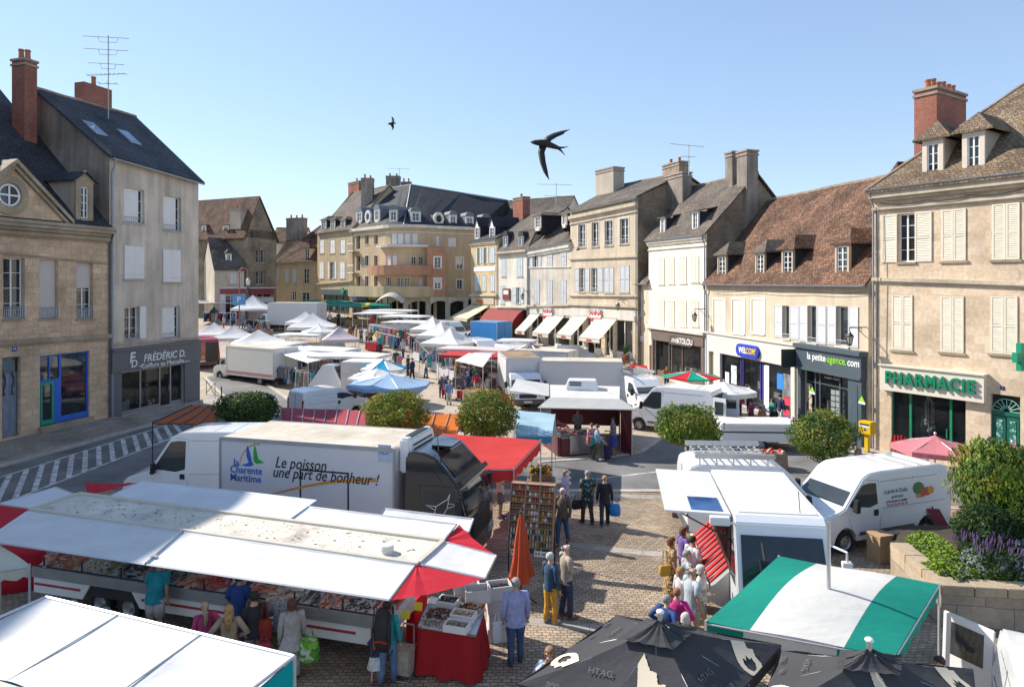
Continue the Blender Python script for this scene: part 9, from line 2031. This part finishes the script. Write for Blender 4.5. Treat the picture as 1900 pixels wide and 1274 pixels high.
mid=[('white haired woman in a blue blouse and cream trousers walking away in the square',(833,751),0,1.62,(.25,.32,.58),('trousers',(.6,.55,.46)),('short',WHH)),('woman in a dark denim jacket beside the white haired woman',(830,742),0,1.68,(.06,.09,.15),('trousers',NAVYC),('bob',BRH)),('girl with auburn hair in grey walking with a red bag',(819,738),10,1.5,(.12,.15,.2),('trousers',(.05,.05,.07)),('long',(.25,.1,.05))),('man in navy pulling a red shopping trolley',(868,738),-25,1.84,(.025,.05,.13),('trousers',(.04,.07,.14)),('short',GRH)),('man in a red polo shirt by the raised truck flap',(884,733),-30,1.74,(.50,.06,.09),('trousers',(.5,.47,.42)),('short',BRH)),('person in a black t-shirt under the raised truck flap',(897,730),20,1.74,BLK,('trousers',(.5,.45,.4)),('short',DKH)),('person in a green jacket at the counter of the dusty brown truck',(880,722),-40,1.7,(.01,.24,.11),('trousers',NAVYC),('short',GRH)),('child in white before the dusty brown truck',(905,733),30,1.35,(.6,.6,.6),('shorts',(.5,.5,.5)),('short',BRH)),('dark haired man in navy at the white trailer box',(765,706),60,1.76,NAVYC,('trousers',BLK),('short',DKH)),('person in a dark coat with a colourful bag beside the white trailer box',(757,697),70,1.7,(.05,.05,.08),('trousers',(.06,.06,.08)),('short',BRH)),('woman in a lilac dress among the far clothes',(725,645),170,1.66,(.40,.34,.55),('dress',(.5,.2,.3)),('short',BRH)),('man in an orange yellow shirt by the far white canopy',(661,634),100,1.78,(.60,.32,.02),('trousers',(.5,.42,.3)),('short',GRH)),('man in a white shirt carrying a red bag near the pinkish gazebo',(681,639),-20,1.78,(.55,.52,.48),('trousers',(.08,.08,.1)),('short',DKH)),('person in black and white near the pinkish gazebo',(670,637),10,1.66,(.2,.2,.22),('trousers',BLK),('short',BRH)),('person in navy left of the orange yellow shirted man',(655,628),-60,1.7,NAVYC,('trousers',(.35,.25,.16)),('short',GRH)),('woman in a red jacket at the white clothed table under the gazebos',(828,668),-60,1.66,(.60,.06,.10),('trousers',BLK),('short',BRH)),('woman in a brown dress inside the pinkish gazebo',(650,632),40,1.66,(.28,.13,.07),('dress',(.28,.13,.07)),('short',DKH)),('person in red beside the flat white canopies',(752,640),0,1.66,(.45,.05,.06),('trousers',NAVYC),('short',BRH)),('red jacketed blond woman entering the telephone shop',(1371,772),-20,1.64,(.52,.03,.04),('trousers',NAVYC),('short',(.5,.36,.18))),('white haired man in a black coat in the telephone shop doorway',(1390,770),10,1.72,BLK,('trousers',BLK),('short',WHH)),('man in a navy jumper and white trousers by the white parasol',(1448,790),-60,1.80,NAVYC,('trousers',(.62,.60,.56)),('short',DKH)),('woman in a green dress by the white parasol',(1433,795),100,1.68,(.01,.26,.16),('dress',(.01,.22,.14)),('long',BRH)),('grey haired woman in beige by the white parasol',(1414,796),-70,1.62,(.45,.42,.38),('trousers',(.4,.38,.34)),('short',GRH)),('person in an orange top stooping below the white parasol',(1410,800),60,1.35,(.52,.15,.05),('trousers',BLK),('short',DKH)),('person in green under the white parasol',(1362,790),20,1.66,(.03,.18,.08),('trousers',BLK),('short',BRH)),('person in plum under the white parasol',(1394,796),30,1.6,(.25,.06,.14),('trousers',BLK),('short',DKH)),('child in a black cap beside the green dress',(1437,800),150,1.3,BLK,('trousers',BLK),('short',DKH)),('man in an orange brown jacket in front of the brown shopfront',(1237,722),0,1.72,(.36,.14,.03),('trousers',NAVYC),('bald',BRH)),('white haired lady crossing behind the grocer van',(1592,895),40,1.6,(.3,.2,.22),('trousers',NAVYC),('bob',WHH)),('person in blue beside the faded striped truck clothes',(556,705),100,1.7,(.06,.12,.25),('trousers',NAVYC),('short',DKH)),('seated looking woman below the ivory flat canopy',(1008,668),170,1.6,(.2,.04,.06),('trousers',BLK),('short',DKH)),('person in white in the far left clothes stalls',(415,612),90,1.7,(.55,.55,.55),('trousers',(.45,.1,.1)),('short',BRH)),('person in blue in the far left clothes stalls',(452,612),60,1.7,(.15,.25,.4),('trousers',NAVYC),('short',DKH)),('person in dark clothes under the far green canopies',(628,604),20,1.72,(.05,.05,.06),('trousers',BLK),('short',DKH)),('person in pale clothes under the far green canopies',(600,602),20,1.7,(.5,.48,.45),('trousers',JEAN),('short',BRH)),('person in red under the far green canopies',(660,600),20,1.7,(.4,.05,.06),('trousers',NAVYC),('short',BRH))]
for i,(lab,(px,py),rot,hh_,tc,lo_,ha)in enumerate(mid):
 P(lab,foot(px,py),rot,hh_,[('down','down'),('hold','down'),('down','hold'),('hips','down')][i%4],(.0,.12,-.12)[i%3],tc,('long','short')[i%2],lo_,ha)
for i,(lab,px,Y,rot,hh_,tc,lo_,ha)in enumerate((('man in a pale shirt between the clothes rails of the right hand row',748,63,40,1.75,(.5,.5,.52),('trousers',JEAN),('short',GRH)),('woman in a yellow top looking at the far clothes',700,71,-50,1.66,(.6,.45,.05),('trousers',BLK),('bob',BRH)),('woman in turquoise at the far red clothed table',705,66,20,1.65,(.03,.33,.35),('trousers',NAVYC),('bob',WHH)),('man in a brown shirt behind the far red clothed table',688,69.5,170,1.75,(.25,.14,.07),('trousers',BLK),('short',DKH)),('woman in a pink top walking up the middle of the market',742,56,5,1.64,(.6,.25,.33),('trousers',(.5,.48,.45)),('short',BLH)),('man in a dark green jumper walking up the middle of the market',735,57,10,1.78,(.03,.10,.06),('trousers',(.2,.17,.13)),('bald',GRH)),('woman in white before the nearest of three gazebos',790,54,-70,1.66,(.66,.64,.62),('trousers',JEAN),('long',BRH)),('person in denim under the middle of three gazebos',806,59,150,1.7,(.09,.15,.28),('trousers',BLK),('short',DKH)),('man in a red cap by the flat white row',690,52.5,-60,1.74,(.2,.2,.24),('trousers',NAVYC),('short',GRH)),('woman in lilac by the flat white row',612,54.5,160,1.64,(.42,.36,.55),('trousers',BLK),('bob',GRH)),('man in blue under the long white canopy at the far left',432,84,20,1.74,(.08,.16,.4),('trousers',BLK),('short',BRH)),('woman in orange at the table of bric-a-brac',478,74.5,0,1.66,(.55,.2,.05),('trousers',NAVYC),('long',BRH)),('man in grey at the table of bric-a-brac',462,74.8,10,1.76,(.28,.28,.3),('trousers',BLK),('short',DKH)),('woman in red near the second far table of produce',690,83,0,1.66,(.5,.04,.05),('trousers',BLK),('bob',BRH)),('man in white near the far table of produce',612,85,10,1.76,(.6,.6,.58),('trousers',(.1,.1,.14)),('short',GRH)),('woman in black with fair hair near the ivory shop awnings',1040,56.5,20,1.66,BLK,('trousers',BLK),('long',BLH)))):
 P(lab,at(px,Y),rot,hh_,[('down','hold'),('hold','down'),('down','down')][i%3],(.1,-.1,0)[i%3],tc,('short','long')[i%2],lo_,ha,hat=(.45,.02,.03)if 'red cap' in lab else None)
def hand(px,py,z,dx=0,dy=0):q=foot(px,py);return V(q.x+dx,q.y+dy,q.z+z)
bag('carrier_bag','black carrier bag of the brown jacketed man',hand(1044,1010,.36,-.34,-.02),cloth((.03,.03,.04)),.26,.42,.1,.3);bag('carrier_bag','black shoulder bag of the man in the leaf patterned shirt',hand(1090,972,.5,-.36,0),cloth(BLK),.34,.3,.12,.3);bag('carrier_bag','bright blue carrier bag of the woman in black',hand(1122,976,.36,.33,-.05),mat('blue plastic bag',(.02,.22,.55),.35),.36,.4,.16,-.2)
bag('carrier_bag','green patterned shopping bag held by the grey cardigan woman',hand(542,1262,.42,.36,-.05),speckled('green leaf print',[(.10,.32,.03),(.2,.45,.06),(.5,.55,.45),(.05,.2,.03)],12),.38,.46,.2,.2);bag('handbag','yellow leather handbag of the leopard dress woman',at(1241,16.8)+V(-.12,-.1,.85),mat('mustard leather',(.5,.3,.04),.5),.3,.26,.12,.3,.35);bag('handbag','red shoulder bag of the striped top person',at(515,14.0)+V(-.22,-.12,.75),cloth((.30,.03,.02)),.3,.42,.12,0,.3);bag('carrier_bag','dark red carrier bag of the man in the black cap',at(484,13.7)+V(.1,-.1,.5),cloth((.32,.03,.07)),.28,.34,.12,.2);bag('carrier_bag','brown paper bag by the balding man at the food truck',at(1301,14.3)+V(.0,0,.5),CARD,.25,.3,.14,.2)
bag('carrier_bag','turquoise and red bags of the young woman with the trolley',hand(1108,855,.7,-.3,.0),speckled('teal red bag',[(.02,.35,.35),(.5,.08,.08),(.3,.4,.4)],7),.34,.42,.16,.3);bag('carrier_bag','red carrier bag of the auburn haired girl',hand(822,740,.3,.1,-.1),cloth((.50,.02,.03)),.4,.45,.18,0);bag('carrier_bag','white carrier bag of the lavender shirted man',hand(957,1231,.45,-.4,0),mat('white plastic bag',(.66,.66,.68),.35),.22,.42,.1,.3)
trolley('beige shopping trolley beside the turquoise mother',foot(750,1258),-15,cloth((.42,.34,.27)),1.0);trolley('bright red shopping trolley behind the man in navy',foot(853,742),165,cloth((.52,.02,.03)),1.0)
q=foot(719,1268);t=thing('child_carrier','black child carrier with red trim on the back of the turquoise mother','carrier',q,R(-12));mb=MB()
mb.loft([[(.17*fx*math.cos(2*math.pi*k/12),-.24+oy+.12*fx*math.sin(2*math.pi*k/12),z)for k in range(12)]for z,fx,oy in((.78,.7,.03),(.95,1.05,-.02),(1.2,1.1,-.03),(1.45,.95,0),(1.58,.7,.03))]);o=mb.build('seat_pack',cloth((.03,.03,.034)),t,smooth=True);mb=MB()
for s in(-.17,.17):mb.tube([(s,-.13,1.55),(s,-.24,1.66),(s,-.36,1.2),(s,-.36,.72),(s,-.14,.76)],.014,5)
mb.build('frame',DARK,t);mb=MB();mb.tube([(-.14,-.36,1.0),(0,-.40,1.04),(.14,-.36,1.0)],.018,5);mb.build('trim',REDP,o)
rnd=random.Random(31)
def garment_mesh(kind):
 mb=MB()
 if kind==0:poly=[(-.2,0),(-.07,.06),(.07,.06),(.2,0),(.3,-.28),(.22,-.32),(.17,-.16),(.19,-.72),(-.19,-.72),(-.17,-.16),(-.22,-.32),(-.3,-.28)]
 elif kind==1:poly=[(-.16,0),(-.06,.05),(.06,.05),(.16,0),(.14,-.3),(.26,-1.05),(-.26,-1.05),(-.14,-.3)]
 else:poly=[(-.17,0),(.17,0),(.2,-.95),(.03,-.95),(0,-.3),(-.03,-.95),(-.2,-.95)]
 N=len(poly);mb.hexa([(x*.94,-.03-.015*math.cos(x*20),z)for x,z in poly],[(x*.94,.03+.015*math.sin(x*17+z*9),z)for x,z in poly]);mb.tube([(0,0,.05),(0,0,.13),(.03,0,.15)],.008,4,1)
 o=mb.build('garment',[WHITE,DARK]);me=o.data;bpy.data.objects.remove(o);return me
GM=[garment_mesh(k)for k in range(3)]
GCOL=[('navy',NAVYC),('red',(.50,.03,.04)),('white',(.62,.60,.60)),('grey',(.25,.25,.27)),('turquoise',(.03,.36,.38)),('pink',(.60,.25,.33)),('black',BLK),('mustard',(.5,.32,.04)),('denim blue',(.09,.16,.30)),('beige',(.46,.38,.28)),('green',(.05,.25,.10)),('lilac',(.34,.28,.45)),('brown',(.20,.11,.06)),('striped blue',(.25,.36,.6))]
def rail(where,a,b,zh,n,pal,kinds=(0,1,2),rail_=True):
 a,b=Vector(a),Vector(b);d=(b-a);ang=math.atan2(d.y,d.x)
 if rail_:
  t=thing('clothes_rail','clothes rail '+where,'clothes rail',(a+b)/2);mb=MB();A,B_=V(a.x,a.y,gz(a.y)+zh+.14),V(b.x,b.y,gz(b.y)+zh+.14);mb.tube([A,B_],.016,5);mb.tube([V(a.x,a.y,gz(a.y)),A],.016,5);mb.tube([V(b.x,b.y,gz(b.y)),B_],.016,5);mb.build('rail',GALV,t,world=True)
 for k in range(n):
  nm,col=GCOL[rnd.choice(pal)];p=a.lerp(b,(k+.5)/n);o=bpy.data.objects.new('garment',GM[rnd.choice(kinds)]);COL.objects.link(o);o.location=(p.x,p.y,gz(p.y)+zh);o.rotation_euler=(0,0,ang+1.2+rnd.random()*.5);o.scale=(1,1.2,1)
  o.material_slots[0].link='OBJECT';o.material_slots[0].material=cloth(col);tag(o,'%s garment hanging %s'%(nm,where),'garment','garments '+where)
rail('at the tail of the red striped truck',gnd(515,50.9),gnd(550,49.9),1.4,14,[0,3,2,8,9,3]);rail('in the second row by the red striped truck',gnd(546,49.3),gnd(584,48.9),1.4,12,[13,4,3,6,2,9]);rail('below the white folding awning',gnd(572,52.5),gnd(640,51.5),1.5,18,[3,9,2,0,12,11]);rail('high under the flat white row of canopies',gnd(600,50.5),gnd(660,48.8),1.75,14,[11,9,2,7,5,0])
for(w_,p,q,n,z)in(('under the far end of the right hand white row',(690,74),(735,70.5),16,1.5),('in front of the far right hand row',(700,70),(742,66.5),16,1.25),('under the white canopy next to the row of three gazebos',(742,70),(768,64.5),18,1.6),('under the farthest of three gazebos',(768,65),(783,60.5),12,1.35),('under the middle of three gazebos',(783,60),(797,56.3),12,1.35),('under the nearest of three gazebos',(800,57),(852,54.5),16,1.4),('under the red and white canopies',(846,51.8),(905,49.5),16,1.3)):
 rail(w_,gnd(*p),gnd(*q),z,n,list(range(14)))
rail('under the long white canopy at the far left',gnd(378,87),gnd(440,86),1.4,18,[0,8,6,11,1,0]);rail('right of the far hanging lantern',gnd(455,80),gnd(500,79),1.3,12,[0,8,12,9,6,3])
def table(label,px,Y,w_,d_,rot,m,goods,seed,cat='table',n=70,hgt=.8,gl=None):
 c=gnd(px,Y);t=thing('stall_table',label,cat,c,rot);r_=random.Random(seed);mb=MB();mb.box(-w_/2,w_/2,-d_/2,d_/2,hgt-.04,hgt);mb.build('table_top',TIMBER,t)
 mb=MB();N=40;loop=[]
 for(x0,y0),(x1,y1)in(((-1,-1),(1,-1)),((1,-1),(1,1)),((1,1),(-1,1)),((-1,1),(-1,-1))):
  for k in range(10):loop.append(((x0+(x1-x0)*k/10)*w_/2,(y0+(y1-y0)*k/10)*d_/2))
 mb.loft([[(x*(1.005+ex*(1+.5*math.sin(k*2.1))),y*(1.005+ex*(1+.5*math.sin(k*2.1))),z)for k,(x,y)in enumerate(loop)]for z,ex in((hgt+.003,0),(hgt*.5,.01),(.08,.02))],0,False);mb.face([(x*1.005,y*1.005,hgt+.003)for x,y in loop]);mb.build('table_cloth',m,t,smooth=False)
 mb=MB()
 for k in range(n):
  x,y=(r_.random()-.5)*w_*.9,(r_.random()-.5)*d_*.85;s_=.05+.06*r_.random()
  if r_.random()<.5:mb.ball((x,y,hgt+s_*.7),s_,s_,s_*.8,6,4,r_.randrange(len(goods)))
  else:mb.box(x-s_,x+s_,y-s_*.8,y+s_*.8,hgt+.004,hgt+.02+s_*r_.random()*1.4,r_.randrange(len(goods)))
 o=mb.build('goods',goods,t);o['kind']='stuff';return t
FR=[mm('orange fruit',(.6,.25,.03)),mm('apple red',(.42,.06,.03)),mm('lettuce',(.12,.30,.05)),mm('lemon',(.65,.5,.05)),mm('aubergine',(.08,.03,.09))];MEAT=[mm('meat red',(.34,.05,.05)),mm('meat pink',(.5,.2,.18)),mm('sausage brown',(.2,.07,.05)),mm('ham pale',(.6,.42,.36))];MIX=[mm('goods red',(.5,.05,.06)),mm('goods blue',(.06,.2,.45)),mm('goods cream',(.6,.52,.4)),mm('goods teal',(.05,.35,.33)),mm('goods pink',(.6,.2,.3)),mm('goods dark',(.06,.05,.06))]
WCL=canvas('white table cloth',(.70,.70,.72),.1)
table('fruit table under the white parasol by the telephone shop',1335,36.6,2.6,1.2,-.3,cloth((.05,.14,.06)),FR,1,n=110);table('crate table of vegetables at the right of the white parasol',1395,36.0,2.2,1.0,-.2,cloth((.2,.1,.05)),FR,2,n=90)
for i,(px,Y,l)in enumerate(((790,61,'white clothed table of bright goods under the middle gazebo'),(812,57,'white clothed table under the nearest of three gazebos, left one'),(838,53.5,'white clothed table in front of the nearest of three gazebos'))):table(l,px,Y,2.4,1.2,-.9,WCL,MIX,10+i,n=80)
table('red clothed table under the far right hand row',694,67,1.5,.9,-.6,cloth((.55,.02,.03)),MIX,14);table('table of mixed goods by the pinkish gazebo',640,60,2.4,1.1,.3,cloth((.3,.28,.26)),MIX,15);table('long table of bric-a-brac left of the grey white box truck',470,76,4,1.3,.1,cloth((.35,.28,.2)),MIX,16,n=110);table('table of produce under the far green canopies',620,87,6,1.4,.05,cloth((.3,.2,.1)),FR,17,n=120);table('second table of produce under the far green canopies',680,85,5,1.4,.05,cloth((.25,.17,.1)),FR,18,n=100);table('jewellery table under the red and white canopies',880,50,3,1.1,-.4,cloth((.1,.09,.1)),MIX,19)
table('meat heaped along the butcher counter',1033,33.6,3.6,.75,-1.32,mat('steel tray',(.45,.46,.47)),MEAT,20,n=150,hgt=.98);table('sausages on the short butcher counter',1076,32.0,1.2,.6,.29,mat('steel tray',(.45,.46,.47)),MEAT,21,n=60,hgt=.95)
table('small table with baskets behind the clipped tree by the shops',1420,29.5,1.6,.8,.0,cloth((.3,.22,.2)),[mm('goods cream',(.6,.52,.4)),REDP,mm('basket',(.4,.25,.12))],22,n=26,hgt=.7)
rail('along the back of the flat white row of canopies',gnd(545,57.5),gnd(640,54.5),1.4,20,list(range(14)));rail('under the flat white canopy near the blue and white parasol',gnd(640,49.8),gnd(690,48.9),1.4,12,[11,9,2,7,5,0,6])
table('table of bags and shoes under the flat white row',600,52.5,4.5,1.1,-.2,cloth((.12,.12,.16)),MIX,30,n=110);table('table of hats under the white canopy behind the striped truck row',560,61,3,1.1,-.2,cloth((.3,.1,.12)),MIX,31,n=70);table('table of linen before the corner building pillars',725,81,5,1.2,-.15,WCL,MIX,32,n=90);table('table of cheeses on the counter side of the dusty brown truck',890,45.6,2.2,.7,-.6,cloth((.5,.42,.25)),FR,33,n=50)
